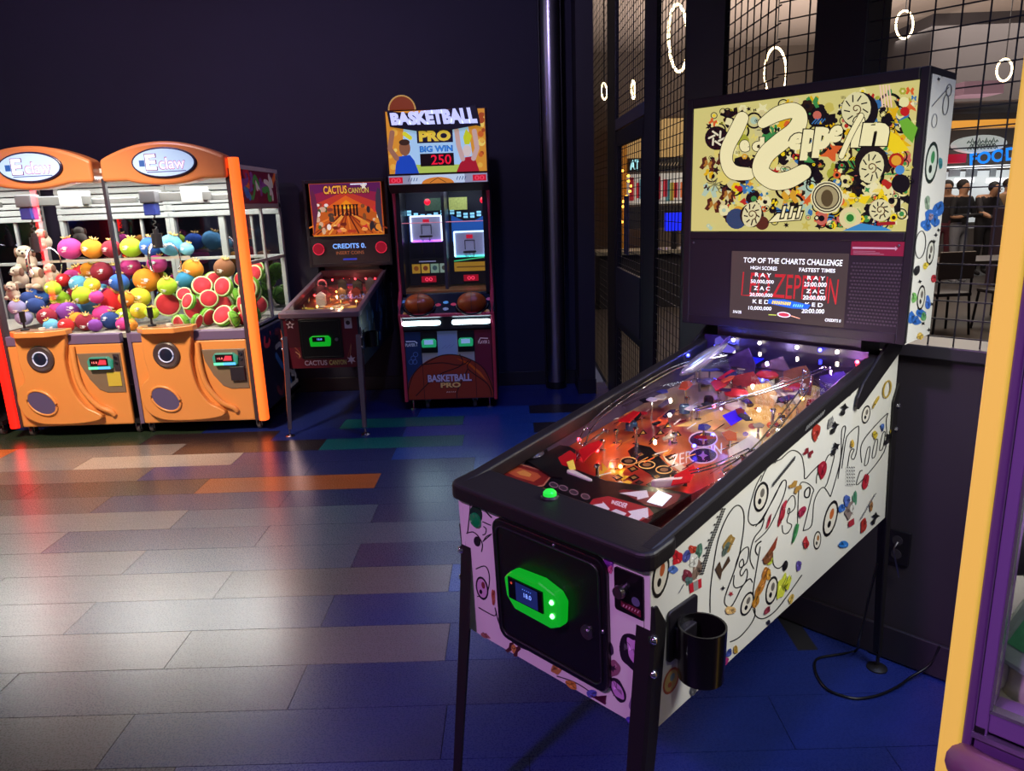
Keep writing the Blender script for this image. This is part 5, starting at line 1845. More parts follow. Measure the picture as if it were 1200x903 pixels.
def claw_machine(t, body_m, post_l, post_r, sticker, art=False):
    """local frame: x 0..CW across, y 0 at the front panel, going back"""
    D_ = 1.0
    # cabinet front: shell with the moulded swoosh
    b = mk('front_panel', MB().prism([(.03, .085), (CW - .05, .085), (CW - .05, .705), (.03, .705)], XZ, 0.0, .04), body_m, t, bevel=.012)
    sw = [(.13, .80), (.125, .60), (.14, .46), (.085, .40), (.06, .30), (.09, .19), (.19, .125), (.34, .11), (.52, .115), (.64, .135), (.665, .17), (.62, .205),
          (.56, .24), (.50, .33), (.47, .45), (.465, .60), (.49, .72), (.50, .80)]
    mk('moulded_swoosh', MB().prism([(p.x, p.y) for p in spline(sw, 4)], XZ, -.05, .01), body_m, b, bevel=.022, segs=4)
    mk('swoosh_ridge', MB().tube(spline([(.515, -.012, .69), (.52, -.022, .50), (.555, -.028, .36), (.64, -.024, .24), (.72, -.012, .19), (.74, -.004, .16)], 5), [.02] * 5 * 5 + [.02], 8), body_m, b, smooth=60)
    # control deck
    deck = [(.12, .02), (.12, -.07), (.20, -.15), (.42, -.15), (.52, -.06), (.52, .02)]
    dk = mk('control_deck', MB().prism(deck, XY, .785, .825), body_m, t, bevel=.006)
    mk('deck_plate', MB().prism([(.145, .0), (.145, -.06), (.21, -.125), (.41, -.125), (.49, -.05), (.49, .0)], XY, .825, .829), M('deck_top', '#8a6a4e', 0.35), dk)
    mk('joystick', MB().cyl((.23, -.06, .829), (.23, -.06, .89), .008, n=10).cyl((.23, -.06, .888), (.23, -.06, .965), .018, .020, n=14).lathe([(.03, 0), (.028, .01), (.012, .016)], (.23, -.06, .829), 16), BLACK, dk, smooth=40)
    mk('grab_button', MB().cyl((.36, -.07, .829), (.36, -.07, .846), .022, n=16), M('button_cream', '#d8cfc0', 0.3), dk, smooth=40)
    # speaker ring, prize hatch
    q = Vector((0, -1, 0)).to_track_quat('Z', 'Y')
    spk = mk('speaker_ring', MB().lathe([(.097, 0), (.097, .012), (.085, .018), (.065, .01)], (.30, -.05, .615), 28, q), M('ring_brown', '#4a3a3c', 0.35), t, smooth=40)
    mk('speaker_cone', MB().lathe([(.062, .008), (.05, .014), (.0, .016)], (.30, -.05, .615), 24, q), M('cone_blue', '#1a2038', 0.3), spk, smooth=40)
    mk('speaker_bezel', MB().tube([(.30 + .052 * math.cos(a * .2618), -.066, .615 + .052 * math.sin(a * .2618)) for a in range(24)], .005, 6, closed=True), M('bezel_white', '#c8c8d8', 0.3, emit='#c8d0ff', es=.4), spk, smooth=60)
    rot = math.radians(35)
    el = [(.245 + .115 * math.cos(a) * math.cos(-rot) - .082 * math.sin(a) * math.sin(-rot), .285 + .115 * math.cos(a) * math.sin(-rot) + .082 * math.sin(a) * math.cos(-rot)) for a in [i * math.pi / 14 for i in range(28)]]
    ht = mk('prize_hatch', MB().prism(el, XZ, -.058, -.02), M('hatch_violet', '#5a5078' if sticker else '#4c4448', 0.35), t, bevel=.008)
    mk('hatch_rim', MB().tube([(x, -.054, z) for x, z in el], .010, 8, closed=True), body_m, ht, smooth=60)
    # coin panel
    cp = [(.535, .635), (.55, .55), (.60, .44), (.66, .36), (.72, .335), (.855, .335), (.855, .635)]
    co = mk('coin_panel', MB().prism(cp, XZ, -.006, .01), M('coin_grey', '#7d6a58', 0.35, noise=.08), t, bevel=.004)
    rd = mk('card_reader', MB().prism([(.625, .52), (.79, .52), (.80, .585), (.77, .61), (.64, .61), (.62, .58)], XZ, -.04, -.006), M('reader_case', '#30404a', 0.3, emit='#50e0b0', es=.35), co, bevel=.006)
    mk('reader_screen', MB().box(.645, .775, -.045, -.038, .545, .60), M('reader_black', '#140a0c', 0.2, emit='#401010', es=.3), rd)
    ink = Ink(lambda a, b_: Vector((a, -.045, b_)), (0, -1, 0), .001, .00001)
    ink.poly([(.70, .555), (.765, .555), (.765, .59), (.72, .592)], '#c03040')
    ink.textbox('15.0', .66, .70, .565, .58, '#ff8080', .01)
    ink.poly([(.63, .522), (.70, .522), (.70, .540), (.63, .540)], '#60f0b0')
    ink.poly([(.70, .522), (.79, .522), (.79, .540), (.70, .540)], '#50b0ff')
    ink.build('reader_glow', Mprint('reader_light', .9), rd)
    mk('lock_plate', MB().box(.80, .845, -.012, -.005, .50, .625), M('lock_dark', '#3a3238', 0.3), co, bevel=.003)
    mk('coin_lock', MB().cyl((.822, -.02, .60), (.822, -.01, .60), .012, n=12).cyl((.822, -.02, .56), (.822, -.01, .56), .010, n=12), CHROME, co, smooth=40)
    if sticker:
        mk('yellow_sticker', MB().box(.735, .835, -.010, -.005, .385, .49), M('sticker_yellow', '#c8b040', 0.5), co)
    else:
        mk('bill_slot', MB().box(.735, .84, -.03, -.005, .40, .505), M('slot_dark', '#2c2630', 0.35), co, bevel=.004)
    # sill, posts, frames
    mk('glass_sill', MB().box(.03, CW - .05, -.005, .05, .705, .775), VIOLET, t, bevel=.006)
    mk('seam_strip', MB().box(0, .03, .0, .05, .085, .775), VIOLET, t, bevel=.004)
    if post_l:
        mk('corner_post', MB().prism(rrect(-.06, .012, -.03, .05, .03), XY, .085, 1.97), post_l, t, bevel=.004)
        mk('post_shade_strip', MB().box(.012, .034, -.005, .055, .085, 1.9), M('post_shadow', '#3a2c34', 0.5), t)  # dark strip put in for the shade beside the glowing post
    else:
        mk('centre_mullion', MB().box(.001, .022, .0, .03, .775, 1.86), M('mullion', '#2a2430', 0.4), t)
    if post_r:
        mk('corner_post', MB().prism(rrect(CW - .022, CW + .045, -.03, .05, .03), XY, .085, 1.97), post_r, t, bevel=.004)
        mk('post_shade_strip', MB().box(CW - .052, CW - .022, -.005, .055, .085, 1.9), M('post_shadow', '#3a2c34', 0.5), t)
    mk('plinth', MB().box(.0, CW, .02, D_, .085, .12), BLACK, t)
    wf = M('frame_white', '#9a9e9a', 0.4)
    f = MB()
    f.box(.0, .035, D_ - .05, D_, .75, 1.90).box(CW - .035, CW, D_ - .05, D_, .75, 1.90)
    f.box(.40, .45, D_ - .04, D_, .75, 1.60)
    f.box(0, CW, D_ - .045, D_, 1.225, 1.25)
    f.box(.66, .68, D_ - .03, D_, .75, 1.6)
    mk('back_frame', f, wf, t, bevel=.004)
    if post_r:
        for a_ in ((CW - .03, CW, .05, D_, 1.625, 1.66), (CW - .025, CW, .05, D_, 1.225, 1.25), (CW - .03, CW, .05, D_, .75, .79), (CW - .03, CW, .05, D_, .085, .12), (CW - .02, CW, .5, .53, .79, 1.64)):
            mk('side_bar', MB().box(*a_), wf, t, bevel=.003)
    mk('back_mirror', MB().box(.035, CW - .035, D_ - .012, D_ - .006, .77, 1.58), M('mirror_dark', '#7c7c88', 0.03, 1.0), t)
    lv = MB()
    for k in range(6):
        lv.box(.0, CW, D_ - .06, D_ - .02, 1.58 + k * .052, 1.58 + k * .052 + .044)
    mk('upper_louvre', lv, M('louvre_white', '#8e9290', 0.5), t, bevel=.006)
    mk('cabinet_roof', MB().box(0, CW, .05, D_, 1.90, 1.93), M('roof_white', '#d0d0cc', 0.6), t)
    mk('interior_floor', MB().box(.0, CW, .05, D_, .735, .77), M('bin_floor', '#9a968c', 0.6), t)
    # glass
    mk('front_glass', MB().box(.012, CW - .03, .012, .018, .775, 1.86), GLASS, t)
    if post_r:
        mk('side_glass', MB().box(CW - .012, CW - .007, .05, D_ - .05, .79, 1.63), GLASS, t)
        sd = mk('side_panel', MB().box(CW - .02, CW - .004, .05, D_, .12, .75), M('side_blue', '#2a2c50', 0.4), t)
        su = mk('side_header', MB().box(CW - .02, CW - .004, .05, D_, 1.66, 1.93), M('side_art_base', '#8a2c4a', 0.4), t)
        for pa, z0, z1, seed in ((sd, .13, .74, 5), (su, 1.67, 1.92, 9)):
            ink = Ink(lambda a, b_: Vector((CW - .004, a, b_)), (1, 0, 0), .0006, .00001)
            rg = random.Random(seed)
            for k in range(16):
                y, z = rg.uniform(.12, .9), rg.uniform(z0 + .06, z1 - .06)
                c = rg.choice(['#3a78c8', '#d8d4d0', '#c83048', '#e0b030', '#4aa050', '#8a4a9a', '#e87838'] if seed == 9 else ['#8a8698', '#c83048', '#2f58a0', '#b0aab8', '#1c1c38', '#5a2438'])
                pts_ = [(y, z)]
                for j in range(3):
                    pts_.append((pts_[-1][0] + rg.uniform(-.03, .12), pts_[-1][1] + rg.uniform(-.1, .1)))
                pts_ = [(min(.96, max(.08, a)), min(z1 - .03, max(z0 + .03, b_))) for a, b_ in pts_]
                ink.stroke([(p.x, p.y) for p in spline(pts_, 5)], rg.uniform(.03, .055), c)
            ink.build('panel_print', Mprint('claw_print', .06), pa)
    # marquee header
    n = 20
    top = [(.045 + (CW - .03 - .045) * k / n, 0) for k in range(n + 1)]
    mp = []
    for k in range(n + 1):
        x = .03 + (CW - .06) * k / n
        f_ = (x - CW / 2) / (CW / 2)
        mp.append((x, 1.965 + .125 * (1 - f_ * f_)))
    for k in range(n + 1):
        x = CW - .03 - (CW - .06) * k / n
        f_ = (x - CW / 2) / .26
        mp.append((x, 1.835 - (.035 * (1 - f_ * f_) if abs(f_) < 1 else 0)))
    hd = mk('header', MB().prism(mp, XZ, -.045, .10), M('header_orange', '#d2824c', 0.3, coat=.4), t, bevel=.022, segs=3)
    ce = (CW / 2 + .02, 1.948)
    elp = lambda rx, rz, k=36: [(ce[0] + rx * math.cos(i * 2 * math.pi / k), ce[1] + rz * math.sin(i * 2 * math.pi / k)) for i in range(k)]
    rim = mk('sign_rim', MB().prism(elp(.222, .102), XZ, -.062, -.03), M('rim_navy', '#1c1a40', 0.3), hd, bevel=.006)
    sgn = mk('sign_face', MB().prism(elp(.208, .090), XZ, -.066, -.05), M('sign_glow', '#a8c4e0', 0.4, emit='#90b8e0', es=.55), rim)
    ink = Ink(lambda a, b_: Vector((ce[0] + a, -.066, ce[1] + b_)), (0, -1, 0), .0008, .00001)
    ink.poly([(-.165, -.022), (-.128, -.022), (-.128, .018), (-.165, .018)], '#1a4a90')
    ink.textbox('E', -.125, -.042, -.052, .060, '#5a3a78', .05)
    ink.textbox('E', -.120, -.050, -.046, .055, '#f4f4ff', .03)
    ink.textbox('claw', -.035, .150, -.048, .036, '#7a4a88', .03)
    ink.textbox('claw', -.030, .145, -.043, .030, '#f0d8f0', .01)
    ink.stroke([(-.12, -.062), (.15, -.058)], .006, '#3a4a88', caps=False)
    ink.build('sign_print', Mprint('sign_ink', .6), sgn)
    # gantry and claw
    gx, gy = (.16, .35)
    mk('gantry_rail', MB().box(.03, CW - .03, gy + .16, gy + .20, 1.70, 1.74).box(gx + .02, gx + .42, gy - .01, gy + .04, 1.70, 1.765, Matrix.Translation((gx, gy, 0)) @ Matrix.Rotation(.35, 4, 'Z') @ Matrix.Translation((-gx, -gy, 0))), M('rail_grey', '#6a6c6a', 0.35, .4), t, bevel=.004)
    mk('rail_box', MB().box(.36, .50, gy + .05, gy + .25, 1.68, 1.80), M('rail_box_white', '#8c8e8c', 0.5), t, bevel=.008)
    mk('carriage', MB().box(gx - .06, gx + .06, gy - .06, gy + .06, 1.69, 1.78), M('carriage_grey', '#4c4c50', 0.5), t, bevel=.008)
    mk('winch_motor', MB().box(gx - .045, gx + .04, gy - .05, gy + .04, 1.60, 1.69), M('motor_blue', '#1c2c78', 0.4), t, bevel=.008)
    mk('claw_cable', MB().tube([(gx + .01 * math.sin(k * .9), gy + .01 * math.cos(k * .9), 1.60 - k * .006) for k in range(24)], .005, 6), BLACK, t, smooth=60)
    mk('claw_head', MB().cyl((gx, gy, 1.36), (gx, gy, 1.47), .038, n=16).cyl((gx, gy, 1.47), (gx, gy, 1.50), .02, n=12), BLACK, t, smooth=40)
    for k in range(3):
        a = k * 2.094 + .5
        pr = [(.03, 1.37), (.09, 1.385), (.135, 1.33), (.14, 1.24), (.12, 1.19)]
        mk('claw_prong', MB().tube(spline([(gx + r * math.cos(a), gy + r * math.sin(a), z) for r, z in pr], 5), .006, 6), CHROME, t, smooth=60)
    # castors
    for x in (.05, CW - .05):
        for y in (.08, D_ - .1):
            cs = mk('castor', MB().cyl((x - .014, y, .036), (x + .014, y, .036), .036, n=18), M('castor_rubber', '#4a4448', 0.4), t, bevel=.004, smooth=40)
            mk('castor_fork', MB().box(x - .022, x - .016, y - .02, y + .025, .03, .085).box(x + .016, x + .022, y - .02, y + .025, .03, .085).cyl((x, y + .02, .07), (x, y + .02, .085), .02, n=10), STEEL, cs)
            mk('castor_hub', MB().cyl((x - .016, y, .036), (x + .016, y, .036), .012, n=10), STEEL, cs)
    l = lamp('cabinet_light', 'AREA', (0, 0, 0), 28, (1.0, .98, .94), CW * .85, .6)
    l.parent = t
    l.location = (CW / 2, .42, 1.885)
    return t


POST_RED = M('post_red', '#c01a14', 0.35, emit='#ff1008', es=3.0)
POST_ORG = M('post_orange', '#e0783a', 0.35, emit='#ff5c1c', es=1.6)
CY = 5.27
cA = claw_machine(thing('claw_machine', 'orange claw machine with glowing red corner post and mixed plush prizes', 'claw machine', (-3.77, CY, 0)), ORANGE, POST_RED, None, True)
cB = claw_machine(thing('claw_machine', 'orange claw machine with orange corner post and watermelon plush prizes', 'claw machine', (-2.85, CY, 0)), ORANGE, None, POST_ORG, False, True)
cC = claw_machine(thing('claw_machine', 'orange claw machine cut by the frame on the far side of the red post', 'claw machine', (-4.86, CY + .05, 0)), ORANGE, None, None, True)

# ------------------------------------------------------------------ plush prizes
PLUSH = {}


def plush_mat(c):
    return M('plush_' + c.strip('#'), c, 0.9, noise=.18, nscale=40, bump=.5)


GOLD = M('tuft_gold', '#c8a860', 0.7, noise=.3, nscale=60)
TAGW = M('tag_white', '#e8e8e8', 0.5)
rng = random.Random(77)


def proto_round(c):
    """soft ball with gathered top, short tuft and paper tag"""
    key = ('round', c)
    if key in PLUSH:
        return PLUSH[key]
    shape = lambda p: Vector((p.x, p.y, p.z + (.25 if p.z > .6 else 0) * (p.z - .6)))
    body = MB().ball((0, 0, 0), 1, 18, 12, None, lambda p: Vector((p.x * (1 + .04 * math.sin(5 * math.atan2(p.y, p.x)) * max(0, p.z)), p.y * (1 + .04 * math.sin(5 * math.atan2(p.y, p.x)) * max(0, p.z)), p.z * .92)))
    tuft = MB()
    for k in range(7):
        a = k * .9
        tuft.cyl((.1 * math.cos(a), .1 * math.sin(a), .86), (.42 * math.cos(a), .42 * math.sin(a), 1.12), .1, .03, n=6)
    tuft.cyl((0, 0, .84), (0, 0, .98), .2, .14, n=10)
    tg = MB().box(-.12, .12, -1.06, -1.03, -.05, .22)
    mks = MB()
    for dx, dz, w in ((-.2, .1, .3), (.12, .12, .22), (-.15, -.15, .36)):
        yy = -math.sqrt(max(.05, 1 - dx * dx - dz * dz)) - .02
        mks.box(dx - w / 2, dx + w / 2, yy, yy + .06, dz - .05, dz + .05)
    PLUSH[key] = (body, tuft, tg, mks)
    return PLUSH[key]


def to_mesh(mb, name, smooth=True):
    me = bpy.data.meshes.new(name)
    me.from_pydata(mb.v, [], mb.f)
    bm = bmesh.new()
    bm.from_mesh(me)
    bmesh.ops.recalc_face_normals(bm, faces=bm.faces)
    bm.to_mesh(me)
    bm.free()
    if smooth:
        me.shade_smooth()
    return me


_RM = {}


def round_plush(c, cn, loc, r, place, group, tilt=None, spin=None):
    if c not in _RM:
        b, tu, tg, mks = proto_round(c)
        lettc = M('plush_mark_' + c.strip('#'), tuple(min(1, .35 + .6 * v) for v in srgb(c)), .8)
        ms = []
        for mb_, nm, m_ in ((b, 'plush_body', plush_mat(c)), (tu, 'tuft', GOLD), (tg, 'paper_tag', TAGW), (mks, 'stitched_mark', lettc)):
            me = to_mesh(mb_, nm, nm in ('plush_body', 'tuft'))
            me.materials.append(m_)
            ms.append((nm, me))
        _RM[c] = ms
    t = thing('round_plush', f'{cn} round plush ball {place}', 'plush toy', loc, 0, group)
    t.rotation_euler = (tilt if tilt is not None else rng.uniform(-.5, .5), rng.uniform(-.5, .5), spin if spin is not None else rng.uniform(-.7, .7))
    t.scale = (r, r, r)
    for nm, me in _RM[c]:
        link(nm, me, t)
    return t


_WM = None


def melon_plush(loc, r, place, group, face):
    """half watermelon: round red face, pale ring, green dome behind"""
    global _WM
    if _WM is None:
        rind = MB().ball((0, 0, 0), 1, 20, 12, None, lambda p: Vector((p.x, p.y * (.18 if p.y < 0 else .75), p.z)))
        ring = MB().lathe([(.86, 0), (.97, .04), (.95, .1), (.84, .13), (.80, .1)], (0, -.12, 0), 24, Vector((0, -1, 0)).to_track_quat('Z', 'Y'))
        flesh = MB().lathe([(.85, 0), (.84, .14), (.70, .22), (.40, .27), (0, .28)], (0, -.10, 0), 24, Vector((0, -1, 0)).to_track_quat('Z', 'Y'))
        seeds = MB()
        for k in range(9):
            a = k * .7
            rr = .28 + .2 * (k % 3) / 2
            seeds.ball((rr * math.cos(a), -.375 + .09 * rr, rr * math.sin(a)), (.03, .02, .06), 6, 4)
        strp = MB()
        for k in range(7):
            a = k * .9
            strp.tube([(.99 * math.sin(th) * math.cos(a) * 1.005, .76 * math.cos(th), .99 * math.sin(th) * math.sin(a) * 1.005) for th in (.25, .6, .95, 1.3)], .05, 5)
        _WM = []
        for mb_, nm, m_ in ((rind, 'rind', plush_mat('#6aa82c')), (ring, 'pale_ring', plush_mat('#c8dca0')), (flesh, 'flesh', plush_mat('#c02c38')), (seeds, 'seed_marks', plush_mat('#2a1416')), (strp, 'rind_stripe', plush_mat('#2f6a24'))):
            me = to_mesh(mb_, nm)
            me.materials.append(m_)
            _WM.append((nm, me))
    t = thing('watermelon_plush', f'half watermelon plush with red face {place}', 'plush toy', loc, 0, group)
    t.rotation_euler = face
    t.scale = (r, r, r)
    for nm, me in _WM:
        link(nm, me, t)
    return t


def at(u, v, y):
    return pix(u, v, (0, y, 0), (0, 1, 0))


RED_, MAR, BLU, LBL, LIM, MAG, ORA, PUR, YEL, NVY = '#c01820', '#8a1a30', '#2a5fb8', '#5fa8d0', '#a8cc28', '#c83a8a', '#e08a20', '#7a3a98', '#d8cc30', '#1c3a78'
NM = {'#6fb8d8': 'small pale blue', RED_: 'bright red', MAR: 'maroon', BLU: 'royal blue', LBL: 'light blue', LIM: 'lime green', MAG: 'magenta', ORA: 'orange', PUR: 'purple', YEL: 'yellow', NVY: 'navy blue'}
sc_ = .00118 * 5.6 / 5.6
pxr = lambda px, y: px / FPX * y * 1.0
SH = 5.85   # depth of the glass prize shelf
zs = at(250, 298, SH).z
shelf = thing('prize_shelf', 'long glass prize shelf running through both orange claw machines', 'shelf', (-2.0, SH, zs))
a0, a1 = at(68, 298, SH).x, at(224, 298, SH).x
mk('shelf_glass', MB().box(a0 + 2.0 - .05, a1 + 2.0 + .05, -.14, .14, -.012, 0), Mglass('shelf_pane', (.85, .95, .92), .1), shelf)
mk('shelf_edge', MB().box(a0 + 2.0 - .05, a1 + 2.0 + .05, -.146, -.14, -.014, .004), M('shelf_rim', '#a8a090', .4), shelf)
for u, c, r in ((81, MAG, 13), (107, ORA, 12), (130, MAR, 11), (153, LIM, 12), (176, BLU, 12), (200, LBL, 13), (218, '#6fb8d8', 8)):
    p = at(u, 285, SH)
    rr = pxr(r, SH)
    round_plush(c, NM[c], (p.x, SH, zs + rr * .93), rr, 'standing on the glass shelf', 'plush balls on the glass shelf', tilt=0, spin=rng.uniform(-.2, .2))
pile = [(74, 328, 8, RED_), (95, 322, 12, RED_), (119, 318, 12, MAR), (93, 333, 11, LBL), (107, 326, 9, LBL), (120, 329, 10, MAG), (140, 331, 11, BLU), (46, 347, 12, BLU), (62, 338, 9, LIM),
        (71, 351, 11, LIM), (88, 344, 9, MAR), (96, 346, 11, LIM), (102, 355, 14, LBL), (135, 353, 16, RED_), (120, 341, 9, LBL), (80, 366, 13, PUR), (120, 368, 11, MAG), (146, 371, 11, LIM),
        (55, 371, 11, MAR), (101, 381, 11, MAR), (131, 382, 11, NVY), (155, 386, 7, ORA), (42, 358, 10, NVY), (33, 350, 9, NVY), (113, 348, 8, MAG)]
pile += [(60, 382, 9, LBL), (78, 384, 9, RED_), (112, 384, 8, PUR), (145, 386, 8, MAG), (66, 362, 8, MAG), (108, 334, 9, YEL), (128, 345, 9, MAG), (84, 324, 9, MAG), (104, 316, 9, ORA), (134, 318, 10, PUR), (148, 350, 9, ORA), (90, 374, 9, ORA)]
pile += [(153, 312, 11, MAG), (184, 309, 11, MAG), (172, 328, 15, ORA), (164, 348, 12, YEL), (196, 335, 11, LIM), (226, 315, 12, ORA), (263, 314, 12, '#7a5030'), (178, 366, 8, LIM), (163, 364, 10, YEL)]
NM['#7a5030'] = 'brown'


def pile_y(z, push=0.0):
    return 5.42 + max(0, (z - .80)) * 1.15 + push


placed = []


def settle(u, v, rpx, y0=None):
    """depth on the heap's slope for a toy seen at this pixel"""
    y = 5.5
    for _ in range(4):
        p = at(u, v, y)
        y = min(6.12, 5.41 + max(0, p.z - .84) * 1.1)
    for _ in range(20):
        p = at(u, v, y)
        r = pxr(rpx, y)
        hit = [q for q, qr in placed if (q - p).length < (r + qr) * .93]
        if not hit or y > 6.1:
            break
        y += .035
    p = at(u, v, y)
    r = pxr(rpx, y)
    if p.z - r * .95 < .772:
        p.z = .772 + r * .95
    placed.append((p, r))
    return p, r


heap_ = []
for u, v, rp, c in sorted(pile, key=lambda e: -e[1]):
    p, r = settle(u, v, rp)
    heap_.append((round_plush(c, NM[c], p, r, 'in the heap', 'plush balls heaped in the claw machines'), NM[c], p.copy()))
for t, cn, p in heap_:
    near_ = sorted((e for e in heap_ if e[0] is not t), key=lambda e: (e[2] - p).length)
    mach = 'red-post' if p.x < -2.85 else 'orange-post'
    t['label'] = f'{cn} round plush ball between {near_[0][1]} and {near_[1][1]} ones in the {mach} machine'
p = at(218, 328, 5.75)
round_plush('#2a7aa0', 'teal', p, .075, 'beside the orange one in the heap', 'plush balls heaped in the claw machines')
melons = [(197, 356, 15, .35, 0), (231, 366, 16, -.15, .1), (261, 357, 15, -.05, .0), (264, 386, 13, -.1, -.6), (237, 335, 12, .3, -.4), (228, 339, 10, .1, -.5), (251, 331, 13, .9, -.2), (262, 336, 12, -.3, -.3),
          (283, 327, 9, .0, -.2), (293, 341, 14, .1, -.1), (320, 335, 13, -.35, .05), (312, 358, 14, -.8, .1), (216, 345, 9, .1, -.5), (287, 366, 13, -1.6, .3), (300, 378, 11, -.6, .2), (322, 366, 12, -1.2, .1), (245, 350, 11, .2, -.3), (276, 349, 12, -1.3, .2), (246, 386, 11, 1.2, .3), (302, 357, 12, .6, -.2), (275, 388, 10, -1.4, .3), (221, 353, 10, -.5, -.4), (306, 390, 10, -1, .2), (316, 351, 11, -.6, 0), (275, 374, 11, 1.3, .2), (216, 388, 9, -.9, .3), (245, 374, 10, .5, .4),
          (233, 387, 9, 1.5, .3), (210, 383, 8, .8, .2), (287, 385, 9, .4, .3), (325, 386, 9, -.9, .2), (306, 320, 10, -.2, -.2), (318, 314, 9, -.1, -.2)]
for u, v, rp, rz, rx in sorted(melons, key=lambda e: -e[1]):
    p, r = settle(u, v, rp)
    p.x = min(p.x, -1.952 - r)
    how = 'showing striped rind' if abs(rz) > 1.1 else 'turned aside' if abs(rz) > .6 else 'tipped up' if rx < -.25 else 'facing out'
    size = 'big' if rp >= 14 else 'middling' if rp >= 11 else 'small'
    where = 'on the bin floor' if p.z < .92 else 'atop the heap' if p.z > 1.12 else 'mid heap'
    nb = min(heap_, key=lambda e: (e[2] - p).length)[1]
    melon_plush(p, r, 'x', 'watermelon plush toys', (rx, rng.uniform(-.3, .3), rz))['label'] = f'{size} watermelon plush {how} {where} near the {nb} ball'
# pale floppy dog plush at the red-post end
_DG = None


def dog_plush(loc, r, rz, label):
    t = thing('dog_plush', label, 'plush toy', loc, rz, 'pale dog plush toys')
    cm = plush_mat('#b8aa94')
    mk('plush_body', MB().ball((0, .1 * r, -.5 * r), (.75 * r, .7 * r, .8 * r), 14, 9), cm, t, smooth=80)
    mk('plush_head', MB().ball((0, -.1 * r, .35 * r), (.62 * r, .55 * r, .52 * r), 14, 9).ball((0, -.55 * r, .22 * r), (.3 * r, .28 * r, .24 * r), 10, 7), cm, t, smooth=80)
    for s in (-1, 1):
        mk('ear', MB().ball((s * .6 * r, -.05 * r, .3 * r), (.16 * r, .24 * r, .42 * r), 10, 7), plush_mat('#7a5a48'), t, smooth=80)
        mk('paw', MB().ball((s * .5 * r, -.6 * r, -.8 * r), (.25 * r, .4 * r, .24 * r), 10, 7), cm, t, smooth=80)
        mk('eye', MB().ball((s * .24 * r, -.6 * r, .48 * r), .07 * r, 8, 5), BLACK, t, smooth=80)
    mk('nose', MB().ball((0, -.83 * r, .28 * r), .1 * r, 8, 5), BLACK, t, smooth=80)
    return t


for i, (u, v, rp, y, lb) in enumerate(((30, 300, 14, 5.95, 'pale dog plush hanging highest in the heap by the red post'), (22, 322, 12, 5.8, 'cream dog plush slumped near the red post'), (45, 324, 13, 5.75, 'cream dog plush with brown ears facing out of the heap'),
                                      (60, 318, 11, 6.0, 'small cream dog plush at the back of the heap'), (14, 340, 10, 5.6, 'cream dog plush wedged low by the red post'), (50, 278, 11, 6.0, 'tan shaggy dog plush held under the claw'))):
    p = at(u, v, y)
    dog_plush(p, pxr(rp, y), rng.uniform(-.5, .5), lb)
for u, v, lb in ((28, 372, 'pale violet plush slumped in the corner by the red post'), (20, 360, 'pale grey plush lying above the violet one')):
    p = at(u, v, 5.47)
    p.z = max(p.z, .85)
    round_plush('#8a86b0' if 'violet' in lb else '#9aa0a8', 'x', p, .06, '', 'odd pale plush')['label'] = lb

# ------------------------------------------------------------------ the western pinball machine by the back wall
DZ = -.058
cac = thing('pinball_machine', 'dark red western pinball machine with chrome legs beside the claw machines', 'pinball machine', (-1.402, 5.185, 0), math.radians(-1.2))
CF = frame_of(cac)
RAILV = M('rail_mauve', '#8a7078', 0.3, .5)
LEGC = M('leg_chrome', '#a89aa8', 0.25, 1.0)
SIDEB = M('western_side', '#16202e', 0.4, noise=.3, nscale=8)
FRONTR = M('western_red', '#5a1020', 0.4, noise=.2, nscale=10)
pinball_shell(cac, SIDEB, FRONTR, RAILV, LEGC, LEGC, DZ)
pinball_backbox(cac, DZ, M('western_box', '#2a2428', 0.45), SIDEB, 1.43, hinge=True)
FX2 = lambda a, b, d: Vector((a, -.0065 - (b - .7345 - DZ) * .0343 - d, b))
ink = Ink(lambda a, b: FX2(a, b, 0), (0, -1, -.034), .001, .00001)
ink.poly(rrect(-.245, -.15, .70 + DZ, .90 + DZ, .01), '#3c0a16')
ink.star(-.215, .865 + DZ, .032, '#b8a8b0')
ink.disc(-.215, .865 + DZ, .012, '#3c0a16')
ink.stroke([(p.x, p.y) for p in spline([(-.245, .90 + DZ), (-.215, .915 + DZ), (-.185, .90 + DZ)], 4)], .008, '#b8a8b0', caps=False)
ink.poly([(.175, .83 + DZ), (.228, .83 + DZ), (.228, .905 + DZ), (.175, .905 + DZ)], '#b0a8b0')
ink.disc(.2, .87 + DZ, .016, '#2a1c28')
for k, c in enumerate(('#8a4a30', '#b08060', '#6a2a28')):
    ink.stroke([(p.x, p.y) for p in spline([(-.20, .70 + DZ - .03 * k), (-.17, .66 + DZ - .02 * k), (-.18, .62 + DZ)], 4)], .008, c, caps=False)
    ink.stroke([(.21, .72 + DZ), (.17 + .02 * k, .60 + DZ)], .004, c, caps=False)
ink.textbox('CACTUS', -.145, .025, .562 + DZ, .605 + DZ, '#1a0810', .06)
ink.textbox('CACTUS', -.142, .022, .565 + DZ, .602 + DZ, '#a890a8', .02)
ink.textbox('CANYON', .035, .165, .562 + DZ, .605 + DZ, '#1a0810', .06)
ink.textbox('CANYON', .038, .162, .565 + DZ, .602 + DZ, '#b0a060', .02)
ink.star(.20, .60 + DZ, .035, '#b8a8b8', 6)
ink.build('front_print', PRINT, cac)
door = mk('coin_door', MB().prism(rrect(-.155, .15, .615 + DZ, .905 + DZ, .012), FX2, -.004, .010), M('coin_door_black', '#0d0c0e'), cac, bevel=.003)
mk('door_rim', MB().tube([FX2(a, b, .011) for a, b in rrect(-.14, .135, .63 + DZ, .89 + DZ, .01)], .0025, 6, closed=True), BLACK, door, smooth=60)
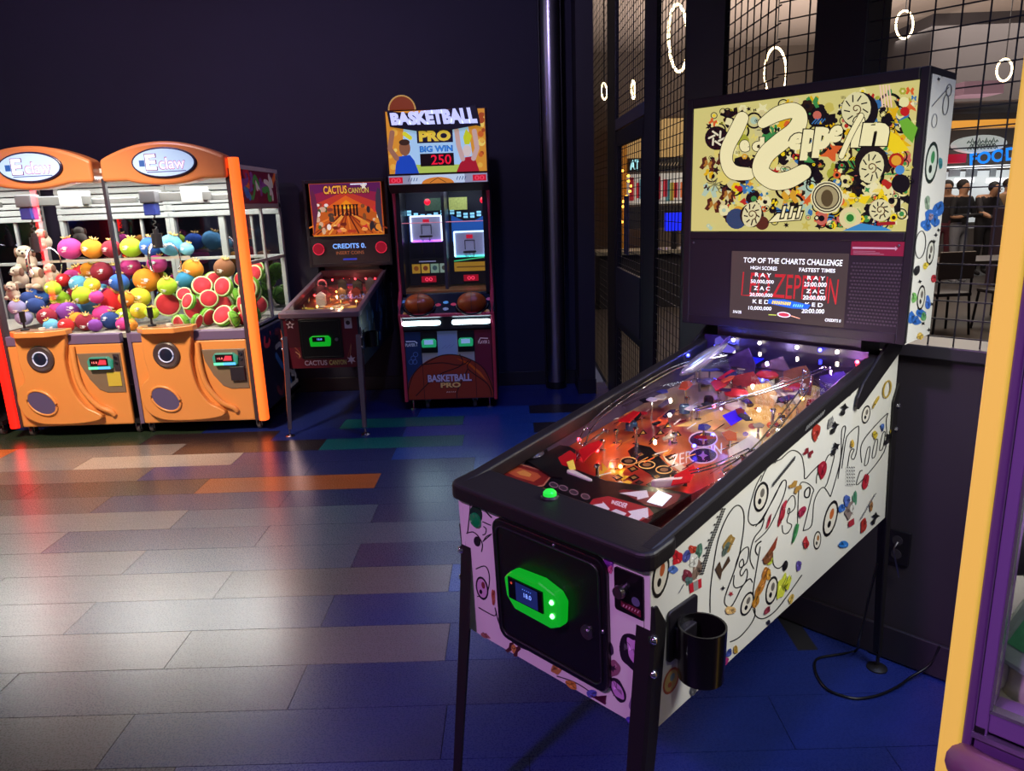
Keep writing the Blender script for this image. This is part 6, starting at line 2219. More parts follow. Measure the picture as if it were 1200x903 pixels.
rd = mk('card_reader', MB().prism([(-.075, .71 + DZ), (-.08, .77 + DZ), (-.06, .785 + DZ), (.055, .785 + DZ), (.072, .765 + DZ), (.066, .71 + DZ)], FX2, .008, .04), GREEN, door, bevel=.006)
mk('reader_screen', MB().prism([(-.055, .745 + DZ), (.035, .745 + DZ), (.035, .78 + DZ), (-.055, .78 + DZ)], FX2, .038, .044), M('reader_lcd', '#05070d'), rd)
ink = Ink(lambda a, b: FX2(a, b, .044), (0, -1, -.034), .0006, .00001)
ink.textbox('15.0', -.02, .015, .757 + DZ, .770 + DZ, '#70a0ff', .02)
ink.build('screen_print', Mprint('lcd_print'), rd)
mk('door_lock', MB().cyl(FX2(.112, .755 + DZ, .01), FX2(.112, .755 + DZ, .022), .012, n=16), STEEL, door, smooth=40)
ch = mk('cup_holder', MB().box(W2, W2 + .008, .08, .18, .66 + DZ, .80 + DZ), BLACK, cac)
mk('cup', MB().lathe(prof_ := [(.042, 0), (.045, .11), (.041, .11), (.039, .006), (0, .006)], (W2 + .052, .13, .67 + DZ), 24), M('cup_black', '#0d0c0d'), ch, smooth=40)
# side print: streaks of a blue dusk
ink = Ink(lambda a, b: Vector((W2, a, b)), (1, 0, 0), .0008, .00001)
rg = random.Random(6)
for k in range(46):
    y = rg.uniform(.05, 1.15)
    z = rg.uniform(.62, .9 + .15 * y) + DZ
    ink.stroke([(y, z), (y + rg.uniform(-.02, .02), z + rg.uniform(.04, .10))], rg.uniform(.008, .025), rg.choice(['#2a5a88', '#4a8ab0', '#1a3450', '#6a8a9a', '#7a6a3a', '#243a58']), caps=False)
ink.build('side_print', PRINT, cac)
# playfield
pl2 = lambda y: ply(y) + DZ
mk('playfield', MB().prism([(-.262, .06), (.262, .06), (.262, 1.06), (-.262, 1.06)], lambda a, b, d: Vector((a, b, pl2(b) + d)), -.012, 0), M('western_field', '#7a3a20', 0.3, noise=.6, nscale=14), cac)
ink = Ink(lambda a, b: Vector((a, b, pl2(b))), (0, -.135, 1), .001, .00001)
rg = random.Random(15)
for k in range(120):
    y = rg.uniform(.12, 1.0)
    x = rg.uniform(-.24, .24)
    near = ['#d8c040', '#e0d060', '#b89a30', '#e8e0b0', '#40604a']
    mid = ['#c85a24', '#e09048', '#d8c8a0', '#7a2a20', '#b84428']
    farc = ['#a81830', '#c02038', '#5a1a28', '#d04040', '#7a5a40']
    c = rg.choice(near if y < .35 else mid if y < .7 else farc)
    if k % 3:
        ink.disc(x, y, rg.uniform(.012, .034), c, rg.uniform(.012, .04), rg.uniform(0, 3))
    else:
        ink.star(x, y, rg.uniform(.02, .045), c, 6)
ink.build('playfield_print', Mprint('western_ink', .30, .3), cac)
for s in (-1, 1):
    mk('inner_wall', MB().prism([(.06, .88 + DZ), (1.07, 1.0 + DZ), (1.07, topz(1.07) + .012 + DZ), (.06, topz(.06) + .012 + DZ)], YZ, s * .2635, s * .2655), M('western_inner', '#4a3a34', 0.3), cac)
mk('playfield_back', MB().box(-.262, .262, 1.062, 1.068, 1.0 + DZ, 1.155 + DZ), M('western_back', '#3a1018', 0.35), cac)
for x, y, h, c in ((-.15, .98, .06, 'r'), (-.06, .99, .06, 'r'), (.04, .99, .06, 'r'), (.13, .99, .06, 'r'), (.21, .98, .06, 'r'), (-.05, .70, .03, 'a'), (.12, .55, .03, 'a'), (.18, .38, .03, 'a'), (-.10, .30, .02, 'a'), (.03, .22, .02, 'w'), (.1, .25, .02, 'a'), (-.2, .6, .03, 'r')):
    mk('lamp_bulb', MB().ball((x, y, pl2(y) + h), .008, 8, 5), BULB[c], cac, smooth=80)
for x, y, h, c in ((-.10, .42, .07, '#d8cfb8'), (.16, .50, .08, '#a84a28'), (.02, .60, .06, '#7a5a30'), (-.16, .66, .07, '#5a2028'), (.12, .72, .09, '#2a2c20'), (-.02, .80, .08, '#3a3028'), (.2, .82, .08, '#8a7a5a')):
    mk('toy_building', MB().box(x - .035, x + .035, y - .02, y + .02, pl2(y), pl2(y) + h).prism([(x - .042, pl2(y) + h), (x + .042, pl2(y) + h), (x, pl2(y) + h + .03)], XZ, y - .024, y + .024), M('toy' + c[1:], c, 0.5), cac)
rg2 = [(-.2, .30), (.2, .30), (-.22, .5), (.22, .62), (-.05, .5), (.06, .4), (-.15, .82)]
for x, y in rg2:
    mk('chrome_post', MB().cyl((x, y, pl2(y)), (x, y, pl2(y) + .04), .006, n=8), CHROME, cac, smooth=40)
mk('ring_toy', MB().tube([(-.2 + .035 * math.cos(a * .4488), .84, pl2(.84) + .06 + .035 * math.sin(a * .4488)) for a in range(14)], .006, 6, closed=True), M('ring_pink', '#d07070', .3, emit='#ff6060', es=.6), cac, smooth=60)
for s in (-1, 1):
    mk('flipper', MB().prism([(s * .09, .22), (s * .085, .245), (s * .02, .20), (s * .025, .19)], lambda a, b, d: Vector((a, b, pl2(b) + d)), .005, .022), M('flipper_white', '#d8ccb8'), cac)
mk('apron', MB().prism([(-.262, .06), (.262, .06), (.262, .16), (.08, .13), (-.08, .13), (-.262, .2)], lambda a, b, d: Vector((a, b, pl2(b) + d)), .01, .03), M('western_apron', '#c8b890', .4), cac)
mk('top_glass', MB().prism([(-.252, .07), (.252, .07), (.252, 1.075), (-.252, 1.075)], lambda a_, b_, d_: Vector((a_, b_, topz(b_) + .022 + d_ + DZ)), 0, .003), Mglass('table_glass'), cac)
l = lamp('playfield_lamp', 'POINT', (0, 0, 0), .9, (1, .55, .3), .005)
l.parent = cac
l.location = (0, .5, 1.02)
l = lamp('playfield_lamp', 'POINT', (0, 0, 0), .35, (1, .15, .15), .005)
l.parent = cac
l.location = (0, .95, 1.04)
# backglass: plain sunset scene with simple silhouettes
bg = mk('backglass', MB().box(-.30, .30, BY, BY + .004, 1.44 + DZ, 1.866 + DZ), M('western_glow', '#c86a20', .3, emit='#b8541c', es=.5), cac)
ink = Ink(lambda a, b: Vector((a, BY, b + DZ)), (0, -1, 0), .001, .00001)
x0, x1, z0, z1 = -.295, .295, 1.445, 1.862
for k, c in enumerate(('#5a1c50', '#8a2040', '#b83a28', '#d8641c', '#f09018', '#f8c030')):
    zt = z1 - k * .036
    ink.poly([(x0, z0), (x1, z0), (x1, zt - .05 * k), (0, zt + .01 - .0 * k), (x0, zt - .05 * k)] if k else [(x0, z0), (x1, z0), (x1, z1), (x0, z1)], c)
ink.poly([(x0, z0), (x1, z0), (x1, 1.60), (.12, 1.665), (0, 1.655), (-.12, 1.665), (x0, 1.60)], '#b85a1c')
for k in range(14):
    a = -1.2 + k * .18
    ink.stroke([(0, 1.64), (.36 * math.sin(a), max(z0 + .01, 1.64 - .36 * math.cos(a)))], .012, rg.choice(['#e8a040', '#8a3014', '#d87828', '#601c10']), caps=False)
for x in (-.10, -.07, -.035, .0, .03, .06, .085):
    ink.stroke([(x, 1.60), (x, 1.67)], .016, '#241010', caps=False)
    ink.disc(x, 1.68, .010, '#2a1410')
    ink.stroke([(x - .014, 1.69), (x + .014, 1.69)], .006, '#2a1410', caps=False)
for sx, cs in ((-1, ['#c8a888', '#d86a28', '#e8e0d0', '#3c5a30', '#8a3c28', '#48382c']), (1, ['#2c2428', '#c83030', '#d8b890', '#e8d8a8', '#7a4a28', '#d88a30'])):
    for k in range(20):
        x, z = sx * rg.uniform(.13, .27), rg.uniform(z0 + .03, 1.70)
        ink.disc(x, z, rg.uniform(.012, .03), rg.choice(cs), rg.uniform(.012, .034))
    ink.poly([(sx * .29, z0), (sx * .29, 1.80), (sx * .27, 1.82), (sx * .25, 1.76), (sx * .24, z0 + .2)], '#5a2440' if sx < 0 else '#3a3440')
for k in range(12):
    ink.disc(rg.uniform(-.12, .14), rg.uniform(z0 + .02, 1.54), rg.uniform(.012, .026), rg.choice(['#e89a48', '#a83820', '#f0c070', '#6a2414', '#d06a50']), .014)
ink.textbox('CACTUS', -.185, .02, 1.775, 1.85, '#3a1408', .08)
ink.textbox('CACTUS', -.180, .015, 1.78, 1.845, '#f0b040', .03)
ink.textbox('CANYON', .02, .20, 1.775, 1.83, '#3a1408', .08)
ink.textbox('CANYON', .025, .195, 1.78, 1.825, '#c8a850', .03)
ink.stroke([(.05, 1.852), (.18, 1.852)], .010, '#e8f0f8')
ink.star(.155, 1.835, .03, '#e8e8d0', 5)
ink.build('backglass_print', Mprint('western_backlit', .62, .3), bg)
sp_ = mk('speaker_panel', MB().box(-.328, .328, BY - .002, BY + .01, 1.205 + DZ, 1.42 + DZ), M('western_panel', '#26201f', .5, noise=.2, nscale=60), cac)
ink = Ink(lambda a, b: Vector((a, BY - .002, b + DZ)), (0, -1, 0), .001, .00001)
ink.textbox('CREDITS 0.', -.145, .135, 1.335, 1.375, '#78b0ff', .02)
ink.textbox('INSERT COINS', -.12, .115, 1.285, 1.312, '#8a5030', .0)
ink.stroke([(-.06, 1.245), (.045, 1.245)], .014, '#2030a0')
ink.build('display_print', Mprint('western_lcd', .9), sp_)
for s in (-1, 1):
    c = (s * .265, BY - .004, 1.335 + DZ)
    q = Vector((0, -1, 0)).to_track_quat('Z', 'Y')
    mk('speaker_light', MB().lathe([(.046, 0), (.046, .004), (.03, .006), (0, .006)], c, 24, q), M('spk_red', '#5a0c1c', .35, emit='#c01030', es=.4), sp_, smooth=40)
    mk('speaker_ring', MB().tube([(c[0] + .046 * math.cos(a * .314), c[1] - .005, c[2] + .046 * math.sin(a * .314)) for a in range(20)], .004, 6, closed=True), M('spk_ring', '#c03048', .3, emit='#e02040', es=.5), sp_, smooth=60)

# ------------------------------------------------------------------ basketball redemption game
bb = thing('basketball_game', 'tall upright basketball arcade game with blue and red front doors', 'arcade game', (-.55, 5.70, 0))
X0, X1 = -.372, .378
REDP = M('bb_red', '#7a1c30', .35)
mk('cabinet_back', MB().box(X0 + .03, X1 - .03, .62, .66, .08, 1.83), BLACK, bb)
for s, x in ((-1, X0), (1, X1 - .03)):
    pr = [(.0, .075), (.66, .075), (.66, 1.83), (.03, 1.83), (.03, 1.75), (.08, 1.72), (.08, .95), (-.02, .86), (-.05, .78), (0, .66)]
    mk('side_panel', MB().prism(pr, YZ, x, x + .03), M('bb_side', '#15121a', .4), bb)
    mk('edge_trim', MB().tube([(x + .015, a, b) for a, b in ((0, .075), (0, .66), (-.05, .78), (-.02, .86), (.08, .95), (.08, 1.72), (.03, 1.75), (.03, 1.83))], .014, 6), M('trim_red', '#8a2c44', .3, emit='#a03050', es=.12), bb, smooth=50)
fr = mk('front_door', MB().box(X0 + .03, X1 - .03, 0, .03, .085, .645), M('bb_front', '#4a1420', .4), bb)
ink = Ink(lambda a, b: Vector((a, 0, b)), (0, -1, 0), .001, .00001)
a0, a1 = X0 + .035, X1 - .035
ink.poly([(a0, .09), (-.21, .09), (-.21, .64), (a0, .64)], '#142a58')
ink.poly([(.21, .09), (a1, .09), (a1, .64), (.21, .64)], '#5c1830')
ink.poly([(-.21, .09), (.21, .09), (.21, .64), (-.21, .64)], '#8a8ea0')
ink.poly([(-.085, .42), (.075, .42), (.075, .64), (-.085, .64)], '#7c90c0')
bp = [(a0, .09)] + [(.0 + .36 * math.cos(t_), .09 + .36 * math.sin(t_)) for t_ in [math.pi * (1 - k / 24) for k in range(25)]] + [(a1, .09)]
bp = [(max(a0, min(a1, x)), z) for x, z in bp]
ink.poly(bp, '#7a2c1c')
ink.poly([(.06, .42), (.12, .40), (.30, .22), (.25, .30), (.16, .38)], '#b0541c')
L_ = lambda pts: ink.stroke([(p.x, p.y) for p in spline(pts, 5)], .008, '#1c0c0c', caps=False)
L_([(-.36, .10), (-.28, .31), (-.12, .42), (0, .45), (.14, .42), (.28, .32), (.36, .10)])
L_([(-.22, .375), (-.05, .385), (.09, .36), (.16, .395)])
L_([(.09, .45), (.10, .36), (-.1, .28), (-.28, .12)])
L_([(.18, .40), (.15, .33), (.30, .20), (.33, .10)])
L_([(.15, .33), (.06, .16), (.05, .09)])
ink.textbox('BASKETBALL', -.18, .18, .225, .295, '#201030', .07)
ink.textbox('BASKETBALL', -.175, .175, .23, .29, '#a8a0c8', .04)
ink.textbox('PRO', -.08, .09, .175, .228, '#201030', .07)
ink.textbox('PRO', -.075, .085, .18, .223, '#d0a868', .04)
for k in range(5):
    ink.stroke([(-.03 + k * .016, .14), (-.022 + k * .016, .148)], .005, '#c8c0c8', caps=False)
ink.textbox('PLAYER 1', -.335, -.245, .525, .55, '#c8d4f0', .02)
ink.textbox('PLAYER 2', .24, .33, .53, .555, '#e8c8d0', .02)
ink.stroke([(-.33, .565), (-.26, .565), (-.24, .55)], .008, '#c8d4f0', caps=False)
ink.stroke([(.25, .555), (.26, .575), (.32, .57)], .008, '#e8c8d0', caps=False)
for x, z in ((-.28, .43), (-.27, .40), (-.26, .46), (-.30, .40)):
    ink.ring(x, z, .018, .004, '#4a6ab0')
ink.stroke([(-.21, .09), (-.21, .64)], .004, '#101018', caps=False)
ink.stroke([(.21, .09), (.21, .64)], .004, '#101018', caps=False)
for x in (-.03, 0, .03):
    ink.stroke([(x - .02, .50), (x + .02, .53)], .004, '#6a78b0', caps=False)
ink.build('door_print', Mprint('bb_print', .10), fr)
for x in (-.145, .145):
    cr_ = mk('card_reader', MB().box(x - .065, x + .065, -.012, .0, .47, .64), BLACK, fr, bevel=.004)
    mk('reader_case', MB().prism([(x - .055, .52), (x + .055, .52), (x + .058, .57), (x + .045, .585), (x - .045, .585), (x - .058, .57)], XZ, -.045, -.012), M('bb_reader', '#1c5a4a', .3, emit='#30d890', es=.35), cr_, bevel=.006)
    mk('reader_screen', MB().box(x - .035, x + .035, -.05, -.044, .545, .58), M('bb_lcd', '#88a8c8', .3, emit='#80a8d8', es=.6), cr_)
mk('light_panel', MB().box(X0 + .03, X1 - .03, -.03, .02, .655, .765), BLACK, bb, bevel=.006)
for x in (-.195, .195):
    mk('light_bar', MB().prism(rrect(x - .15, x + .15, .695, .730, .017), XZ, -.040, -.028), M('bb_bar', '#e0f8ff', .3, emit='#d0f4ff', es=11.0), bb)
# control shelf with the two half balls
mk('control_shelf', MB().prism([(-.05, .77), (.09, .93), (.09, .90), (-.03, .75)], YZ, X0 + .03, X1 - .03), M('shelf_navy', '#12182a', .2), bb)
mk('shelf_lip', MB().tube([(X0 + .03, -.05, .775), (X1 - .03, -.05, .775)], .014, 8), M('trim_red', '#8a2c44'), bb, smooth=50)
BALLM = M('ball_orange', '#a84a18', .3, noise=.1, nscale=300, bump=.3)
for x in (-.205, .205):
    ba = mk('shooting_ball', MB().ball((x, .015, .855), (.115, .10, .085), 24, 14), BALLM, bb, smooth=80)
    ln = MB()
    ln.tube([(x + .1165 * math.cos(t_), .015, .855 + .0865 * math.sin(t_)) for t_ in [i * .2618 for i in range(24)]], .002, 5, closed=True)
    ln.tube([(x, .015 + .1015 * math.cos(t_), .855 + .0865 * math.sin(t_)) for t_ in [i * .2618 for i in range(24)]], .002, 5, closed=True)
    mk('ball_seam', ln, BLACK, ba)
    mk('ball_collar', MB().tube([(x + .125 * math.cos(t_), .02 + .11 * math.sin(t_), .84 + .06 * math.sin(t_)) for t_ in [i * .2618 for i in range(24)]], .008, 6, closed=True), BLACK, ba, smooth=60)
ink = Ink(lambda a, b: Vector((a, -.05 + b * .659, .77 + b * .753)), (0, -.753, .659), .002, .00001)
for x, z, c in ((-.06, .10, '#c03048'), (.0, .12, '#50a0d8'), (.06, .10, '#c03048'), (0, .06, '#8090a8'), (-.33, .14, '#5080c0'), (.34, .14, '#a04068'), (-.31, .03, '#b08050'), (.32, .03, '#b08050')):
    ink.disc(x, z, .022, c, .014)
ink.build('shelf_print', Mprint('bb_shelf', .25), bb)
# playing box behind glass
mk('box_floor', MB().box(X0 + .03, X1 - .03, .10, .62, .93, .945), M('court_wood', '#a8703c', .3, noise=.2, nscale=20), bb)
mk('box_back', MB().box(X0 + .03, X1 - .03, .60, .62, .945, 1.75), M('bb_night', '#141834', .5), bb)
mk('box_roof', MB().box(X0 + .03, X1 - .03, .09, .62, 1.745, 1.77), BLACK, bb)
mk('box_divider', MB().box(-.012, .012, .2, .60, .945, 1.745), M('divider', '#3a3444', .35), bb)
NEON = lambda c: M('bb_neon' + c[1:], '#ffffff', .4, emit=c, es=1.8)


def bboard(x, z, c_top, c_bot, dz=0):
    w, h = .125, .10
    bd = mk('backboard', MB().box(x - w, x + w, .44, .45, z - h, z + h), M('bb_board', '#a8a8c8', .4, emit='#8a8ab8', es=.3), bb)
    nb = MB().box(x - w - .006, x - w + .006, .428, .442, z - h, z + h).box(x + w - .006, x + w + .006, .428, .442, z - h, z + h).box(x - w, x + w, .428, .442, z + h - .006, z + h + .006)
    mk('board_neon', nb, NEON(c_top), bd)
    mk('board_glow', MB().box(x - w, x + w, .428, .442, z - h - .008, z - h + .008), NEON(c_bot), bd)
    sq = MB().box(x - .042, x - .036, .434, .44, z - .045, z + .03).box(x + .036, x + .042, .434, .44, z - .045, z + .03).box(x - .042, x + .042, .434, .44, z + .026, z + .032)
    mk('target_square', sq, M('sq_black', '#181420', .4), bd)
    mk('rim_ring', MB().tube([(x + .05 * math.cos(a * .3927), .38 + .05 * math.sin(a * .3927), z - .06) for a in range(16)], .007, 6, closed=True), M('rim_black', '#2a1c20', .4), bd, smooth=60)
    nt_ = MB()
    for k in range(8):
        a = k * .785
        nt_.tube([(x + .05 * math.cos(a), .38 + .05 * math.sin(a), z - .06), (x + .032 * math.cos(a + .4), .38 + .032 * math.sin(a + .4), z - .10)], .0025, 4)
    mk('net', nt_, M('net_white', '#b8b8c8', .6), bd)
    mk('red_mark', MB().box(x - .026, x + .026, .432, .44, z + .045, z + .075), M('mk_red', '#b01830', .4, emit='#d01838', es=.7), bd)
    sp = MB()
    for s in (-1, 1):
        sp.box(x + s * .05 - .008, x + s * .05 + .008, .45, .47, z - .20, z - h)
    mk('board_stand', sp, BLACK, bd)
    return bd


bboard(-.165, 1.42, '#d8e8ff', '#c050ff')
bboard(.185, 1.285, '#c0e8ff', '#30e0d0')
ink = Ink(lambda a, b: Vector((a, .60, b)), (0, -1, 0), .002, .00001)
for s in (-1, 1):
    cx_ = .18 * s
    ink.poly([(cx_ - .15, 1.52), (cx_ - .05, 1.47), (cx_ + .05, 1.47), (cx_ + .15, 1.52), (cx_ + .15, 1.30), (cx_ - .15, 1.30)], '#1a4a98' if s > 0 else '#182c60')
    for k in range(6):
        f_ = -1 + k * .4
        for j in range(2):
            ink.poly([(cx_ + f_ * .14 - .018, 1.49 + .035 * f_ * f_ + j * .024), (cx_ + f_ * .14 + .018, 1.49 + .035 * f_ * f_ + j * .024), (cx_ + f_ * .14 + .018, 1.508 + .035 * f_ * f_ + j * .024), (cx_ + f_ * .14 - .018, 1.508 + .035 * f_ * f_ + j * .024)], '#90d8ff')
ink.build('stadium_lights', Mprint('bb_stadium', .9), bb)
ink = Ink(lambda a, b: Vector((a, .42, b)), (0, -1, 0), .002, .00001)
for k in range(4):
    ink.poly([(-.30 + k * .077, 1.06), (-.30 + k * .077 + .068, 1.06), (-.30 + k * .077 + .068, 1.135), (-.30 + k * .077, 1.135)], ['#b88a28', '#c8a038', '#88a890', '#98b0a0'][k])
    ink.disc(-.266 + k * .077, 1.10, .02, ['#8a4a18', '#7a3a1c', '#405a60', '#4a4a40'][k])
ink.stroke([(-.24, 1.155), (-.10, 1.155)], .010, '#8a8ab0', caps=False)
ink.poly([(.05, 1.065), (.33, 1.065), (.33, 1.14), (.05, 1.14)], '#b88a28')
ink.stroke([(.07, 1.10), (.31, 1.10)], .012, '#7a5418', caps=False)
ink.stroke([(.05, 1.15), (.30, 1.175)], .010, '#50e090', caps=False)
ink.build('play_guide', Mprint('bb_guide', .45), mk('guide_board', MB().box(X0 + .05, X1 - .05, .42, .43, .96, 1.18), M('guide_dark', '#100c16', .5), bb))
for x in (-.165, .185):
    dg_ = mk('timer_display', MB().box(x - .06, x + .06, .40, .415, .985, 1.035), M('timer_red', '#300810', .3, emit='#c01030', es=.55), bb)
    ink = Ink(lambda a, b: Vector((a, .40, b)), (0, -1, 0), .001, .00001)
    ink.textbox('00', x - .03, x + .03, .995, 1.025, '#ff4060', .0)
    ink.build('timer_digits', Mprint('bb_digits', 1.2), dg_)
for x in (-.31, .31):
    for z in (1.63,):
        mk('red_lamp', MB().ball((x + (-.0 if x > 0 else .17), .40, z), .026, 12, 8), M('rl', '#a01028', .3, emit='#ff1838', es=1.0), bb, smooth=60)
for x in (-.22, -.08, .09, .22):
    mk('roof_tube', MB().cyl((x, .15, 1.735), (x + .03, .5, 1.735), .009, n=8), M('roof_tube', '#ffffff', .3, emit='#e8f4ff', es=5), bb, smooth=40)
for x, c in ((-.10, '#304a3a'), (.10, '#a8b060')):
    mk('small_sign', MB().box(x - .075, x + .075, .50, .51, 1.56, 1.66), M('ss' + c[1:], c, .5, noise=.6, nscale=60, emit=c, es=.35), bb)
mk('light_beam', MB().cyl((X0 + .03, .3, 1.47), (X1 - .03, .3, 1.47), .0035, n=6), M('beam', '#d08098', .3, emit='#e07890', es=.6), bb)
fg = mk('front_glass', MB().box(X0 + .03, X1 - .03, .078, .083, .95, 1.745), GLASS, bb)
mk('glass_frame', MB().box(X0 + .03, X0 + .06, .06, .085, .93, 1.76).box(X1 - .06, X1 - .03, .06, .085, .93, 1.76).box(X0 + .03, X1 - .03, .06, .085, 1.735, 1.76), M('bb_frame', '#17141c', .35), fg)
# lower sign beam and marquee
sb = mk('score_beam', MB().prism([(-.06, 1.825), (-.06, 1.755), (.03, 1.70), (.10, 1.70), (.10, 1.825)], YZ, X0, X1), M('beam_case', '#2a2028', .4), bb, bevel=.004)
ink = Ink(lambda a, b: Vector((a, -.06, b)), (0, -1, 0), .001, .00001)
ink.poly([(X0 + .01, 1.76), (X1 - .01, 1.76), (X1 - .01, 1.822), (X0 + .01, 1.822)], '#8a8c98')
ink.poly([(-.20, 1.76), (.20, 1.76), (.20, 1.822), (-.20, 1.822)], '#b8c8d0')
ink.poly([(.12 * math.cos(t_), 1.76 + .045 * math.sin(t_)) for t_ in [math.pi * k / 12 for k in range(13)]], '#c87824')
ink.stroke([(-.06, 1.765), (0, 1.80), (.06, 1.765)], .004, '#2a1408', caps=False)
for s in (-1, 1):
    ink.poly([(s * .31 - .05, 1.768), (s * .31 + .05, 1.768), (s * .31 + .05, 1.812), (s * .31 - .05, 1.812)], '#c01028')
    ink.textbox('00', s * .31 - .035, s * .31 + .035, 1.775, 1.805, '#ff5060', 0)
    for k in range(4):
        ink.stroke([(s * .18 - .04 + k * .02, 1.78), (s * .18 - .03 + k * .02, 1.805)], .005, '#20406a', caps=False)
ink.build('beam_print', Mprint('bb_beam', .75), sb)
mq = mk('marquee', MB().box(X0 - .0, X1 + .0, -.02, .16, 1.83, 2.285), M('marquee_case', '#3a1018', .4), bb, bevel=.004)
ink = Ink(lambda a, b: Vector((a, -.02, b)), (0, -1, 0), .0012, .00001)
m0, m1 = X0 + .012, X1 - .012
ink.poly([(m0, 1.838), (m1, 1.838), (m1, 2.277), (m0, 2.277)], '#d8922c')
ink.poly([(m0 + .09, 1.838), (m1 - .09, 1.838), (m1 - .13, 2.2), (m0 + .13, 2.2)], '#a8d0e8')
ink.poly([(m0 + .2, 1.838), (m1 - .14, 1.838), (m1 - .17, 1.89), (m0 + .2, 1.90)], '#b0c850')
rg = random.Random(2)
for k in range(26):
    s = rg.choice((-1, 1))
    ink.disc(s * rg.uniform(.30, .352), rg.uniform(1.87, 2.25), rg.uniform(.01, .03), rg.choice(['#e8b040', '#c86020', '#f0d060', '#a84818']))
# two players: blue vest, red vest, arms raised
ink.poly([(-.32, 1.838), (-.14, 1.838), (-.17, 1.93), (-.20, 1.97), (-.29, 1.96), (-.31, 1.90)], '#1c48b0')
ink.disc(-.235, 2.02, .042, '#8a5a3c', .055)
ink.disc(-.235, 2.06, .040, '#3a2418', .022)
ink.stroke([(-.30, 1.95), (-.345, 2.02), (-.32, 2.13)], .038, '#9a6a50')
ink.stroke([(-.19, 2.09), (-.23, 2.12)], .03, '#d8d830')
ink.poly([(.14, 1.838), (.31, 1.838), (.285, 1.92), (.26, 1.945), (.21, 1.94), (.17, 1.90)], '#a81828')
ink.disc(.225, 1.985, .032, '#d8c8b8', .042)
ink.stroke([(.19, 1.93), (.165, 2.02), (.155, 2.13)], .036, '#c8a898')
ink.stroke([(.27, 1.93), (.30, 2.0), (.285, 2.12)], .036, '#c8a898')
ink.poly([(.21, 2.03), (.245, 2.03), (.265, 2.09), (.225, 2.14), (.20, 2.08)], '#c8d020')
ink.textbox('BIG WIN', -.125, .12, 1.985, 2.03, '#103a70', .05)
ink.textbox('BIG WIN', -.12, .115, 1.988, 2.027, '#3088d8', .02)
ink.poly([(-.125, 1.885), (.125, 1.885), (.125, 1.975), (-.125, 1.975)], '#14060a')
ink.textbox('250', -.045, .105, 1.895, 1.965, '#ff1838', .01)
ink.poly([(-.14, 2.05), (.125, 2.05), (.125, 2.15), (-.14, 2.15)], '#181028')
ink.textbox('PRO', -.125, .11, 2.06, 2.135, '#e8c840', .06)
ink.build('marquee_print', Mprint('bb_marquee', .62, .35), mq)
tt = [(-.33, 2.17), (-.14, 2.135), (.12, 2.135), (.30, 2.16), (.335, 2.15), (.31, 2.30), (.19, 2.285), (-.02, 2.255), (-.20, 2.26), (-.345, 2.28)]
ti = mk('title_plaque', MB().prism(tt, XZ, -.05, -.022), M('plaque', '#1c1430', .4), mq, bevel=.004)
ink = Ink(lambda a, b: Vector((a, -.05, b)), (0, -1, 0), .0012, .00001)
ink.text('BASKETBALL', [(-.315, 2.178), (.315, 2.172), (.295, 2.285), (-.325, 2.265)], '#c8d0ff', .07)
ink.build('title_print', Mprint('bb_title', .8), ti)
bt = mk('top_ball', MB().prism([(-.235 + .095 * math.cos(t_), 2.285 + .095 * math.sin(t_)) for t_ in [math.pi * k / 16 for k in range(17)]], XZ, -.03, .0), M('top_ball', '#8a3c18', .4, emit='#a84818', es=.25), mq, bevel=.004)
mk('top_ball_edge', MB().tube([(-.235 + .097 * math.cos(t_), -.03, 2.285 + .097 * math.sin(t_)) for t_ in [math.pi * k / 16 for k in range(17)]], .006, 6), M('edge_gold', '#d8b070', .4, emit='#d8a850', es=.4), bt, smooth=60)
# feet and castors
for x in (-.31, .31):
    mk('levelling_foot', MB().cyl((x, .05, .012), (x, .05, .08), .007, n=8).cyl((x, .05, 0), (x, .05, .012), .025, n=14), STEEL, bb, smooth=40)
    mk('castor', MB().cyl((x * .62 - .014, .06, .036), (x * .62 + .014, .06, .036), .036, n=16), M('castor_rubber', '#4a4448'), bb, smooth=40)
    mk('castor_fork', MB().box(x * .62 - .02, x * .62 + .02, .05, .10, .055, .085), STEEL, bb)
mk('underside', MB().box(X0 + .03, X1 - .03, .03, .62, .08, .10), BLACK, bb)
l = lamp('cabinet_light', 'AREA', (0, 0, 0), 2.0, (.75, .88, 1), .6, .3)
l.parent = bb
l.location = (0, .3, 1.73)

# ------------------------------------------------------------------ claw machine at the frame's edge, beside the white pinball machine
nm = thing('claw_machine', 'purple framed claw machine with a pale yellow corner post', 'claw machine', PF @ Vector((.755, .223, 0)), PIN_A)
NF = frame_of(nm)
YEL_ = M('post_yellow', '#dcbc5c', .4, emit='#ffd04c', es=.5)
PU = M('frame_purple', '#66487f', .4, noise=.04)
x_in = .018
mk('corner_post', MB().prism(rrect(-.021, .011, -.012, .05, .006), XY, .06, 1.97), YEL_, nm, bevel=.003)
mk('corner_frame', MB().box(.012, .027, -.004, .06, .06, 1.95), PU, nm, bevel=.003)
mk('door_stile', MB().box(.029, .048, -.008, .05, .70, 1.90), M('stile_purple', '#7a5a96', .35), nm, bevel=.003)
mk('stile_edge', MB().box(.0272, .0288, -.009, -.004, .705, 1.90), M('edge_silver', '#8a78a0', .3, .6), nm)
mk('door_bottom_rail', MB().box(.048, .86, -.008, .05, .712, .752), M('stile_purple', '#7a5a96'), nm, bevel=.003)
mk('sill_edge', MB().box(.026, .9, -.012, .0, .694, .704), M('edge_silver', '#8a78a0'), nm)
mk('stile_catch', MB().box(.030, .044, -.010, -.002, .705, .716), BLACK, nm)
lo = mk('front_panel', MB().box(.03, .9, .0, .06, .08, .69), PU, nm)
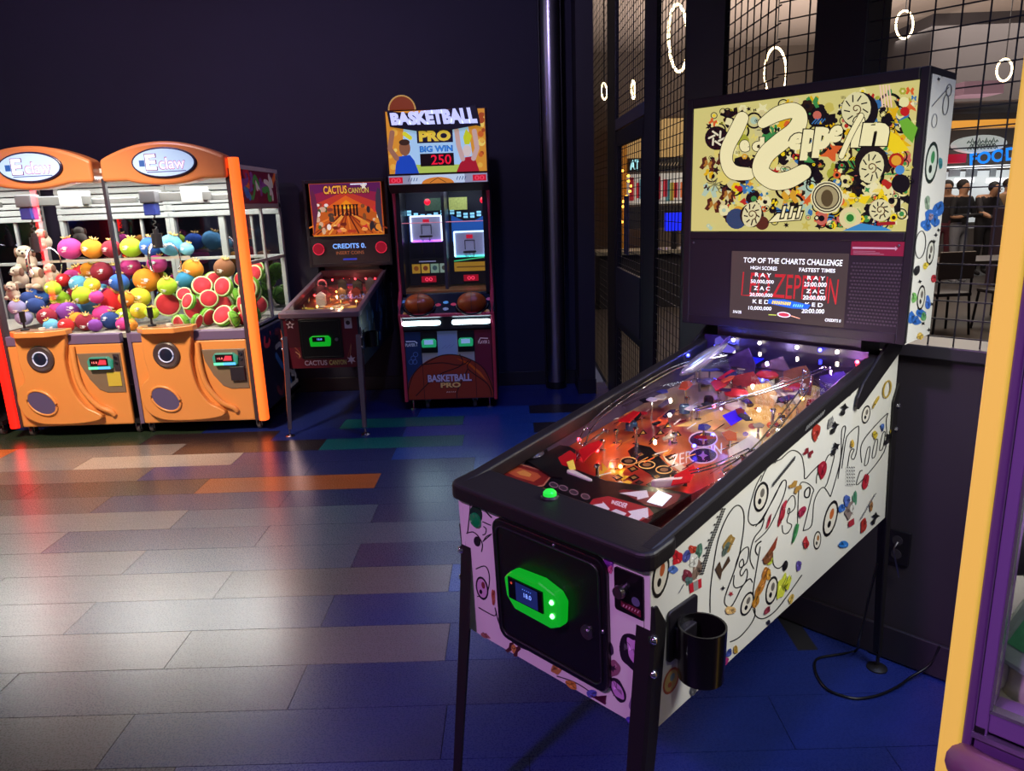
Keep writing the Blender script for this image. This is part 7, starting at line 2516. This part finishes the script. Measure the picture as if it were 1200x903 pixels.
mk('bumper_roll', MB().tube([(.024, -.012, .64), (.036, -.03, .648), (.06, -.036, .65), (.5, -.036, .65), (.9, -.036, .65)], .033, 14), M('roll_mauve', '#7a5070', .3), nm, smooth=60)
mk('door_glass', MB().box(.050, .86, .01, .015, .752, 1.86), GLASS, nm)
mk('glass_trim', MB().box(.047, .051, -.0095, .01, .752, 1.86).box(.047, .86, -.0095, .01, .749, .755), M('trim_silver', '#b8b4c0', .25, .8), nm)
mk('cabinet_floor', MB().box(.02, .9, .06, .95, .70, .735), M('bin_floor', '#9a968c'), nm)
mk('cabinet_back', MB().box(.02, .9, .93, .95, .06, 1.93), M('near_back', '#4a4450', .6), nm)
mk('cabinet_side', MB().box(.012, .028, .06, .95, .06, .74), M('near_side', '#2a2430', .5), nm)
mk('side_glass', MB().box(.014, .019, .06, .93, .74, 1.93), GLASS, nm)
mk('cabinet_roof', MB().box(.0, .93, .0, .95, 1.93, 1.99), PU, nm)
mk('far_post', MB().box(.86, .92, -.01, .06, .06, 1.95), YEL_, nm)
mk('plinth', MB().box(.03, .9, .05, .93, .05, .08), BLACK, nm)
for x in (.07, .85):
    for y in (.1, .85):
        mk('castor', MB().cyl((x - .014, y, .036), (x + .014, y, .036), .036, n=16).box(x - .02, x + .02, y, y + .03, .03, .06), M('castor_rubber', '#4a4448'), nm, smooth=40)
l = lamp('cabinet_light', 'AREA', (0, 0, 0), 36, (1, .97, .92), .7, .5)
l.parent = nm
l.location = (.45, .45, 1.92)
rng = random.Random(31)


def near(u, v, y):
    return pix(u, v, (0, y, 0), (0, 1, 0), NF)


# prizes behind its glass: boxed and soft toys in black, grey and green
def near_toy(name, label, cat, u, v, y, r, c, kind, group='dark prizes in the purple claw machine'):
    p = near(u, v, y)
    p.x = max(p.x, .03 + r * 1.1)
    w = NF @ p
    t = thing(name, label, cat, w, PIN_A, None)
    m_ = M('near_' + c[1:], c, .85, noise=.25, nscale=60, bump=.4)
    if kind == 'plush':
        mk('plush_body', MB().ball((0, 0, 0), (r, r * .8, r * 1.1), 16, 10), m_, t, smooth=80)
        mk('plush_head', MB().ball((r * .2, -r * .2, r * 1.25), (r * .75, r * .7, r * .65), 14, 9), m_, t, smooth=80)
        for s in (-1, 1):
            mk('ear', MB().ball((r * .2 + s * r * .55, -r * .1, r * 1.75), (r * .22, r * .14, r * .3), 10, 6), m_, t, smooth=80)
            mk('arm', MB().ball((s * r * .95, -r * .35, r * .2), (r * .3, r * .35, r * .6), 10, 7), m_, t, smooth=80)
            mk('eye', MB().ball((r * .2 + s * r * .28, -r * .86, r * 1.35), r * .09, 8, 5), M('eye_white', '#d8d8d0', .3), t, smooth=80)
    else:
        mm = Matrix.Rotation(.35, 4, 'Y') @ Matrix.Rotation(-.2, 4, 'X')
        mk('packet', MB().box(-r, r, -r * .5, r * .5, -r * 1.3, r * 1.3, mm), M('wrap_' + c[1:], c, .15, noise=.5, nscale=25, bump=.6), t, bevel=r * .2)
        mk('packet_label', MB().box(-r * .7, r * .7, -r * .53, -r * .5, -r * .6, r * .3, mm), M('wrap_green', '#3f8a5c', .4, noise=.5, nscale=60), t)
    return t


near_toy('soft_toy', 'grey soft toy slumped against the purple door frame', 'plush toy', 1199, 590, .34, .085, '#3c3a40', 'plush')
near_toy('soft_toy', 'black soft toy lying over the clear packet', 'plush toy', 1206, 650, .12, .075, '#26262a', 'plush')
near_toy('wrapped_prize', 'clear wrapped prize with green print in the purple machine', 'packet', 1186, 735, .10, .055, '#8a9a94', 'box')
near_toy('soft_toy', 'white soft toy at the bottom of the purple machine', 'plush toy', 1207, 800, .11, .05, '#c8c4b8', 'plush')
near_toy('soft_toy', 'pale grey soft toy high behind the purple door', 'plush toy', 1212, 480, .42, .07, '#a8a4a0', 'plush')
near_toy('soft_toy', 'dark green soft toy under the clear packet', 'plush toy', 1189, 812, .16, .06, '#2c5a40', 'plush')
